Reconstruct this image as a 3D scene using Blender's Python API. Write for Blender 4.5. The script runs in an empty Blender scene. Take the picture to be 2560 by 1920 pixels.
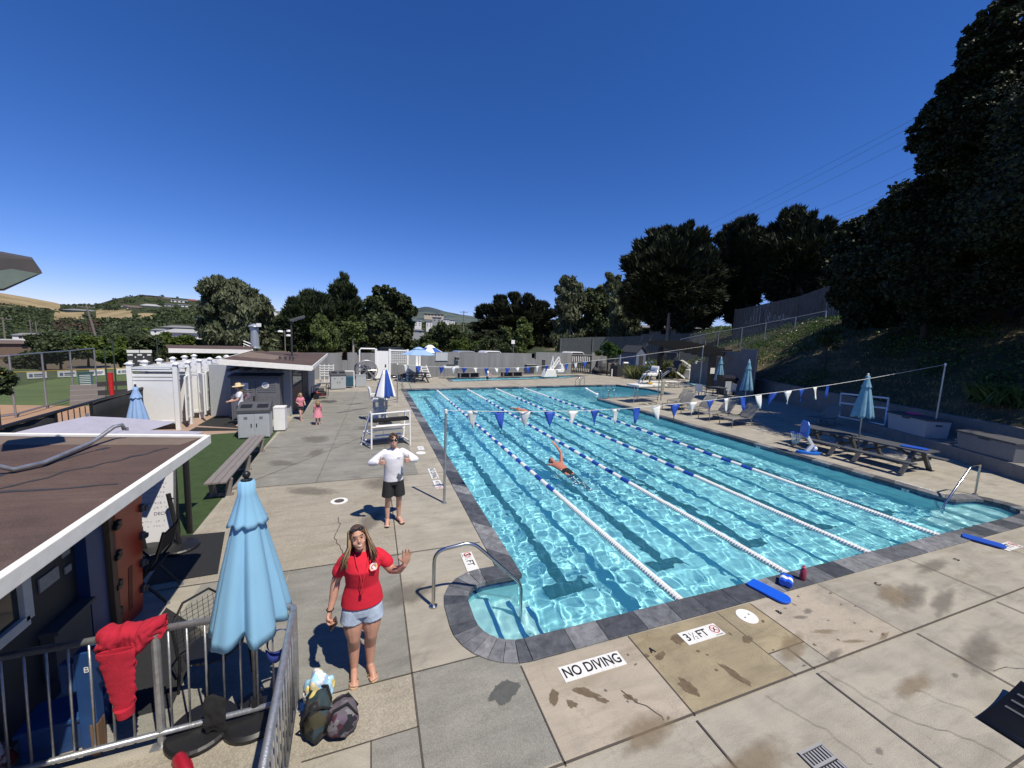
import bpy, math, random
import numpy as np
from mathutils import Vector as V, Matrix, noise
from mathutils.geometry import tessellate_polygon
SC=bpy.context.scene; COL=SC.collection
RNG=random.Random(7); NR=np.random.default_rng(11)
# ---------- camera solved from the pool's right angles and lane spacing (2560x1920 frame) ----------
F,YAW,PITCH,ROLL=955.458,.354269,.115868,.039667
CAM=np.array([-2.13778,-3.83756,3.60162])
_cy,_sy,_cp,_sp,_cr,_sr=math.cos(YAW),math.sin(YAW),math.cos(PITCH),math.sin(PITCH),math.cos(ROLL),math.sin(ROLL)
_fw=np.array([_sy*_cp,_cy*_cp,-_sp]); _r=np.array([_cy,-_sy,0.]); _u=np.cross(_r,_fw)
RR=np.array([_r*_cr+_u*_sr,-_r*_sr+_u*_cr,_fw])
def ray(x,y): return np.array([(x-1280)/F,-(y-960)/F,1.])@RR
def W(x,y,z=0.):                       # site survey: where the sight line through a photo point meets height z
    d=ray(x,y); t=(z-CAM[2])/d[2]; return V(CAM+t*d)
def AT(x,y,D):                         # ... or the point at plan distance D from the tripod
    d=ray(x,y); d=d/math.hypot(d[0],d[1]); return V(CAM+D*d)
# ---------- object helpers ----------
def tag(o,label=None,cat=None,group=None,kind=None):
    if label: o['label']=label
    if cat: o['category']=cat
    if group: o['group']=group
    if kind: o['kind']=kind
    return o
def thing(name,label,cat,loc=(0,0,0),rz=0.,group=None):
    o=bpy.data.objects.new(name,None); o.empty_display_size=.1; COL.objects.link(o)
    o.location=loc; o.rotation_euler=(0,0,rz); return tag(o,label,cat,group)
def kids(o): return [c for c in bpy.data.objects if c.parent==o]
def copy_tree(o,parent=None):
    c=o.copy(); COL.objects.link(c)
    if parent is not None: c.parent=parent
    for k in kids(o): copy_tree(k,c)
    return c
def dup(o,loc,rz=None,label=None,sc=None):
    c=copy_tree(o); c.location=loc
    if rz is not None: c.rotation_euler=(0,0,rz)
    if label: c['label']=label
    if sc: c.scale=(sc,sc,sc) if not isinstance(sc,tuple) else sc
    return c
class MB:
    def __init__(s): s.v=[];s.f=[];s.mi=[];s.M=None;s.cur=0
    def add(s,vs,fs):
        b=len(s.v)
        if s.M is not None: vs=[s.M@V(p) for p in vs]
        s.v+= [tuple(p) for p in vs]; s.f+=[tuple(i+b for i in f) for f in fs]; s.mi+=[s.cur]*len(fs); return s
    def box(s,x0,y0,z0,x1,y1,z1):
        return s.add([(x0,y0,z0),(x1,y0,z0),(x1,y1,z0),(x0,y1,z0),(x0,y0,z1),(x1,y0,z1),(x1,y1,z1),(x0,y1,z1)],
          [(3,2,1,0),(4,5,6,7),(0,1,5,4),(1,2,6,5),(2,3,7,6),(3,0,4,7)])
    def cbox(s,c,sx,sy,sz): return s.box(c[0]-sx/2,c[1]-sy/2,c[2]-sz/2,c[0]+sx/2,c[1]+sy/2,c[2]+sz/2)
    def bar(s,a,b,w,h):                # rectangular bar from a to b, width w across, height h
        a,b=V(a),V(b); d=(b-a).normalized(); side=d.cross(V((0,0,1)))
        if side.length<1e-4: side=V((1,0,0))
        side.normalize(); up=side.cross(d); vs=[]
        for p in (a,b):
            for i,j in ((-1,-1),(1,-1),(1,1),(-1,1)): vs.append(p+side*(w/2*i)+up*(h/2*j))
        return s.add(vs,[(3,2,1,0),(4,5,6,7),(0,1,5,4),(1,2,6,5),(2,3,7,6),(3,0,4,7)])
    def tube(s,pts,r,n=8,close=False,ell=None):
        pts=[V(p) for p in pts]; k=len(pts); R=r if isinstance(r,(list,tuple)) else [r]*k
        vs=[];fs=[];prev=None
        for i,p in enumerate(pts):
            if close: t=pts[(i+1)%k]-pts[i-1]
            else: t=pts[min(i+1,k-1)]-pts[max(i-1,0)]
            t=t.normalized() if t.length>1e-9 else V((0,0,1))
            if prev is None:
                a=V((0,0,1)) if abs(t.z)<.9 else V((1,0,0)); x=t.cross(a).normalized()
            else:
                x=prev-t*prev.dot(t); x=x.normalized() if x.length>1e-6 else t.orthogonal().normalized()
            prev=x; y=t.cross(x)
            for j in range(n):
                a=2*math.pi*j/n; vs.append(p+(x*math.cos(a)+y*math.sin(a))*R[i])
        for i in range(k if close else k-1):
            for j in range(n):
                a=i*n+j;b=i*n+(j+1)%n;c=((i+1)%k)*n+(j+1)%n;d=((i+1)%k)*n+j; fs.append((a,b,c,d))
        if not close: fs.append(tuple(range(n-1,-1,-1))); fs.append(tuple((k-1)*n+j for j in range(n)))
        return s.add(vs,fs)
    def lathe(s,prof,n=16,c=(0,0,0),cap=True):
        vs=[];fs=[]
        for r,z in prof:
            for j in range(n): a=2*math.pi*j/n; vs.append((c[0]+r*math.cos(a),c[1]+r*math.sin(a),c[2]+z))
        for i in range(len(prof)-1):
            for j in range(n): fs.append((i*n+j,i*n+(j+1)%n,(i+1)*n+(j+1)%n,(i+1)*n+j))
        if cap: fs.append(tuple(range(n-1,-1,-1))); fs.append(tuple((len(prof)-1)*n+j for j in range(n)))
        return s.add(vs,fs)
    def prism(s,poly,z0,z1):           # plan polygon (counter-clockwise) extruded upward
        n=len(poly); vs=[(p[0],p[1],z0) for p in poly]+[(p[0],p[1],z1) for p in poly]
        return s.add(vs,[tuple(range(n-1,-1,-1)),tuple(range(n,2*n))]+[(i,(i+1)%n,n+(i+1)%n,n+i) for i in range(n)])
    def slab(s,poly,ax,t0,t1):         # polygon in the plane across axis 'x' or 'y', extruded along it
        m={'x':lambda p,t:(t,p[0],p[1]),'y':lambda p,t:(p[0],t,p[1])}[ax]; n=len(poly)
        vs=[m(p,t0) for p in poly]+[m(p,t1) for p in poly]
        return s.add(vs,[tuple(range(n-1,-1,-1)),tuple(range(n,2*n))]+[(i,(i+1)%n,n+(i+1)%n,n+i) for i in range(n)])
    def sph(s,c,r,n=10,m=7,sc=(1,1,1)):
        vs=[];fs=[]
        for i in range(m+1):
            t=math.pi*i/m
            for j in range(n):
                a=2*math.pi*j/n; vs.append((c[0]+r*sc[0]*math.sin(t)*math.cos(a),c[1]+r*sc[1]*math.sin(t)*math.sin(a),c[2]+r*sc[2]*math.cos(t)))
        for i in range(m):
            for j in range(n): fs.append((i*n+j,(i+1)*n+j,(i+1)*n+(j+1)%n,i*n+(j+1)%n))
        return s.add(vs,fs)
    def build(s,name,mats,parent=None,smooth=False,loc=None,bevel=0,auto=None):
        me=bpy.data.meshes.new(name); me.from_pydata(s.v,[],s.f)
        if not isinstance(mats,(list,tuple)): mats=[mats]
        for m in mats: me.materials.append(m)
        if len(mats)>1: me.polygons.foreach_set('material_index',s.mi)
        me.update()
        if smooth: me.polygons.foreach_set('use_smooth',[True]*len(me.polygons))
        o=bpy.data.objects.new(name,me); COL.objects.link(o)
        if parent is not None: o.parent=parent
        if loc is not None: o.location=loc
        if bevel:
            b=o.modifiers.new('bevel','BEVEL'); b.width=bevel; b.segments=2; b.limit_method='ANGLE'; b.angle_limit=.7
        if smooth and auto is not None:
            e=o.modifiers.new('edges','EDGE_SPLIT'); e.split_angle=auto
        return o
def npmesh(name,verts,faces,mats,parent=None,smooth=False):   # fast path for large quad meshes
    me=bpy.data.meshes.new(name); n=len(verts); k=faces.shape[1]; m=len(faces)
    me.vertices.add(n); me.vertices.foreach_set('co',np.ascontiguousarray(verts,dtype=np.float32).ravel())
    me.loops.add(m*k); me.polygons.add(m)
    me.loops.foreach_set('vertex_index',np.ascontiguousarray(faces,dtype=np.int32).ravel())
    me.polygons.foreach_set('loop_start',np.arange(0,m*k,k,dtype=np.int32))
    me.polygons.foreach_set('use_smooth',np.full(m,smooth,dtype=bool))
    for x in (mats if isinstance(mats,(list,tuple)) else [mats]): me.materials.append(x)
    me.update(calc_edges=True); me.validate()
    o=bpy.data.objects.new(name,me); COL.objects.link(o)
    if parent is not None: o.parent=parent
    return o
# ---------- materials ----------
def nmat(name):
    m=bpy.data.materials.new(name); m.use_nodes=True; nt=m.node_tree
    b=nt.nodes['Principled BSDF']; return m,nt,b
def N(nt,t,**kw):
    n=nt.nodes.new(t)
    for k,v in kw.items():
        if k in n.inputs.keys() if hasattr(n.inputs,'keys') else False: n.inputs[k].default_value=v
        else: setattr(n,k,v)
    return n
def ramp(nt,fac,stops):
    r=nt.nodes.new('ShaderNodeValToRGB'); e=r.color_ramp.elements
    while len(e)<len(stops): e.new(.5)
    for i,(p,c) in enumerate(stops):
        e[i].position=p; e[i].color=(*c,1) if len(c)==3 else c
    nt.links.new(fac,r.inputs[0]); return r.outputs[0]
def noi(nt,scale,detail=4,rough=.55,vec=None,dist=0.):
    n=nt.nodes.new('ShaderNodeTexNoise'); n.inputs['Scale'].default_value=scale; n.inputs['Detail'].default_value=detail
    n.inputs['Roughness'].default_value=rough; n.inputs['Distortion'].default_value=dist
    if vec is not None: nt.links.new(vec,n.inputs['Vector'])
    return n.outputs['Fac']
def coords(nt,scale=None,which='Object'):
    t=nt.nodes.new('ShaderNodeTexCoord'); o=t.outputs[which]
    if scale:
        mp=nt.nodes.new('ShaderNodeMapping'); mp.inputs['Scale'].default_value=scale; nt.links.new(o,mp.inputs[0]); o=mp.outputs[0]
    return o
def mixc(nt,fac,a,b,blend='MIX'):
    m=nt.nodes.new('ShaderNodeMix'); m.data_type='RGBA'; m.blend_type=blend
    for s,x in ((m.inputs[0],fac),(m.inputs[6],a),(m.inputs[7],b)):
        if hasattr(x,'is_output'): nt.links.new(x,s)
        elif isinstance(x,(int,float)): s.default_value=x
        else: s.default_value=(*x,1) if len(x)==3 else x
    return m.outputs[2]
def pm(name,col,rough=.6,metal=0.,var=.18,scale=6.,bump=0.,bscale=40.,spec=.5,col2=None,stretch=None,coat=0.,trans=0.,stops=(.35,.7)):
    m,nt,b=nmat(name); v=coords(nt,stretch)
    c1=col; c2=col2 or tuple(max(0,x*(1-var)) for x in col)
    b.inputs['Base Color'].default_value=(*col,1)
    nt.links.new(ramp(nt,noi(nt,scale,5,.6,v),((stops[0],c1),(stops[1],c2))),b.inputs['Base Color'])
    b.inputs['Roughness'].default_value=rough; b.inputs['Metallic'].default_value=metal
    b.inputs['Specular IOR Level'].default_value=spec; b.inputs['Coat Weight'].default_value=coat
    b.inputs['Transmission Weight'].default_value=trans
    if bump:
        bn=nt.nodes.new('ShaderNodeBump'); bn.inputs['Strength'].default_value=bump; bn.inputs['Distance'].default_value=.02
        nt.links.new(noi(nt,bscale,4,.6,v),bn.inputs['Height']); nt.links.new(bn.outputs[0],b.inputs['Normal'])
    return m
# ---------- camera, sun, sky ----------
cd=bpy.data.cameras.new('camera'); cam=bpy.data.objects.new('camera',cd); COL.objects.link(cam)
cd.sensor_fit='HORIZONTAL'; cd.sensor_width=36; cd.lens=36*F/2560; cd.clip_start=.05; cd.clip_end=9000
mw=Matrix(((*RR[0],),(*RR[1],),(*(-RR[2]),))).transposed().to_4x4(); mw.translation=V(CAM); cam.matrix_world=mw
SC.camera=cam
SUN=V((.2712,-.519,1)).normalized()
ld=bpy.data.lights.new('sun','SUN'); ld.energy=4.6; ld.angle=math.radians(.53); ld.color=(1,.93,.80)
sun=bpy.data.objects.new('sun',ld); COL.objects.link(sun); sun.rotation_euler=SUN.to_track_quat('Z','Y').to_euler()
ld.cycles.is_caustics_light=True
w=bpy.data.worlds.new('World'); SC.world=w; w.use_nodes=True; nt=w.node_tree
bg=nt.nodes['Background']; sky=nt.nodes.new('ShaderNodeTexSky'); sky.sky_type='NISHITA'; sky.sun_disc=False
sky.sun_elevation=math.asin(SUN.z); sky.sun_rotation=math.atan2(SUN.x,SUN.y)
sky.altitude=1500; sky.air_density=1.0; sky.dust_density=0; sky.ozone_density=5.0
hv=nt.nodes.new('ShaderNodeHueSaturation'); hv.inputs['Saturation'].default_value=1.24; nt.links.new(sky.outputs[0],hv.inputs['Color']); mx=nt.nodes.new('ShaderNodeMix'); mx.data_type='RGBA'; mx.blend_type='MULTIPLY'; mx.inputs[0].default_value=1; mx.inputs[7].default_value=(.97,.83,1.10,1); nt.links.new(hv.outputs[0],mx.inputs[6]); nt.links.new(mx.outputs[2],bg.inputs[0]); bg.inputs[1].default_value=.104
vs=SC.view_settings; vs.view_transform='Standard'; vs.look='None'; vs.exposure=.22; vs.gamma=1; vs.use_curve_mapping=False
cy=SC.cycles; cy.use_denoising=True; cy.max_bounces=10; cy.transparent_max_bounces=24; cy.transmission_bounces=8; cy.sample_clamp_indirect=4
cy.caustics_reflective=False; cy.caustics_refractive=True; cy.blur_glossy=1.0
# ---------- pool ----------
WZ=-.12
def arc(cx,cy,r,a0,a1,n=8): return [(cx+r*math.cos(math.radians(a0+(a1-a0)*i/n)),cy+r*math.sin(math.radians(a0+(a1-a0)*i/n))) for i in range(n+1)]
PX1,PY1=11.65,22.4
OUT=([(0,1.27)]+[(-.55,1.27)]+arc(-.55,.89,.38,90,180,5)+arc(-.42,.53,.51,180,270,7)+[(PX1,.02)]
     +[(12.15,.04)]+arc(12.2,.5,.44,-60,60,6)+[(PX1+.12,1.0),(PX1,1.12),(PX1,17.35),(18.2,18.6),(19.15,18.85),(19.3,21.7),(18.0,24.3),(9,23.35),(0,PY1)])
OUT=[p for i,p in enumerate(OUT) if abs(p[0]-OUT[i-1][0])+abs(p[1]-OUT[i-1][1])>.02]
def inside(P,poly):
    x,y=P[...,0],P[...,1]; c=np.zeros(x.shape,bool); n=len(poly)
    for i in range(n):
        x0,y0=poly[i];x1,y1=poly[(i+1)%n]
        if y0==y1: continue
        c^=((y0>y)!=(y1>y))&(x<(x1-x0)*(y-y0)/(y1-y0)+x0)
    return c
def waves(X,Y,seed,amp=1.,lam=(.12,.75),n=64):
    r=np.random.default_rng(seed); Z=np.zeros_like(X)
    for i in range(n):
        l=lam[0]*(lam[1]/lam[0])**r.random(); a=r.random()*2*math.pi; k=2*math.pi/l
        Z+=np.sin(k*(X*math.cos(a)+Y*math.sin(a))+r.random()*6.28+.6*np.sin(k*.23*(X*math.sin(a)-Y*math.cos(a))+r.random()*6.28))*.0021*(l/.5)**1.1
    m=1+.45*np.sin(X*.9+1.3*np.sin(Y*.5))*np.sin(Y*.6+X*.3)
    return Z*amp*m
wm,nt,b=nmat('pool_water'); nt.nodes.remove(b)
g=nt.nodes.new('ShaderNodeBsdfGlass'); g.inputs['Color'].default_value=(.77,.98,1,1); g.inputs['Roughness'].default_value=0; g.inputs['IOR'].default_value=1.33
df=nt.nodes.new('ShaderNodeBsdfDiffuse'); df.inputs['Color'].default_value=(.10,.56,.74,1); mx=nt.nodes.new('ShaderNodeMixShader'); mx.inputs[0].default_value=.125; nt.links.new(g.outputs[0],mx.inputs[1]); nt.links.new(df.outputs[0],mx.inputs[2]); nt.links.new(mx.outputs[0],nt.nodes['Material Output'].inputs[0])
def water(name,poly,z,seed,cell,amp):
    P=np.array(poly); x0,y0=P.min(0)-.1; x1,y1=P.max(0)+.1
    nx,ny=int((x1-x0)/cell)+1,int((y1-y0)/cell)+1
    X,Y=np.meshgrid(x0+np.arange(nx)*cell,y0+np.arange(ny)*cell)
    Z=z+waves(X,Y,seed,amp)
    keep=np.zeros((ny-1,nx-1),bool); cx,cyy=X[:-1,:-1]+cell/2,Y[:-1,:-1]+cell/2
    for dx in (-.05,.05):
        for dy in (-.05,.05): keep|=inside(np.stack([cx+dx,cyy+dy],-1),poly)
    idx=np.arange(nx*ny).reshape(ny,nx); q=np.stack([idx[:-1,:-1],idx[:-1,1:],idx[1:,1:],idx[1:,:-1]],-1)[keep]
    used=np.unique(q); re=np.full(nx*ny,-1); re[used]=np.arange(len(used))
    o=npmesh(name,np.stack([X,Y,Z],-1).reshape(-1,3)[used],re[q],wm,smooth=True); o['kind']='structure'
    o.cycles.is_caustics_caster=True; return o
water('pool_water',OUT,WZ,5,.034,.62)
plaster=pm('pool_plaster',(.62,.91,.95),.6,var=.07,scale=1.5)
RECV=[]
def recv(o): o.cycles.is_caustics_receiver=True; return o
def floorz(x,y): return -1.12-.016*max(0,y) if x<=PX1+.01 else -1.5-min(1.2,(x-PX1)*.4)
mb=MB()
n=len(OUT); top=[(p[0],p[1],0) for p in OUT]
# floor of the main tank, of the deep end, and the walls
mb.add([(0,0,floorz(0,0)),(PX1,0,floorz(0,0)),(PX1,PY1+.9,floorz(0,PY1)),(0,PY1,floorz(0,PY1))],[(0,1,2,3)])
mb.add([(PX1,17.3,-1.48),(14.6,17.9,-2.7),(14.6,24,-2.7),(PX1,23.7,-1.5)],[(0,1,2,3)])
mb.add([(14.6,17.9,-2.7),(19.4,18.6,-2.7),(19.4,24.4,-2.7),(14.6,24.1,-2.7)],[(0,1,2,3)])
for i in range(n):
    a,c=OUT[i],OUT[(i+1)%n]
    mb.add([(a[0],a[1],-3),(c[0],c[1],-3),(c[0],c[1],-.02),(a[0],a[1],-.02)],[(0,1,2,3)])
recv(tag(mb.build('pool_basin',plaster),kind='structure'))
# ---------- ground, deck, coping, markings ----------
def holed(name,outer,holes,z,mat,zf=None):
    fz=zf or (lambda x,y:z)
    pts=[(p[0],p[1],fz(p[0],p[1])) for p in outer]+[(p[0],p[1],fz(p[0],p[1])) for h in holes for p in h]
    tri=tessellate_polygon([[V((p[0],p[1],0)) for p in outer]]+[[V((p[0],p[1],0)) for p in h] for h in holes])
    me=bpy.data.meshes.new(name); me.from_pydata(pts,[],[tuple(t) for t in tri]); me.materials.append(mat); me.update()
    me.polygons.foreach_set('use_smooth',[False]*len(me.polygons))
    o=bpy.data.objects.new(name,me); COL.objects.link(o); o['kind']='structure'; return o
def concrete(name,a,b,stain=(.22,.175,.11),dark=(.20,.19,.165),agg=0.,rough=.85,pit=.25):
    m,nt,bs=nmat(name); v=coords(nt)
    st=coords(nt,(.55,2.4,1))
    base=ramp(nt,noi(nt,1.3,8,.62,v,.4),((.3,a),(.72,b)))
    f1=ramp(nt,noi(nt,.55,6,.65,st,.8),((.56,(0,0,0)),(.72,(1,1,1))))
    base=mixc(nt,mixc(nt,.5,(0,0,0),f1),base,stain)
    f2=ramp(nt,noi(nt,.33,5,.7,v,1.5),((.57,(0,0,0)),(.68,(1,1,1))))
    base=mixc(nt,mixc(nt,.42,(0,0,0),f2),base,dark)
    mid=ramp(nt,noi(nt,2.6,7,.7,st,.5),((.30,(.80,.80,.79)),(.5,(1,1,1)),(.72,(1.13,1.12,1.10)))); base=mixc(nt,1.,base,mid,'MULTIPLY')
    pits=ramp(nt,noi(nt,26,3,.6,st),((.66,(0,0,0)),(.70,(1,1,1))))
    base=mixc(nt,mixc(nt,pit,(0,0,0),pits),base,tuple(.35*x for x in a))
    sp=ramp(nt,noi(nt,160,2,.5,v),((.38,(.72,.72,.72)),(.62,(1.12,1.12,1.12))))
    base=mixc(nt,1.,base,sp,'MULTIPLY')
    vo=nt.nodes.new('ShaderNodeTexVoronoi'); vo.feature='DISTANCE_TO_EDGE'; vo.inputs['Scale'].default_value=.42; nt.links.new(noisev(nt,v),vo.inputs['Vector'])
    ck=ramp(nt,vo.outputs['Distance'],((.0,(1,1,1)),(.006,(0,0,0))))
    base=mixc(nt,mixc(nt,.22,(0,0,0),ck),base,tuple(.3*x for x in a))
    if agg:
        vg=nt.nodes.new('ShaderNodeTexVoronoi'); vg.inputs['Scale'].default_value=70; nt.links.new(v,vg.inputs['Vector'])
        pc=ramp(nt,vg.outputs['Color'],((.25,tuple(.45*x for x in a)),(.75,tuple(1.25*x for x in a))))
        base=mixc(nt,agg,base,pc)
    nt.links.new(base,bs.inputs['Base Color']); bs.inputs['Roughness'].default_value=rough; bs.inputs['Specular IOR Level'].default_value=.25
    bn=nt.nodes.new('ShaderNodeBump'); bn.inputs['Strength'].default_value=.35; bn.inputs['Distance'].default_value=.006
    nt.links.new(noi(nt,55 if not agg else 90,5,.7,v),bn.inputs['Height']); nt.links.new(bn.outputs[0],bs.inputs['Normal'])
    return m
def noisev(nt,v):
    n=nt.nodes.new('ShaderNodeTexNoise'); n.inputs['Scale'].default_value=.9; n.inputs['Detail'].default_value=6; n.inputs['Roughness'].default_value=.65; nt.links.new(v,n.inputs['Vector'])
    a=nt.nodes.new('ShaderNodeVectorMath'); a.operation='MULTIPLY_ADD'; a.inputs[1].default_value=(1.6,1.6,0); nt.links.new(n.outputs['Color'],a.inputs[0]); nt.links.new(v,a.inputs[2])
    return a.outputs[0]
M_deck=concrete('deck_concrete',(.41,.378,.31),(.30,.275,.225))
M_grey=concrete('grey_concrete',(.28,.27,.235),(.21,.205,.18),stain=(.26,.25,.21),dark=(.12,.125,.115),pit=.15)
M_agg=concrete('pebble_concrete',(.37,.335,.27),(.29,.26,.205),agg=.22,pit=.4)
M_buff=concrete('buff_concrete',(.43,.375,.30),(.36,.315,.25),stain=(.22,.17,.09),pit=.4)
M_rust=concrete('stained_concrete',(.37,.31,.20),(.25,.21,.14),stain=(.17,.11,.045),dark=(.10,.10,.09),pit=.5)
M_joint=pm('joint_dirt',(.085,.072,.06),.95)
WAD=[tuple(W(x,y,0)[:2]) for x,y in ((1133,953.5),(1250,949.5),(1404,944.8),(1438,941.5),(1459,939.5),(1440,938.3),(1300,942.5),(1125,946))]
SPA=[tuple(W(1560+x/4.608,820+y/4.608,0)[:2]) for x,y in ((690,655),(800,665),(960,668),(1080,655),(1130,640),(1000,622),(800,622),(690,632))]
def ccw(p): return p if sum(p[i][0]*p[(i+1)%len(p)][1]-p[(i+1)%len(p)][0]*p[i][1] for i in range(len(p)))>0 else p[::-1]
WAD,SPA=ccw(WAD),ccw(SPA)
holed('pool_deck',[(-12.2,-9),(48,-9),(60,44),(-12.2,44)],[OUT,WAD,SPA],0,M_deck)
M_dirt=pm('infield_dirt',(.36,.22,.13),.95,var=.15,scale=.8)
M_lawn=pm('outfield_grass',(.085,.12,.035),.95,var=.3,scale=.25,stretch=(1,2.5,1),bump=.4,bscale=30)
M_earth=pm('dry_earth',(.16,.125,.075),.95,var=.3,scale=.05)
mb=MB(); R=3500
mb.add([(-R,-R,-3.3),(R,-R,-3.3),(R,R,-3.3),(-R,R,-3.3)],[(0,1,2,3)]); tag(mb.build('ground',M_earth),kind='structure')
mb=MB(); mb.add([(-70,8,-2.5),(-12.3,8,-2.5),(-16,62,-2.5),(-70,62,-2.5)],[(0,1,2,3)]); tag(mb.build('ball_field_grass',M_lawn),kind='structure')
mb=MB(); mb.add([(-60,10,-2.494),(-12.4,10,-2.494),(-13.5,31.5,-2.494),(-23.4,33.2,-2.494),(-31,35,-2.494),(-60,36,-2.494)],[(0,1,2,3,4,5)]); tag(mb.build('infield_dirt',M_dirt),kind='structure')
mb=MB(); mb.add([(-12.2,-9,-.004),(-12.2,44,-.004),(-12.6,44,-2.6),(-12.6,-9,-2.6)],[(0,1,2,3)]); tag(mb.build('retaining_bank',M_grey),kind='structure')
# slabs poured at other times, each a thin sheet over the deck
def sheet(name,poly,z,mat,kind='structure'):
    mb=MB(); mb.add([(p[0],p[1],z) for p in ccw(poly)],[tuple(range(len(poly)))]); o=mb.build(name,mat)
    if kind: o['kind']=kind
    return o
def rect(x0,y0,x1,y1): return [(x0,y0),(x1,y0),(x1,y1),(x0,y1)]
for k,(r,m) in enumerate([(rect(-1.73,-1.3,-.59,-.03),M_grey),(rect(-1.73,-2.6,-.59,-1.31),M_deck),(rect(-2.7,-.62,-1.745,-.04),M_agg),(rect(-4.6,-1.2,-2.71,-.18),M_agg),(rect(-2.15,-1.3,-1.745,-.63),M_grey),
    (rect(-3.3,-.03,-1.745,2.33),M_grey),(rect(-5.0,2.35,-3.31,6.0),M_agg),(rect(-3.3,2.35,-1.77,6.0),M_agg),(rect(-.585,-1.34,.83,-.3),M_buff),(rect(.84,-1.35,2.28,-.3),M_rust),(rect(2.29,-1.03,2.9,-.3),M_rust),(rect(2.91,-1.36,4.36,-.3),M_buff),
    (rect(-5.2,6.05,-1.0,14.2),M_grey),(rect(-5.0,14.25,-1.6,21.5),M_grey),(rect(-4.4,.0,-3.31,2.33),M_grey)]):
    sheet('concrete_slab',r,.003+.0004*k,m)
def strip(mb,a,b,w,z=.012,wob=0.):
    a,b=V((*a,z)),V((*b,z)); d=(b-a); n=max(1,int(d.length/.03)) if wob else 1; s=V((-d.y,d.x,0)).normalized(); L=[]
    for i in range(n+1):
        p=a+d*(i/n)+s*(((noise.noise(a*3+V((i*.05,0,0)))*wob+noise.noise(a*5+V((i*.3,0,0)))*wob*.25)) if 0<i<n else 0); L.append(p)
    for p,q in zip(L[:-1],L[1:]):
        mb.add([p-s*w/2,q-s*w/2,q+s*w/2,p+s*w/2],[(0,1,2,3)])
mb=MB()
for x in (-.59,.835,4.37,6.79,9.25,11.7,14.2): strip(mb,(x,-1.36),(x,-.3),.014)
strip(mb,(-1.74,-1.33),(20,-1.40),.022)
strip(mb,(2.285,-1.36),(2.285,-1.04),.012);strip(mb,(2.285,-1.04),(2.91,-1.04),.012);strip(mb,(2.905,-1.04),(2.905,-.33),.012);strip(mb,(2.6,-1.36),(2.6,-1.04),.014)
for x,y in ((-.59,-2.6),(.81,-2.6),(2.56,-2.6),(4.53,-2.6),(6.6,-2.6),(8.9,-2.6),(11.3,-2.6)): strip(mb,(x,-1.40),(x,-7),.018)
strip(mb,(-5,-2.6),(20,-2.62),.02)
strip(mb,(-1.74,-3),(-1.74,36),.016);strip(mb,(-3.3,-.03),(-.6,-.03),.012);strip(mb,(-2.7,-.63),(-1.74,-.63),.01);strip(mb,(-2.15,-.63),(-2.15,-1.4),.01)
for y in (2.34,6.02,9.4,12.2,14.22,18.1,21.7,25.2): strip(mb,(-5.2,y),(-.34,y),.012)
strip(mb,(-3.4,6),(-3.0,22),.012);strip(mb,(-5.1,6.02),(-1.8,11.2),.02)
for x in (11.98,14.6,17.5): strip(mb,(x,1.2),(x,16.9),.014)
for y in (3.4,6.2,9.0,11.8,14.6): strip(mb,(11.98,y),(20,y),.012)
for y in (26.0,28.6): strip(mb,(-5,y),(24,y+4.2),.02)
for x in (0,3,6,9,12,15,18): strip(mb,(x,23.2+.12*x),(x-.2,26+.17*x),.02)
tag(mb.build('deck_joints',M_joint),kind='structure')
mb=MB()
strip(mb,(2.56,-1.42),(3.3,-2.75),.005,.013,.16);strip(mb,(3.3,-1.9),(4.1,-2.9),.004,.013,.2);strip(mb,(1.72,-1.42),(2.0,-2.2),.004,.013,.2);strip(mb,(-2.65,2.4),(-2.75,4.0),.012,.013,.12);strip(mb,(4.6,-2.0),(5.6,-2.3),.006,.013,.1);strip(mb,(.3,-.9),(.5,-1.3),.008,.013,.1)
tag(mb.build('deck_cracks',M_joint),kind='structure')
# wet patches
M_wet=pm('wet_concrete',(.10,.095,.08),.35,var=.35,scale=14); M_rustwet=pm('rusty_wet_concrete',(.20,.145,.08),.5,var=.4,scale=12)
def blob(c,rx,ry,rot=0,seed=0,z=.010,m=None,n=40):
    vs=[];fs=[];wt=[];K=5
    for k in range(K+1):
        f=k/K
        for i in range(n):
            a=2*math.pi*i/n; q=1.25+.5*noise.noise(V((math.cos(a)*1.6+seed*7.1,math.sin(a)*1.6,seed)))+(.3 if seed<100 else .05)*noise.noise(V((math.cos(a)*5+seed,math.sin(a)*5,seed)))
            x,y=rx*q*f*math.cos(a),ry*q*f*math.sin(a); vs.append((c[0]+x*math.cos(rot)-y*math.sin(rot),c[1]+x*math.sin(rot)+y*math.cos(rot),z+.00002*seed)); wt.append(1-f)
    for k in range(K):
        for i in range(n): fs.append((k*n+i,(k+1)*n+i,(k+1)*n+(i+1)%n,k*n+(i+1)%n))
    mb=MB(); mb.add(vs,fs); o=mb.build('wet_patch',m or M_wet); at=o.data.attributes.new('w','FLOAT','POINT'); at.data.foreach_set('value',wt); return tag(o,kind='structure')
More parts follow.
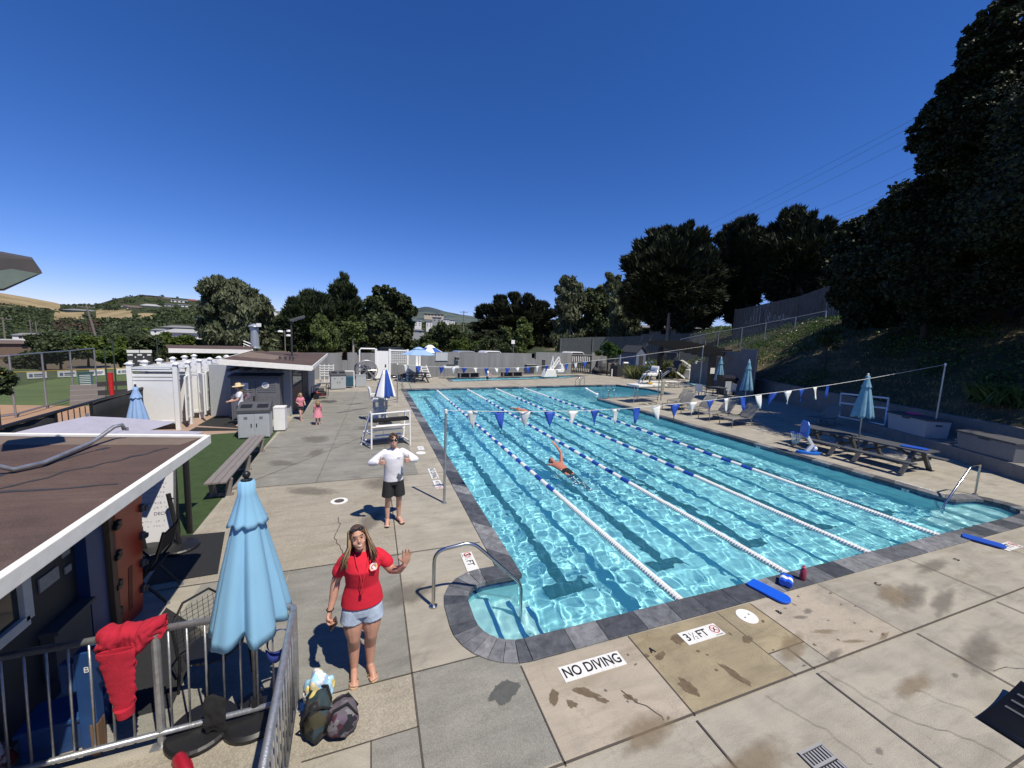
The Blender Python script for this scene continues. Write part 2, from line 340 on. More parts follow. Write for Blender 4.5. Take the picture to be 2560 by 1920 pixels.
def wetmat(name,col,rough,soft=.25,dens=.8,scale=14,var=.3):
    m,nt,b=nmat(name); v=coords(nt); nt.links.new(ramp(nt,noi(nt,scale,5,.6,v),((.35,col),(.7,tuple(c*(1-var) for c in col)))),b.inputs['Base Color']); b.inputs['Roughness'].default_value=rough
    at=nt.nodes.new('ShaderNodeAttribute'); at.attribute_name='w'; ad=nt.nodes.new('ShaderNodeMath'); ad.operation='MULTIPLY_ADD'; ad.inputs[1].default_value=.75; nt.links.new(noi(nt,9,7,.7,v),ad.inputs[0]); nt.links.new(at.outputs['Fac'],ad.inputs[2])
    f=ramp(nt,ad.outputs[0],((.55,(0,0,0)),(.55+soft,(dens,dens,dens)))); tr=nt.nodes.new('ShaderNodeBsdfTransparent'); mx=nt.nodes.new('ShaderNodeMixShader'); nt.links.new(f,mx.inputs[0]); nt.links.new(tr.outputs[0],mx.inputs[1]); nt.links.new(b.outputs[0],mx.inputs[2]); nt.links.new(mx.outputs[0],nt.nodes['Material Output'].inputs[0]); return m
M_wet=wetmat('wet_concrete',(.13,.12,.10),.4,.12,.7); M_rustwet=wetmat('rusty_wet_concrete',(.20,.145,.085),.5,.14,.75,12,.4); M_soot=wetmat('sooty_stain',(.19,.17,.14),.85,.9,.5); M_brown=wetmat('brown_stain',(.27,.20,.12),.85,.9,.5)
blob(W(1262,1730),.17,.10,.2,1,m=wetmat('damp_grey',(.125,.128,.115),.5,.08,.75))
for k,(x,y,a,b) in enumerate([(1385,1745,.05,.09),(1465,1735,.14,.05),(1430,1762,.05,.045),(1505,1752,.07,.03),(1570,1745,.05,.035),(1590,1755,.02,.03)]): blob(W(x,y),a,b,-.6,k+3,m=M_rustwet)
for k,(x,y,a,b) in enumerate([(1695,1600,.10,.07),(1720,1720,.07,.10),(1840,1690,.05,.16),(1650,1640,.09,.04),(1870,1600,.08,.05)]): blob(W(x,y),a,b,.3,k+12,m=M_rustwet)
for k,(x,y,a,b) in enumerate([(2000,1545,.12,.04),(2060,1580,.18,.04),(2135,1605,.2,.03),(2210,1592,.16,.03),(2085,1640,.22,.05),(2020,1530,.1,.05),(2390,1690,.06,.03),(2200,1880,.05,.03)]): blob(W(x,y),a,b,-.25 if k<3 else .2,k+20,m=M_brown if k in(1,2,3) else M_soot)
r=random.Random(5)
for k in range(26):
    p=(r.uniform(.0,4.4),r.uniform(-1.3,-.4)) if k<34 else (r.uniform(.9,6),r.uniform(-2.4,-1.45)); blob(p,r.uniform(.008,.022),r.uniform(.008,.03),r.random()*3,40+k,.0155,M_rustwet,12)
for k in range(9):
    p=(r.uniform(.2,7),r.uniform(-2.4,-.5)); blob(p,r.uniform(.25,.7),r.uniform(.06,.2),r.uniform(-.2,.5),120+k,.0165,M_soot if k%2 else M_brown)
for k in range(12):
    p=(r.uniform(-4.6,-.5),r.uniform(1,12)); blob(p,r.uniform(.2,.6),r.uniform(.2,.7),r.random()*3,150+k,.0165,M_soot)
for k,(x,y,a,b) in enumerate([(730,1012,.5,.9),(640,985,.5,.25),(870,1040,.8,.2),(690,1040,.6,.22),(560,1050,.5,.2)]): blob(W(480+x/3.456+ (220 if k!=0 else 130),660+ (1190+k*22)/3.456),a*.8,b*.5,.6,80+k,m=M_wet)
# ---------- coping stones ----------
def copmat():
    m,nt,b=nmat('slate_coping'); v=coords(nt); gi=nt.nodes.new('ShaderNodeNewGeometry')
    tone=ramp(nt,gi.outputs['Random Per Island'],((.0,(.045,.05,.06)),(.3,(.085,.09,.10)),(.6,(.15,.155,.165)),(1,(.24,.24,.245))))
    s=ramp(nt,noi(nt,7,7,.7,v,.6),((.35,(.55,.55,.55)),(.68,(1.25,1.25,1.25))))
    nt.links.new(mixc(nt,1.,tone,s,'MULTIPLY'),b.inputs['Base Color']); b.inputs['Roughness'].default_value=.6
    bn=nt.nodes.new('ShaderNodeBump'); bn.inputs['Strength'].default_value=.3; bn.inputs['Distance'].default_value=.006
    nt.links.new(noi(nt,40,5,.6,v),bn.inputs['Height']); nt.links.new(bn.outputs[0],b.inputs['Normal']); return m
M_cop=copmat()
def coping(poly,w,step,i0=0):
    # walk the pool outline, offset outward, cut into stones
    mb=MB(); n=len(poly); P=[V((p[0],p[1],0)) for p in poly]; off=[]
    for i in range(n):
        a=(P[i]-P[i-1]).normalized(); b=(P[(i+1)%n]-P[i]).normalized(); na=V((a.y,-a.x,0)); nb=V((b.y,-b.x,0)); m=(na+nb)
        m=m.normalized() if m.length>1e-4 else na; off.append(m/max(.5,m.dot(nb)))
    r=random.Random(3)
    for i in range(n):
        a,b=P[i],P[(i+1)%n]; L=max(1e-3,(b-a).length); k=max(1,round(L/step)); cuts=[0]+sorted((j+r.uniform(-.12,.12))/k for j in range(1,k))+[1]
        for t0,t1 in zip(cuts[:-1],cuts[1:]):
            g=.003/L; e0,e1=t0+g,t1-g; q=[]
            for t,wd in ((e0,-.03),(e1,-.03),(e1,w),(e0,w)):
                q.append(a.lerp(b,t)+off[i].lerp(off[(i+1)%n],t)*wd)
            mb.prism([(p.x,p.y) for p in q],-.055,.016+.003*r.random())
    return tag(mb.build('pool_coping',M_cop,bevel=.004),kind='structure')
OUTC=ccw(OUT); coping(OUTC,.30,.52); coping(WAD,.35,1.2); coping(SPA,.35,.6)
# waterline tiles
def tilemat():
    m,nt,b=nmat('waterline_tile'); v=coords(nt); br=nt.nodes.new('ShaderNodeTexVoronoi'); br.inputs['Scale'].default_value=9; nt.links.new(v,br.inputs['Vector'])
    nt.links.new(ramp(nt,br.outputs['Color'],((.2,(.012,.035,.09)),(.8,(.04,.10,.22)))),b.inputs['Base Color']); b.inputs['Roughness'].default_value=.2; return m
M_tile=tilemat()
def band(poly,name,mat,z0,z1,inset):
    mb=MB(); n=len(poly); c=ccw(poly)
    for i in range(n):
        a,b=V((*c[i],0)),V((*c[(i+1)%n],0)); d=(b-a).normalized(); s=V((-d.y,d.x,0))*inset
        mb.add([(a+s)+V((0,0,z0)),(b+s)+V((0,0,z0)),(b+s)+V((0,0,z1)),(a+s)+V((0,0,z1))],[(0,1,2,3)])
    o=tag(mb.build(name,mat),kind='structure'); return recv(o)
band(OUT,'waterline_tile',M_tile,-.17,-.02,.006)
for poly,dep,seed,nm in ((WAD,.45,8,'wading_pool'),(SPA,.8,9,'spa')):
    mb=MB(); c=poly; n=len(c); mb.add([(p[0],p[1],-dep) for p in c],[tuple(range(n))])
    for i in range(n): a,b=c[i],c[(i+1)%n]; mb.add([(a[0],a[1],-dep),(b[0],b[1],-dep),(b[0],b[1],-.02),(a[0],a[1],-.02)],[(0,1,2,3)])
    recv(tag(mb.build(nm+'_basin',plaster),kind='structure')); band(c,nm+'_tile',M_tile,-.12,-.02,.01)
    water(nm+'_water',c,-.09,seed,.09,.8)
# lane markings on the floor and cross targets
M_navy=pm('lane_tile',(.022,.055,.095),.5)
mb=MB(); LANES=(1.05,3.22,5.46,7.73,10.2)
def fl(x,y,o=.012): return floorz(x,y)+o
for u in LANES:
    y0,y1=1.75,21.2
    for (xa,ya,xb,yb) in ((u-.11,y0,u+.11,y1),(u-.42,y0-.24,u+.42,y0-.001),(u-.42,y1+.001,u+.42,y1+.25)):
        mb.add([(xa,ya,fl(xa,ya)),(xb,ya,fl(xb,ya)),(xb,yb,fl(xb,yb)),(xa,yb,fl(xa,yb))],[(0,1,2,3)])
    mb.box(u-.13,PY1+.05*u+.3,-.95,u+.13,PY1+.05*u+.5,-.4)
recv(tag(mb.build('lane_marking',M_navy),kind='structure'))
# steps: left alcove (risers run along y), right alcove
M_white=pm('white_plaster',(.80,.86,.84),.6,var=.06); M_blue=pm('cobalt_tile',(.01,.05,.30),.3,var=.3,scale=20)
mb=MB(); st=MB()
for x0,x1,z in ((-1.0,-.52,-.32),(-.52,-.16,-.56),(-.16,.18,-.82)):
    mb.box(x0,.0,-1.3,x1,1.3,z); st.box(x1-.075,.05,z+.002,x1-.015,1.2,z+.006)
recv(tag(mb.build('entry_steps',M_white),kind='structure')); recv(tag(st.build('step_edge_tile',M_blue),kind='structure'))
mb=MB(); st=MB()
for x0,x1,z in ((12.05,12.75,-.28),(11.5,12.05,-.5),(10.95,11.5,-.74),(10.5,10.95,-.96)):
    mb.box(x0,.0,-1.4,x1,1.12 if x0<11.7 else 1.0,z)
recv(tag(mb.build('corner_steps',M_white),kind='structure'))
# ---------- turf ----------
M_turf=pm('synthetic_turf',(.045,.085,.022),.95,var=.35,scale=5,bump=.8,bscale=220)
sheet('turf',[(-8.6,2.9),(-5.02,3.3),(-5.08,3.96),(-5.33,11.75),(-7.6,11.45),(-8.6,11.3)],.010,M_turf)
# ---------- lettering ----------
def lettering(parent,txt,size,mat,M,name='lettering',ext=.0008,ax='CENTER',sx=1.,bold=0.):
    cu=bpy.data.curves.new(name,'FONT'); cu.body=txt; cu.size=size; cu.align_x=ax; cu.align_y='CENTER'; cu.extrude=ext; cu.offset=bold
    t=bpy.data.objects.new(name,cu); COL.objects.link(t); bpy.context.view_layer.update()
    me=bpy.data.meshes.new_from_object(t.evaluated_get(bpy.context.evaluated_depsgraph_get())); bpy.data.objects.remove(t)
    me.materials.clear(); me.materials.append(mat); o=bpy.data.objects.new(name,me); COL.objects.link(o); o.parent=parent
    o.matrix_local=M@Matrix.Diagonal((sx,1,1,1)); return o
def TR(x,y,z,rz=0,rx=0,ry=0): return Matrix.Translation((x,y,z))@Matrix.Rotation(rz,4,'Z')@Matrix.Rotation(ry,4,'Y')@Matrix.Rotation(rx,4,'X')
def FACE(x,y,z,rz): return Matrix.Translation((x,y,z))@Matrix.Rotation(rz,4,'Z')@Matrix.Rotation(math.pi/2,4,'X')   # upright sign facing -y before rz
M_wtile=pm('white_tile',(.74,.73,.69),.35,var=.08); M_ink=pm('black_ink',(.012,.012,.013),.5); M_red=pm('sign_red',(.45,.02,.03),.5)
def decksign(label,x,y,w,txt,rz=0,nod=None,sz=.155,sx=.92,ox=0,h=.192):
    t=thing('deck_sign',label,'pool sign',(x,y,.006),rz,'tile signs set in the pool deck')
    n=max(1,round(w/.152)); mb=MB()
    for i in range(n): mb.box(-w/2+i*w/n+.0012,-h/2,0,-w/2+(i+1)*w/n-.0012,h/2,.006)
    mb.build('tile_panel',M_wtile,t)
    if txt=='35':
        lettering(t,'3',sz,M_ink,TR(-w/2+.075,0,.0068),sx=1.0,bold=.002); lettering(t,'1',.062,M_ink,TR(-w/2+.142,.035,.0068)); lettering(t,'2',.062,M_ink,TR(-w/2+.196,-.035,.0068))
        mb=MB(); mb.bar((-w/2+.138,-.05,.0073),(-w/2+.198,.05,.0073),.007,.001); mb.build('lettering',M_ink,t); lettering(t,'FT',sz,M_ink,TR(-w/2+.315,0,.0068),sx=.95,bold=.002)
    else: lettering(t,txt,sz,M_ink,TR(ox,0,.0068),sx=sx,bold=.003)
    if nod is not None:
        mb=MB(); cx=nod; mb.tube([(cx+.058*math.cos(a),.01+.058*math.sin(a),.007) for a in np.linspace(0,2*math.pi,25)[:-1]],.006,4,close=True); mb.bar((cx-.04,.05,.0075),(cx+.04,-.03,.0075),.009,.001); mb.build('prohibition_symbol',M_red,t)
        mb=MB(); mb.sph((cx+.012,.032,.0072),.009,8,5,(1,1,.1)); mb.bar((cx+.005,.028,.0072),(cx-.03,-.02,.0072),.013,.001); mb.bar((cx-.01,.0,.0072),(cx+.025,.0,.0072),.006,.001); mb.build('diver_symbol',M_ink,t)
        lettering(t,'NO DIVING',.022,M_ink,TR(cx,-.078,.0068))
    return t
decksign('large white NO DIVING tile sign on the near pool deck',.177,-.545,.78,'NO DIVING',sz=.175,sx=.80)
decksign('white 3½ FT tile sign beside NO DIVING and the near coping',1.76,-.548,.60,'35',nod=.225)
decksign('white 3½ FT tile sign beside the bent handrail at the entry steps',-.66,1.78,.60,'35',rz=-math.pi/2,nod=-.225)
decksign('white FT tile sign half under the far right blue kickboard',9.42,-.62,.58,'FT',nod=.2,sz=.155,sx=.95,ox=.02)
decksign('white NO DIVING tile sign along the left pool edge by the flag pole',-.62,6.0,.78,'NO DIVING',rz=-math.pi/2,sz=.175,sx=.8)
decksign('white 4 FT tile sign along the left pool edge by the flag pole',-.62,5.2,.56,'4 FT',rz=-math.pi/2,nod=.21,sz=.15,ox=-.08)
decksign('small white depth tile beside the guard stand on the left edge',-.66,8.4,.42,'4',rz=-math.pi/2,sz=.13)
a=W(1885,1073);decksign('white NO DIVING tile strip on the right deck by the toy hoop',a.x+.25,a.y,.78,'NO DIVING',rz=math.pi/2,sz=.175,sx=.8)
a=W(2284,1216);decksign('long white tile sign on the right coping near the corner steps',a.x,a.y,.8,'NO DIVING',rz=math.pi/2,sz=.175,sx=.8)
def depthmark(label,x,y,txt):
    t=thing('depth_mark',label,'depth marker',(PX1-.012,y,-.075),-math.pi/2,'depth tiles on the waterline'); mb=MB(); mb.box(-.08,0,-.065,.08,.008,.065); mb.build('tile_panel',M_wtile,t); lettering(t,txt,.12,M_ink,FACE(0,-.001,0,0))
depthmark('white depth tile reading 4 on the right pool wall near the hoop',0,6.2,'4'); depthmark('white depth tile reading 3½ on the right pool wall near the steps',0,1.9,'3')
for lab,x,y in (('black painted letter A on the near deck beside NO DIVING',.97,-.57),('black painted letter B on the deck by the blue kickboard',3.13,-.57),('black painted letter C on the deck beyond the water bottle',5.33,-.59),('faded black painted letter D toward the right deck corner',7.68,-.58)):
    t=thing('deck_letter',lab,'painted letter',(x,y,.012),0,'lane letters painted on the deck'); lettering(t,lab.split('letter ')[1][0],.10,M_ink,TR(0,0,0),bold=.003)
M_plast=pm('white_plastic',(.78,.77,.73),.45,var=.06)
def lid(label,x,y,r):
    t=thing('skimmer_lid',label,'skimmer lid',(x,y,.006),.3,'round white skimmer lids'); mb=MB(); mb.lathe([(r,0),(r,.008),(r*.93,.011),(r*.9,.009)],32); mb.build('cover',M_plast,t,bevel=.002)
    mb=MB(); [mb.lathe([(.012,.009),(.012,.0105)],10,(x_,0,0)) for x_ in (-.055,.055)]; mb.build('finger_hole',M_ink,t)
lid('round white skimmer lid on the stained slab by the blue kickboard',2.62,-.49,.135); a=W(1052,1133); lid('round white skimmer lid left of the pool by the guard stand',a.x,a.y,.15)
t=thing('floor_drain','round pale drain cover in the left deck beside the waving woman','drain',(-2.8,4.78,.006)); mb=MB(); mb.lathe([(.17,0),(.17,.008)],28); mb.build('rim',M_plast,t); mb=MB(); mb.lathe([(.10,.0082),(.10,.010)],20); mb.build('grate',M_joint,t)
t=thing('drain_grate','rectangular grey slotted drain grate at the bottom right','drain grate',(1.6,-2.12,.006)); M_gr=pm('grey_plastic',(.30,.30,.30),.5,var=.08); mb=MB(); mb.box(-.15,-.19,0,.15,.19,.004); mb.build('backing',M_ink,t)
mb=MB()
for i in range(8):
    for j in range(3): mb.box(-.145+i*.0367,-.185+j*.127,.004,-.145+i*.0367+.018,-.185+j*.127+.10,.012)
for j in range(4): y=-.19+j*.1225; mb.box(-.15,y,.004,.15,y+.022,.0125)
mb.box(-.15,-.19,.004,-.135,.19,.013); mb.box(.135,-.19,.004,.15,.19,.013); mb.build('grate',M_gr,t); lettering(t,'D',.06,M_ink,TR(.04,-.02,.0135))
# ---------- shared materials ----------
def HZ(x,y,py):                        # height above (x,y) seen on photo row py
    lo,hi=-6.,60.
    for _ in range(50):
        m=(lo+hi)/2; c=RR@(np.array([x,y,m])-CAM); yy=960-F*c[1]/c[2]
        if yy>py: lo=m
        else: hi=m
    return lo
M_roof=concrete('brown_roll_roofing',(.125,.083,.068),(.088,.060,.052),stain=(.18,.135,.105),dark=(.05,.042,.04),pit=.15)
M_rooft=pm('tan_roll_roofing',(.20,.15,.115),.95,var=.3,scale=2.5,bump=.5,bscale=90)
M_fascia=pm('white_fascia',(.84,.82,.76),.6,var=.12,scale=9)
M_char=pm('charcoal_paint',(.035,.037,.04),.7,var=.2); M_dk=pm('dark_grey_paint',(.075,.078,.085),.7,var=.2)
M_bluep=pm('blue_paint',(.015,.06,.19),.5,var=.3,scale=4); M_blk=pm('black_plastic',(.012,.012,.013),.45); M_blkf=pm('black_cloth',(.010,.010,.011),.95)
M_galv=pm('galvanised_steel',(.46,.47,.48),.42,.75,var=.3,scale=18,bump=.15,bscale=60)
M_steel=pm('stainless_steel',(.55,.54,.52),.18,1.,var=.1)
M_glass=pm('dark_glass',(.02,.025,.028),.06,var=.1); M_wood=pm('weathered_wood',(.22,.13,.07),.8,var=.4,scale=4,stretch=(8,8,.6))
M_vinyl=pm('white_vinyl',(.82,.82,.80),.4,var=.05); M_grit=pm('rubber_mat',(.016,.017,.019),.9,var=.3,scale=30,bump=.3,bscale=200)
M_tan=pm('grey_plank',(.23,.205,.19),.75,var=.2,scale=5,stretch=(6,.7,6),bump=.3,bscale=25)
M_gry=pm('light_grey_panel',(.40,.42,.43),.55,var=.08); M_gryd=pm('grey_shed_plastic',(.135,.14,.15),.6,var=.12)
M_orange=pm('orange_red_plastic',(.50,.06,.025),.4,var=.12); M_sky=pm('sky_blue_canvas',(.235,.47,.66),.9,var=.14,scale=2.2,bump=.25,bscale=260,stretch=(1,1,.5))
M_skyl=pm('pale_blue_canvas',(.28,.43,.68),.85,var=.1); M_lav=pm('grey_lavender_canvas',(.36,.35,.42),.9,var=.12)
M_royal=pm('royal_blue_canvas',(.02,.10,.40),.8,var=.15); M_wcan=pm('white_canvas',(.80,.80,.78),.85,var=.06); M_teal=pm('faded_blue_canvas',(.16,.32,.42),.9,var=.2)
M_redc=pm('red_fleece',(.46,.012,.035),.95,var=.25,scale=14,bump=.4,bscale=120)
# ---------- pool office in the near left corner ----------
t=thing('pool_office','low pool office with brown flat roof and white fascia, near left','building',(-4.62,1.6,0))
def loc(*p): return (p[0]+4.62,p[1]-1.6,p[2])
mb=MB(); A=[(-4.17,2.03),(-9.6,2.33),(-9.6,-6),(-3.95,-6)]; zr=lambda x:2.2-.047*(x+4.14)
def roofslab(mb,poly,dz0,dz1):
    n=len(poly); vs=[loc(p[0],p[1],zr(p[0])+dz0) for p in poly]+[loc(p[0],p[1],zr(p[0])+dz1) for p in poly]
    mb.add(vs,[tuple(range(n-1,-1,-1)),tuple(range(n,2*n))]+[(i,(i+1)%n,n+(i+1)%n,n+i) for i in range(n)])
roofslab(mb,A,-.10,-.012); rf=mb.build('roof',M_roof,t)
mb=MB(); roofslab(mb,[(-4.2,1.98),(-9.55,2.27),(-9.55,1.93),(-4.28,1.67)],-.0119,-.006); mb.build('roof_seam',M_rooft,rf)
mb=MB()
for a,b in (((-4.35,1.55),(-5.05,.3)),((-4.9,1.6),(-5.9,-1.2)),((-4.25,.4),(-6.5,.1))):
    d=V((b[0]-a[0],b[1]-a[1],0)); n=30; s=V((-d.y,d.x,0)).normalized()
    for i in range(n):
        w=.012+.03*max(0,noise.noise(V((i*.4,a[0]*5,0)))); p=V((*a,0))+d*(i/n)+s*.05*noise.noise(V((i*.3,a[1]*3,1))); q=V((*a,0))+d*((i+1)/n)+s*.05*noise.noise(V((i*.3+.3,a[1]*3,1)))
        mb.add([loc(v.x,v.y,zr(v.x)-.0085) for v in (p-s*w,q-s*w,q+s*w,p+s*w)],[(0,1,2,3)])
mb.build('tar_patch',M_char,rf)
mb=MB(); mb.bar(loc(-4.14,2.08,2.155),loc(-3.92,-6,2.15),.055,.115); mb.bar(loc(-4.165,2.08,2.156),loc(-9.6,2.385,2.41),.05,.112); mb.build('fascia',M_fascia,t,bevel=.006)
mb=MB(); mb.box(*loc(-9.5,-6,0),*loc(-5.0,1.95,2.08)); mb.build('wall',M_char,t)
mb=MB(); mb.bar(loc(-4.2,1.98,2.07),loc(-4.0,-6,2.07),.04,.05); mb.build('gutter_trim',M_dk,t)
f=MB(); y0,y1,z0,z1=-1.2,.45,1.02,1.75
for a,b in (((y0,z0),(y1,z0)),((y0,z1),(y1,z1)),((y0,z0),(y0,z1)),((y1,z0),(y1,z1)),((-.4,z0),(-.4,z1))): f.bar(loc(-4.965,*a),loc(-4.965,*b),.07,.09)
fr=f.build('window',pm('white_window_frame',(.62,.64,.62),.5),t,bevel=.004); mb=MB(); mb.box(*loc(-4.98,y0,z0),*loc(-4.97,y1,z1)); mb.build('pane',M_glass,fr)
mb=MB(); mb.box(*loc(-4.998,1.12,0),*loc(-4.90,1.38,2.08)); mb.build('door_leaf',M_bluep,t); mb=MB(); mb.box(*loc(-4.998,1.41,0),*loc(-4.86,1.50,2.08)); mb.build('post',M_wood,t)
for yy,zz,w,h in ((.66,1.13,.23,.13),(.95,1.30,.10,.20),(.97,1.12,.08,.07)): mb=MB(); mb.box(*loc(-4.998,yy,zz),*loc(-4.985,yy+w,zz+h)); mb.build('notice',pm('dull_paper',(.45,.43,.38),.8,var=.35,scale=18),t)
mb=MB(); mb.box(*loc(-4.998,.62,.25),*loc(-4.9,1.1,.72)); mb.box(*loc(-4.998,.6,.72),*loc(-4.86,1.12,.76)); mb.build('counter',M_dk,t)
# rooftop conduit and flood light on its mast
mb=MB(); z=zr(-5)+.03
mb.tube([(-5.31,.70,3.2),(-5.30,.72,2.6),(-5.25,.72,2.35),(-5.15,.78,z),(-5.05,.95,z),(-5.06,1.62,z+.01),(-5.03,1.72,z+.05),(-4.98,1.88,z+.13),(-4.93,1.93,z+.14),(-4.92,1.95,z+.08)],.022,8)
o=tag(mb.build('conduit_pipe',M_galv,smooth=True),'bent grey conduit pipe running across the brown office roof','pipe')
t=thing('flood_light','dark box flood light on a mast above the office roof','flood light',(-5.42,.68,2.25))
mb=MB(); mb.tube([(0,0,-.05),(0,0,1.45)],.055,10); mb.build('mast',M_galv,t,smooth=True,auto=.6)
mb=MB(); mb.box(-.16,-.14,-.055,.16,.14,-.02); mb.build('base_plate',M_tan,t)
tip=[AT(x,y,5.5)-V((-5.42,.68,2.25)) for x,y in ((106,683),(82,649),(0,634),(-95,640),(-95,728),(10,727))]
d=V((ray(50,690)[0],ray(50,690)[1],0)).normalized()*.30
mb=MB(); c1,c2=tip[0],tip[1]
P=[tip[0],tip[1],tip[2],tip[3],tip[4],tip[5]]; Q=[p+d+V((0,0,.05)) for p in P]
mb.add(P+Q,[(0,1,2,3,4,5),(11,10,9,8,7,6)]+[(i,6+i,6+(i+1)%6,(i+1)%6) for i in range(6)]); hd=mb.build('lamp_head',pm('bronze_metal',(.07,.062,.058),.6,var=.15),t)
lens=[AT(x,y,5.5)-V((-5.42,.68,2.25)) for x,y in ((97,684),(28,672),(-90,690),(-90,722),(8,722))]
mb=MB(); mb.add([p-d*.02 for p in lens],[(0,1,2,3,4)]); mb.build('lens',pm('lamp_glass',(.16,.20,.16),.25,var=.3,scale=3),hd)
# rescue board on the office post
def rescueboard():
    t=thing('rescue_backboard','orange red rescue backboard with black clips by the office post','backboard',(-4.93,1.74,.02)); t.rotation_euler=(0,.05,math.radians(-4))
    mb=MB(); mb.slab([(-.24,.0),(-.20,-.05),(.20,-.05),(.24,.0),(.24,1.5),(.16,1.68),(-.16,1.68),(-.24,1.5)],'x',-.03,.03); b=mb.build('board',M_orange,t,bevel=.012)
    for x,z0,z1 in ((0,.15,.7),): mb=MB(); mb.box(.031,-.035,z0,.034,.035,z1); mb.build('groove',pm('deep_red',(.16,.02,.012),.6),t)
    for sx in (-1,1):
        for z in (.28,.62,.98,1.34):
            mb=MB(); mb.cbox((.03,sx*.21,z),.07,.07,.09); mb.cbox((.05,sx*.25,z-.02),.05,.06,.06); mb.build('clip',M_blk if sx<0 else M_dk,t,bevel=.01)
rescueboard()
# whiteboard, chain-link panel
t=thing('whiteboard','tall whiteboard with faint marker notes leaning on chain link','whiteboard',(-5.72,3.72,.02)); t.rotation_euler=(math.radians(-7),0,0)
mb=MB(); mb.box(-.48,0,0,.48,.03,1.22); mb.build('board',pm('whiteboard_face',(.70,.70,.72),.3,var=.04),t)
mb=MB(); [mb.box(*q) for q in ((-.49,-.006,-.01,-.47,.035,1.23),(.47,-.006,-.01,.49,.035,1.23),(-.49,-.006,1.21,.49,.035,1.24))]; mb.build('frame',M_galv,t)
mb=MB(); r=random.Random(2); inkc=pm('marker_ink',(.07,.06,.12),.7)
for z in (1.08,1.0,.93,.85,.78,.68,.6,.38,.3):
    x=-.40
    while x<.36:
        w=r.uniform(.015,.03); h=r.uniform(.012,.026)
        for k in range(2): mb.bar((x+r.random()*w,-.0015,z+r.uniform(-h,h)),(x+w,-.0015,z+r.uniform(-h,h)),.001,.004)
        x+=w+.012+(r.random()<.2)*.04
mb.build('marker_notes',inkc,t); lettering(t,'DECK',.07,inkc,FACE(.30,-.002,.50,0))
t=thing('chain_link_fence','black chain link fence panel with dark post by the turf','fence',(-5.14,4.03,0)); mb=MB(); mb.tube([(0,0,0),(0,0,1.62)],.045,10); mb.build('post',M_blk,t,smooth=True,auto=.6)
mb=MB(); mb.tube([(-.16,0,.03),(-.16,0,1.58)],.028,8); mb.build('gate_stile',M_blk,t)
mb=MB(); s=.062
for i in range(-32,20):
    for sg in (1,-1):
        a=V((-1.5,0,.04+i*s)); b=V((-.16,0,.04+i*s+1.34))
        if sg<0: a,b=V((-1.5,0,.04+i*s+1.34)),V((-.16,0,.04+i*s))
        lo,hi=.04,1.56; pts=[]
        for z in (lo,hi):
            if (a.z-z)*(b.z-z)<0: pts.append(a.lerp(b,(z-a.z)/(b.z-a.z)))
        for p in (a,b):
            if lo<=p.z<=hi: pts.append(p)
        if len(pts)>=2: mb.bar(pts[0],pts[1],.006,.006)
mb.build('mesh',M_blk,t)
def stand(label,x,y,lean):
    t=thing('umbrella_base',label,'umbrella base',(x,y,.012),0,'black umbrella bases'); mb=MB(); mb.lathe([(.26,0),(.26,.03),(.24,.05),(.10,.065),(.05,.075)],28); mb.build('base_disc',M_blk,t,bevel=.004)
    if lean: mb=MB(); mb.tube([(0,0,.06),(lean[0],lean[1],.9)],.032,10); mb.build('tube',M_blk,t); mb=MB(); mb.tube([(lean[0]*.9,lean[1]*.9,.82),(lean[0]*.9+.06,lean[1]*.9-.02,.82)],.012,6); mb.build('knob',M_blk,t)
    return t
stand('black umbrella base with tilted tube in front of the whiteboard',-5.52,3.48,(-.12,.05)); stand('black umbrella base with tilted tube at the chain link post',-5.08,3.5,(-.15,.10))
t=thing('folding_chair','black folding chair half in shade beside the office','chair',(-4.86,2.2,0)); 
for sy in (-.2,.2):
    mb=MB(); mb.tube([(.22,sy,.0),(-.30,sy,.72)],.016,8); mb.build('leg',M_blk,t); mb=MB(); mb.tube([(-.34,sy,0),(.12,sy,.62),(.22,sy,.98)],.016,8); mb.build('leg',M_blk,t)
    mb=MB(); mb.tube([(.205,sy,.0),(.225,sy,.02)],.022,8); mb.build('foot_cap',M_galv,t)
mb=MB(); mb.bar((-.28,0,.46),(.1,0,.5),.42,.02); mb.build('seat',M_blkf,t); mb=MB(); mb.bar((.12,0,.66),(.21,0,.94),.40,.02); mb.build('backrest',M_blkf,t)
def mat_(label,poly): tag(sheet('rubber_mat',poly,.014,M_grit,None),label,'mat','black rubber mats')
mat_('black rubber mat between the turf and the office shade',[(-4.59,3.91),(-5.3,3.95),(-5.1,2.5),(-4.27,2.54)]); mat_('dark rubber mat under the railing next to the office',[(-3.98,1.25),(-3.93,.27),(-4.62,.24),(-4.62,1.9)])
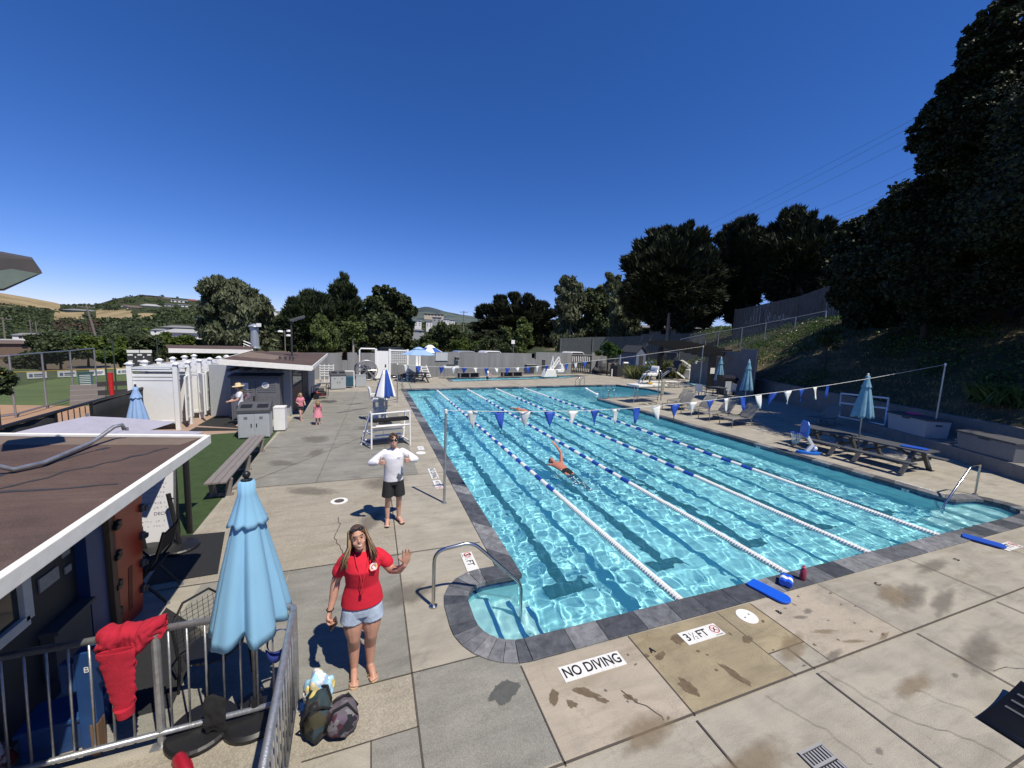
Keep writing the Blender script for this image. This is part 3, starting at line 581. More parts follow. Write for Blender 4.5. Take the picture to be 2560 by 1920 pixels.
# ---------- galvanised railing ----------
t=thing('railing','galvanised steel railing turning a corner at the bottom left','railing',(-2.83,-.08,0))
def rl(x,y,z): return (x+2.83,y+.08,z)
mb=MB(); mb.tube([rl(-7,-.02,1.04),rl(-2.87,-.06,1.05),rl(-2.83,-.09,1.05),rl(-2.82,-.13,1.05),rl(-2.66,-3.0,1.05)],.029,10); mb.build('top_rail',M_galv,t,smooth=True)
mb=MB(); mb.tube([rl(-7,-.12,.12),rl(-2.9,-.10,.12)],.024,8); mb.build('bottom_rail',M_galv,t,smooth=True); mb=MB(); mb.tube([rl(-2.83,-.14,.12),rl(-2.68,-3,.12)],.024,8); mb.build('bottom_rail',M_galv,t,smooth=True)
for x,y in ((-3.85,-.09),(-2.83,-.08),(-5.4,-.07),(-2.74,-1.6)):
    mb=MB(); mb.tube([rl(x,y,0),rl(x,y,1.04)],.032,10); p=mb.build('post',M_galv,t,smooth=True,auto=.6); mb=MB(); mb.cbox(rl(x,y,.004),.14,.12,.008); mb.build('base_plate',M_galv,p)
x=-5.3
while x<-2.92:
    if abs(x+3.85)>.06: mb=MB(); mb.tube([rl(x,-.10,.13),rl(x,-.065,1.03)],.0085,6); mb.build('baluster',M_galv,t,smooth=True)
    x+=.1275
y=-.24
while y>-2.9:
    if abs(y+1.6)>.06: X=-2.825-.053*(y+.1); mb=MB(); mb.tube([rl(X,y,.13),rl(X,y,1.03)],.0085,6); mb.build('baluster',M_galv,t,smooth=True)
    y-=.125
def cloth(name,fn,nu,nv,mat,parent=None,thick=.012,sub=1):
    vs=[fn(i/(nu-1),j/(nv-1)) for j in range(nv) for i in range(nu)]; fs=[(j*nu+i,j*nu+i+1,(j+1)*nu+i+1,(j+1)*nu+i) for j in range(nv-1) for i in range(nu-1)]
    mb=MB(); mb.add(vs,fs); o=mb.build(name,mat,parent,smooth=True); s=o.modifiers.new('solid','SOLIDIFY'); s.thickness=thick; s.offset=0
    if sub: o.modifiers.new('sub','SUBSURF').levels=1; o.modifiers['sub'].render_levels=sub
    return o
nz=lambda a,b,c,s=1.: noise.noise(V((a*s,b*s,c*s)))
# red sweatshirt over the rail
t=thing('red_sweatshirt','red sweatshirt draped over the top rail, one sleeve hanging','clothing',(-4.0,-.07,1.05))
def body(u,v):
    x=-.21+.44*u; s=v*2-1; r=(.075+.02*nz(u*3,v*3,.3))*(1-.75*max(0,u-.72)/.28)*(1-.5*max(0,.12-u)/.12); drop=.20 if s<0 else .17
    if abs(s)<.25: a=s/.25*math.pi/2; yy=r*math.sin(a); zz=.035+.055*math.cos(a)*(1+.3*math.sin(u*7))
    else: k=(abs(s)-.25)/.75; yy=math.copysign(r+.03*math.sin(u*9+k*4)*k,s); zz=.035-k*drop*(1.05-.65*abs(u-.42)**1.2*2)
    fo=.016*math.sin(u*26+5*nz(u*2,v*3,7))*(.4+.6*abs(s))+.012*nz(u*13,v*11,3); return (x+.02*nz(u*4,v*5,2),yy+math.copysign(fo,s),zz+.02*nz(u*6,v*6,5)+fo*.6+(.05*(u-.2) if u>.6 else 0))
cloth('body',body,46,40,M_redc,t,.008)
def sleeve(u,v):
    a=u*2*math.pi; w=.12-.055*v+.007*math.sin(v*31+4*nz(u*3,v*5,1))+.008*nz(u*7,v*9,2); return (-.055+.03*v+w*math.cos(a)+.008*nz(u*5,v*9,1),-.115+.03*math.sin(a)*(1-.3*v)-.01*v,-.03-.52*v)
cloth('sleeve',sleeve,32,34,M_redc,t,.006)
mb=MB(); mb.tube([(-.025,-.125,-.53),(-.02,-.127,-.60)],[.062,.055],12); mb.build('cuff',M_redc,t,smooth=True,auto=.8)
# blue visor on the corner post
t=thing('blue_visor','dark blue sun visor hanging on the railing corner post','visor',(-2.94,-.16,.80)); t.rotation_euler=(math.radians(70),.2,.5); mvis=pm('navy_visor',(.015,.035,.22),.8,var=.2)
mb=MB(); mb.lathe([(.092,-.02),(.095,.02)],24,cap=False); o=mb.build('band',mvis,t,smooth=True); s=o.modifiers.new('s','SOLIDIFY'); s.thickness=.005
mb=MB(); n=14; inn=[(.095*math.cos(a),.095*math.sin(a),-.02) for a in np.linspace(-2.6,-.5,n)]; outr=[(.095*math.cos(a)*1.12,.095*math.sin(a)-.085*math.sin((a+2.6)/2.1*math.pi),-.035) for a in np.linspace(-2.6,-.5,n)]
mb.add(inn+outr,[(i,i+1,n+i+1,n+i) for i in range(n-1)]); o=mb.build('brim',mvis,t,smooth=True); s=o.modifiers.new('s','SOLIDIFY'); s.thickness=.006
def drape(u,v): return (-.08+.16*u+.02*nz(u*4,v*4,8),(-.03-.03*math.sin(v*3)+.02*nz(u*5,v*5,3)),.10-.34*v+.03*math.sin(u*5))
t=thing('black_jacket','black cloth jacket hanging over the bottom rail by a base disc','clothing',(-3.43,-.14,.30)); cloth('body',drape,14,18,M_blkf,t,.03)
stand('black umbrella base disc in front of the railing, left one',-3.58,-.06,None); 
# red clog at the lower frame edge
t=thing('red_clog','red clog shoe lying by the railing post','shoe',(-3.60,-.37,.004),math.radians(38)); mr=pm('crimson_rubber',(.33,.012,.03),.35)
mb=MB(); L=[]
for i,(y,w,h) in enumerate([(-.14,.035,.03),(-.10,.045,.06),(-.02,.046,.072),(.05,.052,.085),(.10,.050,.07),(.135,.035,.045),(.15,.01,.02)]): L+=[(w*math.cos(a),y,.0+h*max(0,math.sin(a))) for a in np.linspace(-.3,math.pi+.3,10)]
mb.add(L,[(k*10+i,k*10+i+1,(k+1)*10+i+1,(k+1)*10+i) for k in range(6) for i in range(9)]+[(k*10+9,k*10,(k+1)*10,(k+1)*10+9) for k in range(6)]); mb.build('upper',mr,t,smooth=True)
mb=MB(); mb.prism(ccw([(.055*math.cos(a)*(1+.1*math.sin(a)),.145*math.sin(a)) for a in np.linspace(0,2*math.pi,20)[:-1]]),0,.014); mb.build('sole',mr,t)
# blue post half door and cooler behind the railing
t=thing('blue_post','blue painted wooden post with chipped paint behind the railing','post',(-4.34,.0,0)); mb=MB(); mb.box(-.055,-.045,0,.055,.05,.95); mb.build('shaft',M_bluep,t,bevel=.004); mb=MB(); mb.box(.008,-.049,.0,.058,.04,.30); mb.build('bare_wood',M_wood,t); lettering(t,'B',.07,M_wtile,FACE(.02,-.047,.80,0)); mb=MB(); mb.box(-.15,-.04,.62,-.057,.03,.88); mb.build('latch_block',M_bluep,t,bevel=.008)
t=thing('blue_crate','blue plastic storage crate on the ground behind the railing','crate',(-4.62,.20,0),.1); mb=MB(); mb.box(-.22,-.14,0,.22,.14,.26); mb.build('bin',M_bluep,t,bevel=.01); mb=MB(); mb.box(-.24,-.16,.26,.24,.16,.30); mb.build('lid',M_bluep,t,bevel=.012)
t=thing('beach_umbrella','folded maroon and white beach umbrella leaning in the shade','umbrella',(-4.95,-.02,.02)); t.rotation_euler=(.12,-.2,0)
mb=MB(); mb.lathe([(.02,.75),(.07,.55),(.13,.2),(.15,.05),(.02,.12)],14); mb.build('canopy',pm('maroon_white_canvas',(.12,.012,.02),.9,col2=(.5,.48,.46),scale=5,stops=(.47,.53)),t,smooth=True); mb=MB(); mb.tube([(0,0,0),(0,0,.95)],.015,8); mb.build('pole',M_wood,t)
# ---------- closed umbrellas ----------
def fold(mb,prof,k,amp,seed,n=96,c=(0,0,0)):
    r=random.Random(seed); cr=[(2*math.pi*(i+r.uniform(-.22,.22))/k,r.uniform(.6,1.25),r.uniform(.09,.17)) for i in range(k)]; vs=[];fs=[]
    for i,(rad,z) in enumerate(prof):
        f=i/(len(prof)-1)
        for j in range(n):
            a=2*math.pi*j/n; w=1.; hem=0.
            for ca,dp,wd in cr:
                d=(a-ca+math.pi)%(2*math.pi)-math.pi; g=math.exp(-(d/(wd*1.5))**2); w-=amp*dp*(.4+.6*f)*g; w+=amp*.32*dp*f*math.exp(-((d-wd*2.1)/wd)**2); hem+=g*dp
            w*=1+.05*math.sin(2*a+seed)+.018*noise.noise(V((math.cos(a)*3,math.sin(a)*3,z*2.2+seed)))
            vs.append((c[0]+rad*w*math.cos(a),c[1]+rad*w*math.sin(a),c[2]+z+(.045*(hem-.5)*f**3+.02*f*noise.noise(V((math.cos(a)*2,math.sin(a)*2,seed))))*min(1,rad/.25)))
    for i in range(len(prof)-1):
        for j in range(n): fs.append((i*n+j,i*n+(j+1)%n,(i+1)*n+(j+1)%n,(i+1)*n+j))
    return mb.add(vs,fs)
def closed_umbrella(label,x,y,z0,top,zb,rb,mat,seed,vent=True,ball=M_blk,pole=M_galv,base=True,pr=.02,ztop_r=.05,lean=(0,0),tiers=None,k=8):
    t=thing('patio_umbrella',label,'umbrella',(x,y,z0),seed*.7,'patio umbrellas around the deck'); H=top-z0; B=zb-z0; t.rotation_euler=(lean[0],lean[1],seed*.7)
    mb=MB(); mb.tube([(0,0,.02),(0,0,H-.06)],pr,10); mb.build('pole',pole,t,smooth=True)
    v=B+(H-B)*.76; mb=MB(); S=H-B
    fold(mb,[(rb*.22,B+S*.84),(rb*.36,B+S*.70),(rb*.48,B+S*.58),(rb*.62,B+S*.44),(rb*.76,B+S*.30),(rb*.88,B+S*.16),(rb*.97,B+S*.05),(rb,B)],k,.30,seed); o=mb.build('canopy',mat,t,smooth=True); s=o.modifiers.new('s','SOLIDIFY'); s.thickness=.006
    if vent:
        mb=MB(); fold(mb,[(.02,H-.055),(.06,H-.075),(rb*.20,B+S*.87),(rb*.33,B+S*.78),(rb*.44,B+S*.71),(rb*.48,B+S*.69)],k,.13,seed+1); o=mb.build('vent_flap',mat,t,smooth=True); s=o.modifiers.new('s','SOLIDIFY'); s.thickness=.005
    mb=MB(); mb.lathe([(.045,H-.07),(.045,H-.055),(.018,H-.05),(.016,H-.03)],14,cap=True); mb.sph((0,0,H-.01),.032,12,8); mb.build('finial',ball,t,smooth=True,auto=.6)
    for i in range(k):
        a=2*math.pi*(i+.5)/k+.1; mb=MB(); mb.tube([(0,0,H-.2),(rb*.8*math.cos(a),rb*.8*math.sin(a),B+.04)],.008,5); mb.build('rib',ball,t)
    if base: mb=MB(); mb.lathe([(.27,0),(.27,.035),(.24,.055),(.06,.07),(.045,.20),(.025,.20)],28); mb.build('base_disc',M_blk,t,smooth=True,auto=.5)
    return t
closed_umbrella('folded bright sky blue umbrella at the railing corner, closest one',-3.16,-.06,.004,2.36,.96,.315,M_sky,3,lean=(0,0),k=7)
zt=HZ(-8.75,10.6,962); closed_umbrella('folded pale blue umbrella in front of the white changing stalls',-8.75,10.6,0,zt,HZ(-8.75,10.6,1066),.30,M_skyl,5)
def open_umbrella(label,x,y,zc,r,drop,mats,k=8,poleh=None,rot=.2,vent=True,z0=0):
    t=thing('open_umbrella',label,'umbrella',(x,y,z0),rot,'open umbrellas'); zc-=z0; mb=MB(); mb.tube([(0,0,0),(0,0,zc+.05)],.022,8); mb.build('pole',M_galv,t)
    mb=MB(); n=k*4; vs=[(0,0,zc)]; ring=[]
    for f in (.35,.7,1.0):
        for j in range(n):
            a=2*math.pi*j/n; q=math.cos(math.pi/k)/math.cos((a%(2*math.pi/k))-math.pi/k); vs.append((r*f*q*math.cos(a),r*f*q*math.sin(a),zc-drop*(f**1.15)-.03*f*abs(math.sin(a*k/2))))
    fs=[];mi=[]
    for j in range(n): fs.append((0,1+j,1+(j+1)%n)); mi.append((j//4)%len(mats))
    for b in (0,1):
        for j in range(n): fs.append((1+b*n+j,1+(b+1)*n+j,1+(b+1)*n+(j+1)%n,1+b*n+(j+1)%n)); mi.append((j//4)%len(mats))
    mb.v=vs; mb.f=fs; mb.mi=mi; o=mb.build('canopy',list(mats),t,smooth=False); s=o.modifiers.new('s','SOLIDIFY'); s.thickness=.006
    if vent: mb=MB(); mb.lathe([(.012,zc+.07),(.12*r,zc+.05),(.33*r,zc-.33*drop+.055)],k*2,cap=False); o=mb.build('vent_cap',mats[-1],t); s=o.modifiers.new('s','SOLIDIFY'); s.thickness=.005
    for j in range(k): a=2*math.pi*j/k; mb=MB(); mb.tube([(.04*math.cos(a),.04*math.sin(a),zc-.02),(r*.97*math.cos(a),r*.97*math.sin(a),zc-drop-.02)],.007,5); mb.build('rib',M_galv,t)
    return t
open_umbrella('open grey lavender umbrella behind the office roof, farther left one',-6.75,4.75,2.0,1.15,.26,(M_lav,),4,rot=.5,vent=False)
open_umbrella('open grey lavender umbrella right behind the office roof edge',-5.85,3.95,1.9,1.0,.2,(M_lav,),4,rot=.62,vent=False)
# wire patio chair behind the near umbrella
t=thing('wire_chair','round backed black wire mesh chair behind the near blue umbrella','chair',(-3.62,.45,0),.9)
mb=MB(); mb.tube([(-.22,.2,.42),(-.24,.22,.75),(-.12,.25,.9),(.12,.25,.9),(.24,.22,.75),(.22,.2,.42)],.012,6); 
for i in range(9): x=-.2+.05*i; mb.bar((x,.215,.45),(x,.24,.86-.9*abs(x)**2),.003,.003)
for i in range(8): mb.bar((-.22,.225,.48+.05*i),(.22,.225,.48+.05*i),.003,.003)
mb.build('backrest',M_blk,t); mb=MB(); mb.lathe([(.24,.42),(.24,.435)],20); mb.build('seat',M_blk,t)
for sx in (-.2,.2):
    for sy in (-.18,.2): mb=MB(); mb.tube([(sx,sy,.42),(sx*1.1,sy*1.1,0)],.012,6); mb.build('leg',M_blk,t)
# ---------- plank bench ----------
t=thing('plank_bench','long grey plank bench between the turf and the left deck','bench',(-5.18,5.36,0),math.atan2(.18,3.95))
for i in range(3): mb=MB(); mb.box(-.19+.13*i,0,.39,-.07+.13*i,4.0,.43); mb.build('plank',M_tan,t,bevel=.004)
for y in (.35,2.0,3.65):
    mb=MB(); mb.bar((-.13,y,.05),(-.17,y,.37),.09,.10); mb.bar((.13,y,.05),(.17,y,.37),.09,.10); mb.bar((-.2,y,.36),(.2,y,.36),.09,.05); mb.bar((-.22,y,.025),(.22,y,.025),.09,.05); mb.build('leg_frame',M_tan,t)
# ---------- twin bins, shed ----------
def binunit(label,x,y,rz):
    t=thing('waste_bin',label,'bin',(x,y,0),rz,'twin grey waste bins'); mb=MB(); mb.box(0,0,.03,.88,.62,.86); mb.build('cabinet',M_gry,t,bevel=.012)
    mb=MB(); mb.slab([(-.02,.86),(.64,.86),(.64,1.16),(.44,1.16),(-.02,.97)],'x',-.02,.90); mb.build('hood',M_dk,t,bevel=.01)
    for i in range(2):
        x0=.03+.43*i; mb=MB(); mb.box(x0,-.014,.06,x0+.40,0,.83); d=mb.build('door',M_gry,t,bevel=.006); mb=MB(); mb.box(x0+(.33 if i==0 else .05),-.026,.40,x0+(.355 if i==0 else .075),-.013,.52); mb.build('handle',M_blk,d)
        mb=MB(); mb.lathe([(.045,0),(.045,.003)],16) if 0 else mb.box(x0+.14,-.0165,.66,x0+.24,-.0145,.75); mb.build('emblem',M_galv,d)
        mb=MB(); q=.06+.46*i; mb.add([(q,.10+.0,1.0335),(q+.32,.10,1.0335),(q+.32,.30,1.1165),(q,.30,1.1165)],[(0,1,2,3)]); mb.build('slot',M_ink,t)
    return t
binunit('grey twin waste bin at the edge of the turf near the shed',-6.23,10.62,.06); binunit('grey twin waste bin beside white baskets by the far wall',-4.55,22.5,.22)
t=thing('utility_box','plain white utility box tucked behind the near twin bin','box',(-5.42,11.55,0)); mb=MB(); mb.box(0,0,.05,.36,.4,.88); mb.build('housing',M_vinyl,t,bevel=.01); mb=MB(); mb.box(.04,.04,0,.32,.36,.05); mb.build('plinth',M_gry,t); mb=MB(); mb.box(-.005,-.008,.84,.365,.408,.885); mb.build('lid',M_vinyl,t)
t=thing('storage_shed','dark grey plastic storage shed with double doors and two signs','shed',(-7.3,13.77,0)); 
mb=MB(); mb.box(0,0,.02,1.66,.95,1.72); mb.build('body',M_gryd,t,bevel=.01); mb=MB(); mb.slab([(-.08,1.70),(1.04,1.78),(1.04,1.86),(-.08,1.78)],'x',-.06,1.72); mb.build('roof',M_dk,t,bevel=.015)
for i in range(2):
    x0=.07+.77*i; d=MB(); d.box(x0,-.03,.08,x0+.75,0,1.64); d=d.build('door',M_gryd,t,bevel=.006)
    mb=MB(); [mb.box(x0+.06+k*.165,-.042,.12,x0+.20+k*.165,-.03,.98) for k in range(4)]; [mb.box(x0+.06,-.042,1.12+k*.09,x0+.69,-.03,1.19+k*.09) for k in range(5)]; mb.build('door_panel',M_gryd,d,bevel=.004)
mb=MB(); mb.box(.76,-.075,.68,.80,-.035,.98); mb.build('handle',M_blk,t)
mb=MB(); mb.box(.25,-.052,1.22,.60,-.044,1.50); mb.build('notice',M_wtile,t); lettering(t,'POOL\nSHED',.07,M_ink,FACE(.425,-.0535,1.36,0)) if 0 else None
mb=MB(); [mb.box(.29,-.0545,1.30+.05*k,.56,-.0525,1.32+.05*k) for k in range(3)]; mb.build('notice_print',M_galv,t)
mb=MB(); mb.M=Matrix.Translation((1.18,-.046,1.40))@Matrix.Rotation(math.pi/2,4,'X'); mb.lathe([(.13,0),(.13,.006)],24); mb.build('round_sign',M_wtile,t); mb=MB(); mb.M=Matrix.Translation((1.18,-.053,1.40))@Matrix.Rotation(math.pi/2,4,'X'); mb.lathe([(.075,0),(.075,.002)],20); mb.build('sign_emblem',pm('blue_grey',(.2,.26,.36),.6,col2=(.6,.6,.6),scale=12),t)
# ---------- bath house ----------
t=thing('bath_house','grey board and batten bath house with brown low pitched roof','building',(-5.36,14.44,0))
def lb(x,y,z): return (x+5.36,y-14.44,z)
R4=[(-4.46,13.75,2.2),(-4.95,24.4,2.2),(-8.1,19.75,2.47),(-7.4,13.1,2.45)]
mb=MB(); mb.add([lb(p[0],p[1],p[2]-.14) for p in R4]+[lb(*p) for p in R4],[(0,3,2,1)[::-1],(4,5,6,7),(0,1,5,4),(1,2,6,5),(2,3,7,6),(3,0,4,7)]); rf=mb.build('roof',M_roof,t)
mb=MB(); mb.add([lb(*p) for p in ((-6.2,17.9,2.325),(-6.1,15.2,2.33),(-7.5,14.9,2.46),(-7.85,18.6,2.475))],[(0,1,2,3)]); mb.build('roof_patch',M_rooft,rf)
mb=MB(); mb.bar(lb(-4.44,13.70,2.10),lb(-7.42,13.05,2.36),.05,.21); mb.bar(lb(-4.43,13.72,2.11),lb(-4.92,24.5,2.11),.04,.17); mb.bar(lb(-8.1,19.8,2.42),lb(-10.7,17.6,2.50),.05,.2); mb.bar(lb(-7.42,13.1,2.37),lb(-8.1,19.6,2.39),.04,.17); mb.build('fascia',M_fascia,t,bevel=.005)
mb=MB(); mb.add([lb(*p) for p in ((-8.1,19.8,2.5),(-10.7,17.6,2.58),(-12.2,21,2.62),(-9,24,2.55))],[(0,1,2,3)][::1]); mb.build('roof',M_roof,t)
bat=pm('grey_siding',(.37,.39,.41),.7,var=.08); mb=MB(); mb.box(*lb(-8.3,14.75,0),*lb(-5.4,22,2.12)); mb.box(*lb(-7.6,14.44,0),*lb(-5.36,14.75,2.06)); w=mb.build('wall',bat,t)
mb=MB(); [mb.box(*lb(-7.5+i*.3,14.41,.05),*lb(-7.46+i*.3,14.44,2.05)) for i in range(8)]; mb.build('batten',bat,w)
mb=MB(); mb.box(*lb(-5.40,14.78,.02),*lb(-5.355,17.2,1.15)); mb.build('brown_panel',pm('brown_boards',(.16,.10,.075),.7,var=.25,scale=3,stretch=(1,1,7)),t); mb=MB(); mb.box(*lb(-5.40,17.3,.02),*lb(-5.35,19.2,1.95)); mb.build('door',M_char,t); mb=MB(); mb.box(*lb(-5.40,14.78,1.2),*lb(-5.352,17.1,1.95)); fr=mb.build('window',M_char,t); mb=MB(); mb.box(*lb(-5.36,14.9,1.28),*lb(-5.348,17.0,1.88)); mb.build('pane',M_glass,fr)
mb=MB(); mb.bar(lb(-5.36,14.36,1.0),lb(-5.36,14.36,1.001),.001,.001); 
mb=MB(); [mb.box(*lb(-7.25+i*.42,13.3+i*.1,1.98),*lb(-7.17+i*.42,14.44,2.08)) for i in range(6)]; mb.build('rafter_tail',M_dk,t)
for x,y in ((-5.95,15.6),(-5.7,15.4),(-5.55,15.55),(-5.4,15.4)): mb=MB(); mb.tube([lb(x,y,2.2),lb(x,y,2.42)],.035,8); mb.tube([lb(x,y,2.42),lb(x,y,2.46)],.055,8); mb.build('vent_pipe',M_dk,t)
p=W(638,869,2.47); mv=pm('painted_steel_vent',(.42,.46,.50),.4,.4,var=.15); t2=thing('vent_stack','fat silver vent stack with conical cap on the bath house','vent',(p.x,p.y,2.43)); h=HZ(p.x,p.y,809)-2.43
mb=MB(); mb.lathe([(.30,0),(.30,.06),(.23,.10),(.23,h*.42)],20); mb.build('collar',mv,t2,smooth=True,auto=.5); mb=MB(); mb.lathe([(.215,h*.42),(.215,h*.86)],20); mb.build('stack',mv,t2,smooth=True,auto=.5); mb=MB(); mb.lathe([(.34,h*.88),(.32,h*.91),(.04,h)],20); mb.build('cap',mv,t2,smooth=True,auto=.5); mb=MB(); mb.box(.18,-.30,h*.88,.42,-.2,h*1.02); mb.build('side_box',M_vinyl,t2)
p=W(730,889,2.33); h=HZ(p.x,p.y,800)-2.3; t2=thing('roof_lamp','tall thin area lamp post rising from the bath house roof','lamp post',(p.x,p.y,2.3)); mb=MB(); mb.tube([(0,0,0),(0,0,h)],.045,8); mb.build('post',M_char,t2); mb=MB(); mb.bar((-.05,0,h-.04),(.62,.1,h+.22),.32,.13); mb.build('lamp_head',M_dk,t2,bevel=.02); mb=MB(); mb.bar((.05,0,h-.07),(.58,.09,h+.13),.26,.03); mb.build('lens',M_gry,t2)
# ---------- white changing stalls ----------
t=thing('changing_stalls','row of white vinyl changing stalls with capped posts','stall block',(-8.48,12.44,0)); ZT=2.16
def post(x,y,h=ZT+.12):
    mb=MB(); mb.box(x-.065,y-.065,0,x+.065,y+.065,h); p=mb.build('post',M_vinyl,t,bevel=.006); mb=MB(); mb.box(x-.095,y-.095,h,x+.095,y+.095,h+.03); mb.lathe([(.11,0),(.05,.05),(.0,.06)],4,(x,y,h+.03)); mb.build('cap',M_vinyl,p)
def panel(a,b,z0,z1,louv=True):
    a,b=V(a),V(b); mb=MB(); zz=z1-.34 if louv else z1
    mb.bar((a.x,a.y,z0+.05),(b.x,b.y,z0+.05),.05,.10); mb.bar((a.x,a.y,(z0+zz)/2),(b.x,b.y,(z0+zz)/2),.02,zz-z0); mb.bar((a.x,a.y,zz-.03),(b.x,b.y,zz-.03),.05,.09)
    n=int((b-a).length/.10)
    for i in range(1,n): q=a.lerp(b,i/n); mb.bar((q.x,q.y,z0+.1),(q.x,q.y,zz-.08),.028,.012)
    if louv: mb.bar((a.x,a.y,zz+.09),(b.x,b.y,zz+.09),.045,.09); mb.bar((a.x,a.y,z1-.05),(b.x,b.y,z1-.05),.05,.10)
    mb.build('panel',M_vinyl,t)
YS=[0,.95,1.95,3.0,4.05,5.0]
for i,y in enumerate(YS):
    post(0,y); post(-1.25,y+.05)
    if i<len(YS): panel((-.07,y,0),(-1.18,y+.05,0),.24,ZT)
    if i<5: panel((-1.25,y+.12,0),(-1.25,YS[i+1]-.02,0),.24,ZT)
for i in range(5):
    y0,y1=YS[i],YS[i+1]; panel((0,y0+.07,0),(0,y0+.25,0),.24,ZT)
    ang=(.25,.55,.15,.6,.3)[i]; L=y1-y0-.34; a=V((.0,y1-.08,0)); b=a+V((math.sin(ang)*L,-math.cos(ang)*L,0)); mb=MB(); mb.bar((a.x,a.y,1.05),(b.x,b.y,1.05),.025,1.55)
    for z in (.30,1.05,1.80): mb.bar((a.x,a.y,z),(b.x,b.y,z),.045,.085)
    for q in (a,b): mb.bar((q.x,q.y,.27),(q.x,q.y,1.83),.05,.08)
    mb.build('door',M_vinyl,t)
mb=MB(); mb.box(-.3,5.2,.3,1.55,5.24,1.95); mb.build('end_panel',M_vinyl,t)
mb=MB(); mb.add([(0,-.04,ZT-.02),(-1.2,.0,ZT-.02),(-1.2,.9,ZT-.03),(0,.9,ZT-.03)],[(0,1,2,3)]); mb.build('ceiling_panel',M_gry,t)
sheet('stall_walk',[(-10.6,11.9),(-7.3,11.5),(-5.6,11.9),(-5.6,12.6),(-7.4,13.6),(-7.5,18),(-10.6,18)],.006,pm('tan_concrete',(.36,.25,.19),.9,var=.15))
mat_('dark rubber runner in front of the changing stalls',[(-8.15,13.0),(-6.2,12.1),(-6.2,13.3),(-7.7,16.5),(-8.2,16.5)]); mat_('small dark mat on the tan walk before the twin bin',[(-8.1,12.1),(-6.3,11.9),(-6.3,12.05),(-8.1,12.75)])
# ---------- windscreen fence, ball field ----------
M_scr=pm('black_windscreen',(.018,.02,.024),.9,var=.5,scale=2.5,stretch=(1,1,.4))
t=thing('windscreen_fence','low dark fence with black windscreen cloth along the deck edge','fence',(-9.0,6.43,0))
for i,(y0,y1,m) in enumerate([(-1,4.6,M_scr),(4.6,6.4,None),(6.4,8.1,M_scr),(8.1,9.5,None),(9.5,16.5,M_scr)]):
    fx=lambda y:-.067*(y-6.43)
    if m:
        n=12; vs=[];mb=MB()
        for k in range(n+1):
            y=y0+(y1-y0)*k/n
            for q in range(5): vs.append((fx(y)+.03*nz(y*2,q*.5,4),y-6.43,.12+1.32*q/4+.02*nz(y*3,q,1)))
        mb.add(vs,[(k*5+q,(k+1)*5+q,(k+1)*5+q+1,k*5+q+1) for k in range(n) for q in range(4)]); o=mb.build('screen_cloth',m,t,smooth=True); s=o.modifiers.new('s','SOLIDIFY'); s.thickness=.012
    mb=MB(); mb.tube([(fx(y0),y0-6.43,0),(fx(y0),y0-6.43,1.5)],.035,8); mb.build('post',M_blk,t)
    if not m:
        mb=MB(); [mb.bar((fx(y0),y0-6.43+.2*k,.1),(fx(y0),y0-6.43+.2*k,1.45),.012,.02) for k in range(1,int((y1-y0)/.2))]; mb.build('pickets',M_blk,t)
mb=MB(); mb.tube([(.5,-7.4,1.48),(-.7,10,1.48)],.04,8); mb.build('top_rail',M_blk,t); mb=MB(); mb.tube([(.5,-7.4,.12),(-.7,10,.12)],.03,8); mb.build('bottom_rail',M_blk,t)
M_mesh,nt,b=nmat('dark_netting'); tr=nt.nodes.new('ShaderNodeBsdfTransparent'); mx=nt.nodes.new('ShaderNodeMixShader'); mx.inputs[0].default_value=.38; nt.links.new(tr.outputs[0],mx.inputs[1]); nt.links.new(b.outputs[0],mx.inputs[2]); nt.links.new(mx.outputs[0],nt.nodes['Material Output'].inputs[0]); b.inputs['Base Color'].default_value=(.03,.03,.03,1)
M_net,nt,b=nmat('chain_link_netting'); tr=nt.nodes.new('ShaderNodeBsdfTransparent'); mx=nt.nodes.new('ShaderNodeMixShader'); mx.inputs[0].default_value=.18; nt.links.new(tr.outputs[0],mx.inputs[1]); nt.links.new(b.outputs[0],mx.inputs[2]); nt.links.new(mx.outputs[0],nt.nodes['Material Output'].inputs[0]); b.inputs['Base Color'].default_value=(.25,.25,.24,1)
t=thing('backstop_fence','tall grey pipe backstop fence with dark mesh beside the infield','fence',W(118,1030,-2.5)); o0=V(t.location); FB=-2.5
PB=[(-60,1060,897),(40,1045,889),(118,1022,882),(186,1003,877),(245,990,871)]; tops=[]
for i,(px,pb,pt) in enumerate(PB):
    b0=W(px,pb,FB); zt=HZ(b0.x,b0.y,pt); tops.append(V((b0.x,b0.y,zt))); mb=MB(); mb.tube([b0-o0,tops[-1]-o0],.055,8); mb.build('post',M_galv,t)
for f in (1.,.06):
    mb=MB(); mb.tube([V((q.x,q.y,FB+(q.z-FB)*f))-o0 for q in tops],.045,6); mb.build('rail',M_galv,t)
for a,c in zip(tops[:-1],tops[1:]):
    zm=(a.z-FB)*.50+FB; mb=MB(); mb.add([V((a.x,a.y,zm))-o0,V((c.x,c.y,zm))-o0,c-o0,a-o0],[(0,1,2,3)]); mb.build('dark_mesh',M_mesh,t)
t=thing('outfield_fence','low outfield fence with yellow cap rail and white banners','fence',W(100,948,FB)); o0=V(t.location); a,b0=W(-260,965,FB),W(335,936,FB); d=(b0-a); 
hh=HZ(*W(100,948,FB)[:2],929)-FB
mb=MB(); mb.tube([a-o0+V((0,0,hh)),b0-o0+V((0,0,hh))],.06,6); mb.build('cap_rail',pm('yellow_pipe',(.50,.33,.03),.5),t)
mb=MB(); mb.add([a-o0,b0-o0,b0-o0+V((0,0,hh)),a-o0+V((0,0,hh))],[(0,1,2,3)]); mb.build('netting',M_net,t)
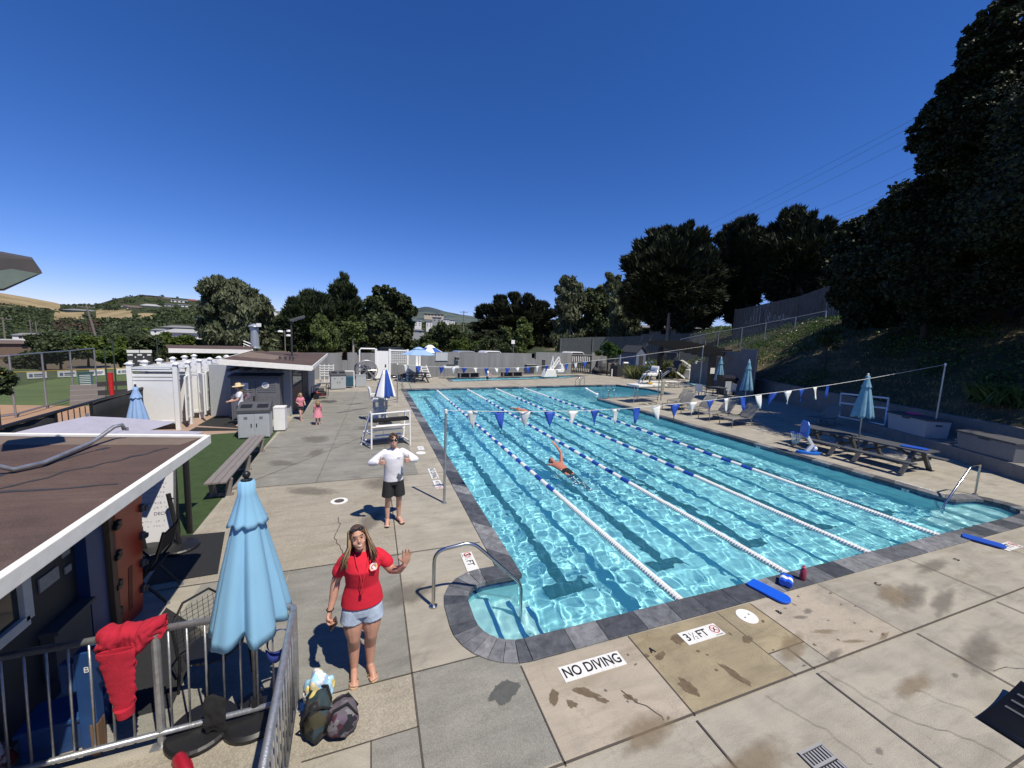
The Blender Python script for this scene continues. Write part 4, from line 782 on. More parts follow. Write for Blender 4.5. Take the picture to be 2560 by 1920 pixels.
for i in range(17): p=a+d*(i/16); mb=MB(); mb.tube([p-o0,p-o0+V((0,0,hh))],.04,6); mb.build('post',M_galv,t)
sd=V((d.y,-d.x,0)).normalized()*.1
def banner(px0,px1,mat,frame=None):
    def on(px): 
        k=ray(px,945); # meet the fence plane
        n=V((d.y,-d.x,0)); c=V(CAM); tt=(a-c).dot(n)/V(k).dot(n); return c+V(k)*tt
    p,q=on(px0),on(px1); p.z=q.z=0; z0,z1=FB+hh*.12,FB+hh*.96
    mb=MB(); mb.add([p-o0+sd+V((0,0,z0)),q-o0+sd+V((0,0,z0)),q-o0+sd+V((0,0,z1)),p-o0+sd+V((0,0,z1))],[(0,1,2,3)]); bo=mb.build('banner',mat,t); s=bo.modifiers.new('s','SOLIDIFY'); s.thickness=.03
    mb=MB(); s2=sd*1.4; w=q-p
    for u0,u1,v0,v1 in (((.1,.28,.3,.7),(.35,.9,.55,.68),(.35,.8,.3,.38)) if frame is None else ((0,1,.0,.12),(0,1,.88,1),(.96,1,0,1))):
        mb.add([p+w*uu-o0+s2+V((0,0,z0+(z1-z0)*vv)) for uu,vv in ((u0,v0),(u1,v0),(u1,v1),(u0,v1))],[(0,1,2,3)])
    mb.build('print',frame or pm('banner_ink',(.12,.16,.28),.7),bo)
banner(67,117,M_wtile);banner(144,191,M_wtile);banner(-30,37,M_dk,pm('yellow_print',(.6,.5,.05),.6));banner(224,262,M_wtile);banner(292,325,M_wtile)
p=AT(352,925,62); t=thing('scoreboard','black ball field scoreboard with white header panels','scoreboard',(p.x,p.y,-2.5),math.atan2(p.y-CAM[1],p.x-CAM[0])-math.pi/2); zt=HZ(p.x,p.y,875)+2.5; zb=HZ(p.x,p.y,915)+2.5; w=27/955*62*.60
mb=MB(); mb.box(-w,-.1,zb,w,.1,zt*.82+zb*.18); mb.build('board',M_char,t); mb=MB(); mb.box(-w,-.12,zt*.82+zb*.18+.01,-.03,.1,zt); mb.build('header',M_wtile,t); mb=MB(); mb.box(.03,-.12,zt*.82+zb*.18+.01,w,.1,zt); mb.build('header',M_wtile,t)
for x,z,ww in ((-.75,.70,.2),(0,.70,.18),(.75,.70,.15),(-.35,.56,.05),(.3,.56,.05),(-.75,.32,.16),(0,.32,.2),(.15,.1,.22)): mb=MB(); Z=zb+(zt-zb)*z; mb.box(w*(x-ww),-.11,Z-.09,w*(x+ww),-.1005,Z+.09); mb.build('caption_plate',M_wtile,t)
for x in (-.7,.7): mb=MB(); mb.tube([(w*x,.05,0),(w*x,.05,zb)],.1,8); mb.build('post',M_galv,t)
p=W(303,972,-1.2); t=thing('red_rack','two red posts carrying dark panels past the fence','rack',(p.x,p.y,-2.5),.5); zt=HZ(p.x,p.y,931)+2.5
for x in (-.5,.5): mb=MB(); mb.lathe([(.22,0),(.2,.3),(.14,.5),(.14,zt)],10,(x,0,0)); mb.build('post',pm('bright_red',(.5,.02,.02),.5),t)
for z in (.35,.6): mb=MB(); mb.box(-1.2,.1,zt*z,1.2,.16,zt*z+.35); mb.build('panel',M_char,t)
t=thing('netting_poles','dark green netting poles and mesh beyond the stalls','fence',W(250,985,-2.5)); o0=V(t.location)
for px,pb,pt in ((290,960,853),(268,960,868),(395,900,846)): b0=AT(px,pb,48); b0.z=-2.5; mb=MB(); mb.tube([b0-o0,V((b0.x,b0.y,HZ(b0.x,b0.y,pt)))-o0],.05,6); mb.build('post',pm('dark_green_pipe',(.03,.05,.04),.6),t)
p=W(222,1010,-2.5); t=thing('bleacher_boxes','stacked tan timber steps behind the backstop','steps',(p.x,p.y,-2.5),.4); [ (lambda m: m.build('step',M_tan,t))(MB().box(-.9,-.4+.3*k,0,.9,-.1+.3*k,.35*(k+1))) for k in range(4)]
t=thing('green_sign','green schedule board on the backstop netting','sign',W(217,975,-2.5),.6); h1=HZ(*W(217,975,-2.5)[:2],930)+2.5; mb=MB(); mb.box(-.45,0,h1*.12,.45,.05,h1); mb.build('board',pm('teal_board',(.05,.12,.13),.7),t); mb=MB(); [mb.box(-.38,-.01,h1*(.2+.1*k),.3,-.001,h1*(.23+.1*k)) for k in range(7)]; mb.build('print',M_wtile,t)
# ---------- lane ropes ----------
M_flw=pm('white_float',(.78,.78,.76),.5,var=.06); M_flb=pm('blue_float',(.015,.07,.42),.45,var=.15)
def discs(L,r=.058,p=.056):
    n=max(1,round(L/p)); prof=[]
    for i in range(n):
        z=L*i/n; q=L/n; prof+=[(r*.55,z),(r,z+q*.2),(r,z+q*.72),(r*.55,z+q*.92)]
    mb=MB(); mb.M=Matrix.Rotation(-math.pi/2,4,'X'); mb.lathe(prof,10); return mb
BW,BB=None,None
for k,(u,lab) in enumerate(zip((2.095,4.347,6.565,8.89),('lane rope nearest the left pool edge, first of four','second lane rope from the left, beside the near swimmer','third lane rope, ending at the blue pull buoy','lane rope nearest the right pool wall, last of four'))):
    t=thing('lane_rope','blue and white '+lab,'lane rope',(u,0,WZ+.025),0,'floating lane ropes')
    mb=MB(); mb.tube([(0,-.02,.02),(0,.15,0),(0,22.6+.1*u,0),(0,22.75+.1*u,.02)],.008,6); mb.build('cable',M_steel,t)
    ya,yb=4.3,(17.8,17.9,19.0,18.8)[k]; L=.37
    if k==0: BW=discs(L).build('float_band',M_flw,t,smooth=True,auto=.5); BB=discs(L).build('float_band',M_flb,t,smooth=True,auto=.5); BW.location=(0,-50,0); protoW,protoB=BW.data,BB.data
    def band_(m,y,data=None):
        o=bpy.data.objects.new('float_band',data); COL.objects.link(o); o.parent=t; o.location=(.008*nz(y,u,1,2),y,.006*nz(y,u,4,2)); o.rotation_euler=(0,0,.02*nz(y,u,9,1.3)); e=o.modifiers.new('e','EDGE_SPLIT'); e.split_angle=.5; return o
    if k==0: bpy.data.objects.remove(BW); bpy.data.objects.remove(BB)
    for y0,y1 in ((.12,ya),(yb,22.45+.1*u)):
        n=round((y1-y0)/1.4); [band_(None,y0+(y1-y0)*i/n,W14) for i in range(n)] if 'W14' in globals() else None
        if 'W14' not in globals():
            o=discs(1.4).build('float_band',M_flw,t,smooth=True); W14=o.data; bpy.data.objects.remove(o); [band_(None,y0+(y1-y0)*i/n,W14) for i in range(n)]
    y=ya; i=0
    while y<yb-.1: band_(None,y,protoB if i%2==0 else protoW); y+=L; i+=1
# ---------- flag lines ----------
M_cord=pm('white_cord',(.72,.72,.68),.8); M_pw=pm('white_pennant',(.78,.78,.74),.7); M_pb=pm('blue_pennant',(.015,.075,.42),.6,var=.15)
def pennant(t,x,z,slope,mat,h,seed,w=.26):
    n=6; vs=[];fs=[];r=random.Random(seed); tw=r.uniform(-.10,.10); sw=r.uniform(-.06,.06)
    for j in range(n+1):
        f=j/n; ww=w*(1-f)+.006
        for i in range(4): q=i/3-.5; vs.append((x+q*ww+sw*f*f,tw*f+.03*math.sin(q*3+f*3+seed),z-h*f+slope*q*ww*(1-f)))
    for j in range(n):
        for i in range(3): fs.append((j*4+i,j*4+i+1,(j+1)*4+i+1,(j+1)*4+i))
    mb=MB(); mb.add(vs,fs); o=mb.build('pennant',mat,t,smooth=True); s=o.modifiers.new('s','SOLIDIFY'); s.thickness=.003
NZ=[(-.66,2.05),(.5,1.995),(1.6,1.965),(2.6,1.955),(3.6,1.97),(4.3,1.99),(6,2.09),(8,2.23),(10,2.39),(11.6,2.535),(14,2.79),(16,3.03),(18.3,3.31)]
def zi(tab,x):
    for (a,b),(c,d) in zip(tab[:-1],tab[1:]):
        if x<=c: return b+(d-b)*(x-a)/(c-a)
    return tab[-1][1]
t=thing('flag_line','near line of blue and white backstroke pennants across the pool','flag line',(0,4.13,0),0,'backstroke flag lines')
mb=MB(); mb.tube([(x,0,z) for x,z in NZ],.007,6); mb.build('cord',M_cord,t)
xs=[-.08+.617*i for i in range(20)]
for i,x in enumerate(xs):
    if x<11.75: z=zi(NZ,x); pennant(t,x,z,(zi(NZ,x+.3)-z)/.3,M_pw if i%2==0 else M_pb,.40,i)
FZ=[(-.85,2.06),(.3,1.97),(1.5,1.94),(3.7,1.90),(5.5,1.93),(6.7,2.0),(9,2.2),(12,2.56),(13.3,2.68),(20.2,3.65)]
t=thing('flag_line','far line of blue and white backstroke pennants by the far wall','flag line',(0,17.33,0),0,'backstroke flag lines')
mb=MB(); mb.tube([(x,0,z) for x,z in FZ],.009,6); mb.build('cord',M_cord,t)
pxs=[(190,0),(297,1),(500,1),(597,0),(695,1),(790,0),(886,1),(973,0),(1068,1),(1151,0),(1243,1),(1325,0),(1408,1),(1577,1),(1655,0),(1733,1)]
for i,(px,b) in enumerate(pxs):
    k=ray(960+px/3.456,915); s=(17.33-CAM[1])/k[1]; x=CAM[0]+k[0]*s; z=zi(FZ,x); pennant(t,x,z,(zi(FZ,x+.3)-z)/.3,M_pb if b else M_pw,.40 if b or i in(0,3,11,14) else .28,i+50,.30 if b else .24)
def flagpole(label,x,y,h,z0=0,r=.028):
    t=thing('flag_pole',label,'pole',(x,y,z0),0,'poles holding the flag lines'); mb=MB(); mb.tube([(0,0,0),(0,0,h)],r,12); mb.build('shaft',M_galv,t,smooth=True,auto=.6); mb=MB(); mb.lathe([(r*1.2,h-.07),(r*1.25,h+.005),(r*.6,h+.02)],12); mb.build('cap',M_plast,t,smooth=True,auto=.6); mb=MB(); mb.lathe([(r*2,0),(r*2,.012)],14); mb.build('floor_flange',M_galv,t)
flagpole('thin grey pole holding the near flag line at the left pool edge',-.66,4.13,2.06); flagpole('thin grey pole holding the far flag line behind the guard chair',-.85,17.33,2.08)
flagpole('grey pole on the shaded slope holding the near flag line',18.3,4.13,3.34-1.0,1.0); flagpole('dark pole by the pergola holding the far flag line',20.2,17.33,3.67,0,.03)
# ---------- handrails and ladders ----------
def handrail(label,pts,feet,r=.024):
    t=thing('handrail',label,'handrail',pts[0],0,'stainless pool handrails'); o=V(pts[0]); mb=MB(); mb.tube([V(p)-o for p in pts],r,12); mb.build('rail',M_steel,t,smooth=True,auto=.7)
    for f in feet: mb=MB(); mb.lathe([(.055,0),(.055,.018),(.03,.035)],16,tuple(V(f)-o)); mb.build('escutcheon',M_steel,t,smooth=True,auto=.6)
def bend(a,b,c,r=.12,n=6):
    a,b,c=V(a),V(b),V(c); p=b+(a-b).normalized()*r; q=b+(c-b).normalized()*r
    return [p.lerp(b,s/n).lerp(b.lerp(q,s/n),s/n) for s in range(n+1)]
z1=HZ(-1.37,.94,1352)
handrail('bent stainless handrail beside the near left entry steps',[(-1.37,.94,0)]+bend((-1.37,.94,0),(-1.37,.94,.79),(-.6,.93,.86),.16)+bend((-1.37,.94,.79),(-.85,.94,.84),(-.12,.80,.12),.14)+bend((-.85,.94,.84),(-.16,.80,.18),(-.16,.78,-1),.12)+[(-.16,.78,-.6)],[(-1.37,.94,.003)])
handrail('bent stainless handrail at the far right corner steps',[(12.86,1.04,0)]+bend((12.86,1.04,0),(12.86,1.04,.84),(12.6,1.0,.86),.1)+bend((12.86,1.04,.82),(12.3,1.0,.86),(10.95,.9,.0),.12)+[(11.02,.9,.0),(10.98,.9,-.5)],[(12.86,1.04,.003)])
def ladder(label,x,y,dx,dy,h,w=.5,back=.5):
    t=thing('pool_ladder',label,'ladder',(x,y,0),math.atan2(dy,dx),'pool ladders'); 
    for s in (0,w): mb=MB(); mb.tube([(s,.45,0)]+bend((s,.45,0),(s,.45,h),(s,0,h*.9),.12)+bend((s,.45,h),(s,-.08,h*.62),(s,-.10,-1),.12)+[(s,-.10,-.9)],.022,10); mb.build('rail',M_steel,t,smooth=True,auto=.7)
    for z in (-.3,-.6): mb=MB(); mb.box(0,-.13,z,w,-.05,z+.03); mb.build('tread',M_plast,t)
    return t
ladder('stainless ladder on the peninsula edge into the deep end',12.55,17.55,-1,-.12,.78).rotation_euler=(0,0,.12)
t=ladder('stainless ladder on the far pool edge by the buoy line',13.7,23.95,1,0,.76); t.rotation_euler=(0,0,.1+math.pi); t.location=(14.3,24.0,0)
t=thing('handrail','slim grey double handrail at the far left pool corner','handrail',(-.25,21.6,0),0,'stainless pool handrails'); mb=MB(); mb.tube([(0,0,0),(0,0,.8),(.25,.3,.85),(.6,.9,.1),(.6,.9,-.3)],.022,8); mb.build('rail',M_steel,t,smooth=True)
mb=MB(); mb.tube([(0,1.2,0),(0,1.2,.8),(-.9,1.0,.85),(-.9,1.0,0)],.02,8); mb.build('rail',M_steel,t,smooth=True)
t=thing('float_line','string of small white buoys across the deep end','buoy line',(14.0,22.6,WZ)); 
for i in range(8): mb=MB(); mb.sph((.0-.13*i,-.42*i,.03),.085 if i not in(0,7) else .13,10,7,(1,1,.8)); mb.build('buoy',M_flw,t,smooth=True)
mb=MB(); mb.tube([(.3,1,.0),(-1.2,-3.8,.0)],.01,5); mb.build('cord',M_cord,t)
# ---------- deck edge things ----------
def kickboard(label,a,b,w,z,th=.032,mat=None):
    a,b=V(a),V(b); d=b-a; t=thing('kickboard',label,'kickboard',(a.x,a.y,z),math.atan2(d.y,d.x)-math.pi/2,'blue kickboards'); L=d.length; t.rotation_euler=(0,0,math.atan2(d.y,d.x)-math.pi/2)
    P=[(-w/2*.86,.0),(w/2*.86,.0),(w/2,.04)]+[(w/2,L*.62)]+[(w/2*math.cos(a_),L-w/2*.9+w/2*.9*math.sin(a_)) for a_ in np.linspace(.1,math.pi-.1,10)]+[(-w/2,L*.62),(-w/2,.04)]
    mb=MB(); mb.prism(ccw(P),0,th); mb.build('foam_board',mat or M_kick,t,bevel=.008); return t
M_kick=pm('blue_foam',(.008,.10,.62),.45,var=.08); M_kickd=pm('deep_blue_foam',(.012,.08,.45),.5,var=.1)
kickboard('bright blue kickboard overlapping the near coping by the pull buoy',(3.33,.03,0),(3.46,-.50,0),.25,.022); kickboard('blue kickboard lying over the FT sign at the right',(9.05,-.13,0),(9.22,-.66,0),.24,.022,mat=M_kickd)
t=thing('pull_buoy','blue and white foam pull buoy on the near coping','pull buoy',(3.86,-.16,.02),.55)
mw=pm('white_foam',(.75,.76,.77),.6)
for x0,x1,m,nm in ((-.12,-.04,M_kick,'foam_section'),(-.04,.04,mw,'foam_section'),(.04,.12,M_kick,'foam_section')):
    mb=MB(); P=[]; 
    for a in np.linspace(0,2*math.pi,28)[:-1]: rr=.062*(1+.28*math.cos(2*a)); P.append((1.28*rr*math.cos(a),.065+.95*.062*math.sin(a)*(1-.25*math.cos(a)**2*0+.0)))
    P=[(1.45*.06*math.cos(a),.062+.06*math.sin(a)*(1-.38*math.exp(-(math.cos(a)/.35)**2))) for a in np.linspace(0,2*math.pi,30)[:-1]]
    mb.slab(P,'x',x0+.001,x1-.001); mb.build(nm,m,t,bevel=.004)
t=thing('water_bottle','small translucent pink water bottle on the near coping','bottle',(4.24,-.16,.02)); mpk=pm('pink_bottle',(.42,.05,.10),.2,var=.2,trans=.35)
mb=MB(); mb.lathe([(.042,0),(.045,.01),(.045,.13),(.04,.155),(.026,.175),(.026,.185)],18); mb.build('body',mpk,t,smooth=True,auto=.6); mb=MB(); mb.lathe([(.03,.186),(.03,.21),(.016,.215),(.014,.235)],14); mb.build('cap',pm('pink_cap',(.5,.12,.16),.4),t,smooth=True,auto=.6)
# swim bags and towel by the railing
def baglump(mb,c,r,seed,amp=.22,n=26,m=16):
    vs=[];fs=[]
    for i in range(m+1):
        th=math.pi*i/m
        for j in range(n):
            a=2*math.pi*j/n; d=V((math.sin(th)*math.cos(a),math.sin(th)*math.sin(a),math.cos(th))); q=1+amp*noise.noise(d*1.7+V((seed,0,0)))+.09*noise.noise(d*5+V((0,seed,0)))+.04*noise.noise(d*13)
            p=V((d.x*r[0],d.y*r[1],d.z*r[2]))*q; vs.append((c[0]+p.x,c[1]+p.y,max(.004,c[2]+p.z)))
    for i in range(m):
        for j in range(n): fs.append((i*n+j,(i+1)*n+j,(i+1)*n+(j+1)%n,i*n+(j+1)%n))
    mb.add(vs,fs)
def patchmat(name,cols,scale,rough=.9):
    m,nt,b=nmat(name); vo=nt.nodes.new('ShaderNodeTexVoronoi'); vo.inputs['Scale'].default_value=scale; nt.links.new(noisev(nt,coords(nt)),vo.inputs['Vector'])
    r=ramp(nt,vo.outputs['Color'],[(i/len(cols),c) for i,c in enumerate(cols)]); 
    for e in nt.nodes: 
        if e.type=='VALTORGB': e.color_ramp.interpolation='CONSTANT'
    nt.links.new(r,b.inputs['Base Color']); b.inputs['Roughness'].default_value=rough; return m
M_bag1=patchmat('mesh_bag_cloth',[(.012,.012,.014),(.045,.043,.042),(.025,.045,.055),(.05,.045,.022),(.018,.018,.02)],9); M_bag2=patchmat('mesh_bag_gear',[(.010,.010,.014),(.06,.018,.034),(.11,.08,.115),(.10,.085,.105),(.17,.165,.175),(.012,.012,.018)],10); M_tow=patchmat('pastel_towel',[(.75,.62,.22),(.35,.58,.75),(.78,.72,.72),(.76,.66,.38),(.70,.72,.78)],9)
t=thing('mesh_bag','black mesh swim bag leaning on the railing, left of two','bag',(-2.60,-.40,.004),0,'mesh swim bags'); mb=MB(); baglump(mb,(0,0,.17),(.125,.15,.20),3); mb.build('body',M_bag1,t,smooth=True); mb=MB(); mb.tube([(-.1,.05,.32),(-.03,.13,.36),(.07,.10,.35),(.11,.0,.30)],.012,6); mb.build('strap',M_blkf,t,smooth=True); mb=MB(); mb.tube([(-.12,-.02,.06),(-.13,-.06,.2),(-.06,-.1,.33),(.05,-.1,.34),(.12,-.05,.25)],.011,6); mb.build('strap',M_blkf,t,smooth=True)
t=thing('mesh_bag','mesh swim bag with purple gear inside, right of two','bag',(-2.40,-.45,.004),0,'mesh swim bags'); mb=MB(); baglump(mb,(0,0,.14),(.135,.14,.16),7); mb.build('body',M_bag2,t,smooth=True)
for y in (-.05,.05): mb=MB(); mb.tube([(-.13,y-.04,.14),(-.06,y-.02,.29),(.05,y,.31),(.13,y,.17)],.012,6); mb.build('strap',M_blkf,t,smooth=True)
o=MB(); baglump(o,(0,0,.12),(.10,.09,.15),13,.5); baglump(o,(.07,.03,.08),(.07,.07,.10),17,.5); baglump(o,(-.07,.02,.08),(.05,.07,.10),23,.5); o=o.build('towel',M_tow,smooth=True); o.location=(-2.62,-.24,.18); tag(o,'pastel yellow and blue patterned towel on top of the swim bag','towel')
# ---------- guard bench, guard chair, striped umbrella ----------
M_wst=pm('white_enamel_pipe',(.80,.80,.78),.4,var=.06)
t=thing('guard_bench','white pipe frame guard bench with black padded seat','bench',(-1.55,8.9,0))
def gl(x,y,z): return (x+1.55,y-8.9,z)
for a,b in (((-2.15,8.62,0),(-2.15,8.70,1.13)),((-.95,8.85,0),(-.97,8.9,1.16)),((-2.46,9.2,0),(-2.18,9.6,1.02)),((-1.12,9.5,0),(-1.05,9.7,1.05))): mb=MB(); mb.tube([gl(*a),gl(*b)],.028,8); mb.build('leg',M_wst,t,smooth=True,auto=.6)
for a,b in (((-2.15,8.70,1.10),(-.97,8.9,1.14)),((-2.15,8.68,.68),(-.96,8.88,.70)),((-2.15,8.7,1.10),(-2.18,9.6,1.0)),((-.97,8.9,1.13),(-1.05,9.7,1.03)),((-2.42,9.25,.14),(-1.12,9.52,.14)),((-2.4,9.27,.42),(-1.1,9.55,.42)),((-2.15,8.66,.12),(-2.44,9.22,.12)),((-.95,8.86,.12),(-1.12,9.5,.12)),((-2.15,8.66,.45),(-2.35,9.3,.45))): mb=MB(); mb.tube([gl(*a),gl(*b)],.024,8); mb.build('rail',M_wst,t,smooth=True,auto=.6)
mb=MB(); mb.bar(gl(-2.12,8.95,.84),gl(-.99,9.15,.86),.34,.09); mb.build('padded_seat',M_blkf,t,bevel=.03); mb=MB(); mb.bar(gl(-2.3,9.3,.02),gl(-1.1,9.45,.02),.6,.02); mb.build('foot_mat',M_blk,t)
for a,b in (((-2.05,9.25,.26),(-1.2,9.42,.26)),((-2.0,9.4,.55),(-1.2,9.55,.55))): mb=MB(); mb.bar(gl(*a),gl(*b),.16,.03); mb.build('slat_step',M_wst,t)
t=thing('guard_chair','tall white moulded guard chair between bench and umbrella','guard chair',(-2.05,12.7,0),.1)
mb=MB(); mb.box(-.08,-.25,0,.62,.45,.08); mb.box(0,.0,.08,.5,.4,.55); mb.build('base',M_plast,t,bevel=.02); mb=MB(); mb.box(-.02,-.1,.82,.55,.45,.90); mb.build('seat',M_wst,t,bevel=.02); mb=MB(); mb.slab([(-.12,.88),(-.04,.88),(-.14,1.42),(-.22,1.40)],'y',-.08,.42) ; mb.build('backrest',M_wst,t,bevel=.02)
for y in (-.12,.46): mb=MB(); mb.bar((-.1,y,1.10),(.5,y,1.10),.07,.05); mb.bar((.42,y,.85),(.42,y,1.08),.05,.05); mb.build('armrest',M_wst,t)
for x in (.02,.5):
    for y in (-.05,.4): mb=MB(); mb.tube([(x,y,.5),(x,y,.85)],.03,8); mb.build('leg',M_gry,t)
t=thing('grey_pillar','square grey post beside the striped guard umbrella','post',(-1.78,12.35,0)); mb=MB(); mb.box(-.11,-.1,0,.11,.1,1.35); mb.build('shaft',M_gry,t,bevel=.01); mb=MB(); mb.box(-.16,-.15,0,.16,.15,.05); mb.build('plinth',M_gry,t)
def stripemat():
    m,nt,b=nmat('blue_white_canvas'); v=coords(nt); s=nt.nodes.new('ShaderNodeSeparateXYZ'); nt.links.new(v,s.inputs[0]); a=nt.nodes.new('ShaderNodeMath'); a.operation='ARCTAN2'; nt.links.new(s.outputs[1],a.inputs[0]); nt.links.new(s.outputs[0],a.inputs[1])
    q=nt.nodes.new('ShaderNodeMath'); q.operation='MULTIPLY'; q.inputs[1].default_value=3; nt.links.new(a.outputs[0],q.inputs[0]); c=nt.nodes.new('ShaderNodeMath'); c.operation='SINE'; nt.links.new(q.outputs[0],c.inputs[0])
    nt.links.new(ramp(nt,c.outputs[0],((.0,(.015,.07,.33)),(.12,(.80,.80,.78)))),b.inputs['Base Color']); b.inputs['Roughness'].default_value=.8; return m
M_strp=stripemat()
closed_umbrella('folded blue and white striped umbrella above the guard bench',-1.62,12.2,0,HZ(-1.62,12.2,912),HZ(-1.62,12.2,991),.40,M_strp,11,vent=False,ball=M_blk,k=6)
# ---------- far concrete wall ----------
M_wall=pm('grey_wall_concrete',(.245,.247,.25),.9,col2=(.155,.157,.162),scale=1.0,stretch=(1.6,1.6,.16),stops=(.3,.72),bump=.2,bscale=12)
wa,wb=V((-6.4,28.2,0)),V((25.0,35.65,0)); wd=(wb-wa).normalized(); wn=V((wd.y,-wd.x,0))
def onw(px,off=0.):
    k=V(ray(px,905)); c=V(CAM); o=wa+wn*off; tt=(o-c).dot(wn)/k.dot(wn); p=c+k*tt; p.z=0; return p
def wz(px,py,off=0.): p=onw(px,off); return HZ(p.x,p.y,py)
t=thing('concrete_wall','long grey board formed concrete wall behind the far deck','wall',(wa.x,wa.y,0))
def wblock(px0,px1,py,z0=0,off=0.,th=.25,mat=M_wall,name='wall_panel',ztop=None):
    a,b=onw(px0,off)-wa,onw(px1,off)-wa; z=ztop if ztop is not None else wz((px0+px1)/2,py,off); mb=MB(); n=-wn*th; mb.add([a+V((0,0,z0)),b+V((0,0,z0)),b+n+V((0,0,z0)),a+n+V((0,0,z0)),a+V((0,0,z)),b+V((0,0,z)),b+n+V((0,0,z)),a+n+V((0,0,z))],[(0,3,2,1),(4,5,6,7),(0,1,5,4),(1,2,6,5),(2,3,7,6),(3,0,4,7)]); return mb.build(name,mat,t)
for q in ((690,853,882),(853.3,868.7,901),(869,892.6,882),(893,902.7,904),(903,985,883),(985.3,1120,882),(1120.3,1328.6,882),(1329,1339,898),(1339.3,1429,881.5),(1479,1516,882),(1516.4,1541,908)): wblock(*q)
wblock(1429,1479,886,z0=wz(1450,886)-.1,name='gate_header'); 
t0=t; t=thing('bar_gate','dark vertical bar gate in the far concrete wall','gate',(wa.x,wa.y,0))
for i in range(11):
    px=1431+4.6*i; a=onw(px)-wa-wn*.1; mb=MB(); mb.bar(a+V((0,0,.08)),a+V((0,0,wz(px,884))),.16,.06) if 0 else mb.tube([a+V((0,0,.08)),a+V((0,0,wz(px,885)))],.06,6); mb.build('bar',M_char,t)
for z in (.1,1.1): mb=MB(); mb.tube([onw(1429)-wa-wn*.1+V((0,0,z)),onw(1479)-wa-wn*.1+V((0,0,z))],.04,6); mb.build('rail',M_char,t)
t=t0
def wallbench(label,px0,px1):
    a,b=onw(px0,.9),onw(px1,.9); d=b-a; L=d.length; t=thing('wall_bench',label,'bench',a,math.atan2(d.y,d.x),'benches along the far wall'); mb=MB()
    for i in range(3): mb=MB(); mb.box(0,-.25+.17*i,.42,L,-.10+.17*i,.47); mb.build('plank',M_tan,t)
    for x in (.25,L/2,L-.25): mb=MB(); mb.box(x-.05,-.22,0,x+.05,.22,.42); mb.build('leg',M_tan,t)
    mb=MB(); mb.box(.1,.0,.03,L-.1,.05,.40); mb.build('underseat_shade',M_char,t)  # charcoal board painted in as the dark space under the seat
wallbench('grey bench along the far wall, left of two by the wading pool',1143,1202); wallbench('grey bench along the far wall, right of two by the pool lift',1252,1309); wallbench('short grey bench by the far wall behind the black picnic table',998,1025)
def panel_on(label,name,cat,px0,px1,py0,py1,mat,off=.06,th=.05,group=None):
    a,b=onw(px0,off),onw(px1,off); d=b-a; t=thing(name,label,cat,a,math.atan2(d.y,d.x),group); z1,z0=wz(px0,py0,off),wz(px0,py1,off); mb=MB(); mb.box(0,0,z0,d.length,th,z1); mb.build('panel',mat,t); mb=MB(); [mb.box(*q) for q in ((-.03,-.01,z0-.03,d.length+.03,th,z0),(-.03,-.01,z1,d.length+.03,th,z1+.03))]; mb.build('frame',M_gry,t); return t
panel_on('pale grey notice panel at the top of the far wall','notice_panel','panel',1089,1119,881,901,pm('pale_board',(.5,.52,.54),.5)); panel_on('small dark speaker box on the far wall beside the notice panel','speaker_box','speaker',1140,1148,893,900,M_char,.25,.2); panel_on('tall narrow dark panel on the far wall behind the pool lift','locker_panel','panel',1356,1363,899,922,M_char)
panel_on('dark shelf box on the far wall between bench and lift','wall_shelf','shelf',1318,1343,912,917,M_char,.4,.35)
# white pool lift parked by the wall
p=onw(1375,2.2); t=thing('pool_lift','white folded pool lift with bucket seat by the far wall','pool lift',(p.x,p.y,0),.25)
mb=MB(); mb.slab([(-.9,0),(.8,0),(.55,.75),(-.5,.8)],'y',-.3,.35); mb.build('base_cover',M_plast,t,bevel=.06); h=HZ(p.x,p.y,890)
for a,b in (((.0,0,.7),(.35,0,h*.98)),((.1,0,.75),(1.15,0,h*.97)),((.35,0,.7),(1.3,0,h*.85)),((1.15,0,h*.97),(1.45,0,.9)),((.3,.0,h),(.55,.1,.9))): mb=MB(); mb.bar(a,b,.12,.09); mb.build('arm',M_wst,t)
mb=MB(); mb.slab([(.9,.45),(1.7,.45),(1.8,.75),(1.45,1.35),(1.25,1.3),(1.3,.8),(.9,.7)],'y',-.28,.28); mb.build('seat',M_wst,t,bevel=.05); mb=MB(); mb.tube([(.5,.3,1.3),(1.0,.32,.75),(1.8,.32,.7)],.025,6); mb.build('hose',M_blk,t)
# small things along the wall
p=W(1072,948); t=thing('guard_stand','white ladder backed guard stand behind the picnic umbrella','guard stand',(p.x-.3,p.y+.2,0),.15); h=HZ(p.x,p.y,915)
for x in (0,.55): mb=MB(); mb.bar((x,0,0),(x-.32,.5,h),.07,.07); mb.build('rail',M_wst,t)
for k in range(5): f=.15+.18*k; mb=MB(); mb.bar((0-.32*f,.5*f,h*f),(.55-.32*f,.5*f,h*f),.09,.06); mb.build('rung',M_wst,t)
mb=MB(); mb.box(-1.0,.45,h*.85,-.1,1.05,h*.92); mb.build('seat',M_wst,t); mb=MB(); mb.box(-1.0,1.0,h*.92,-.1,1.07,h*1.7); mb.build('backrest',M_wst,t)
for x in (-.95,-.15): mb=MB(); mb.bar((x,1.05,0),(x,.95,h*.85),.07,.07); mb.build('leg',M_wst,t)
p=W(1047,956); open_umbrella('open pale blue umbrella over the black picnic table',p.x,p.y+.3,HZ(p.x,p.y,870),1.32,.50,(M_skyl,),8)
t=thing('picnic_table','black picnic table under the open pale blue umbrella','picnic table',(p.x,p.y+.3,0),.25); mb=MB(); mb.box(-.8,-.4,.68,.8,.4,.73); mb.build('tabletop',M_char,t)
for y in (-.75,.75): mb=MB(); mb.box(-.8,y-.13,.41,.8,y+.13,.45); mb.build('bench_seat',M_char,t)
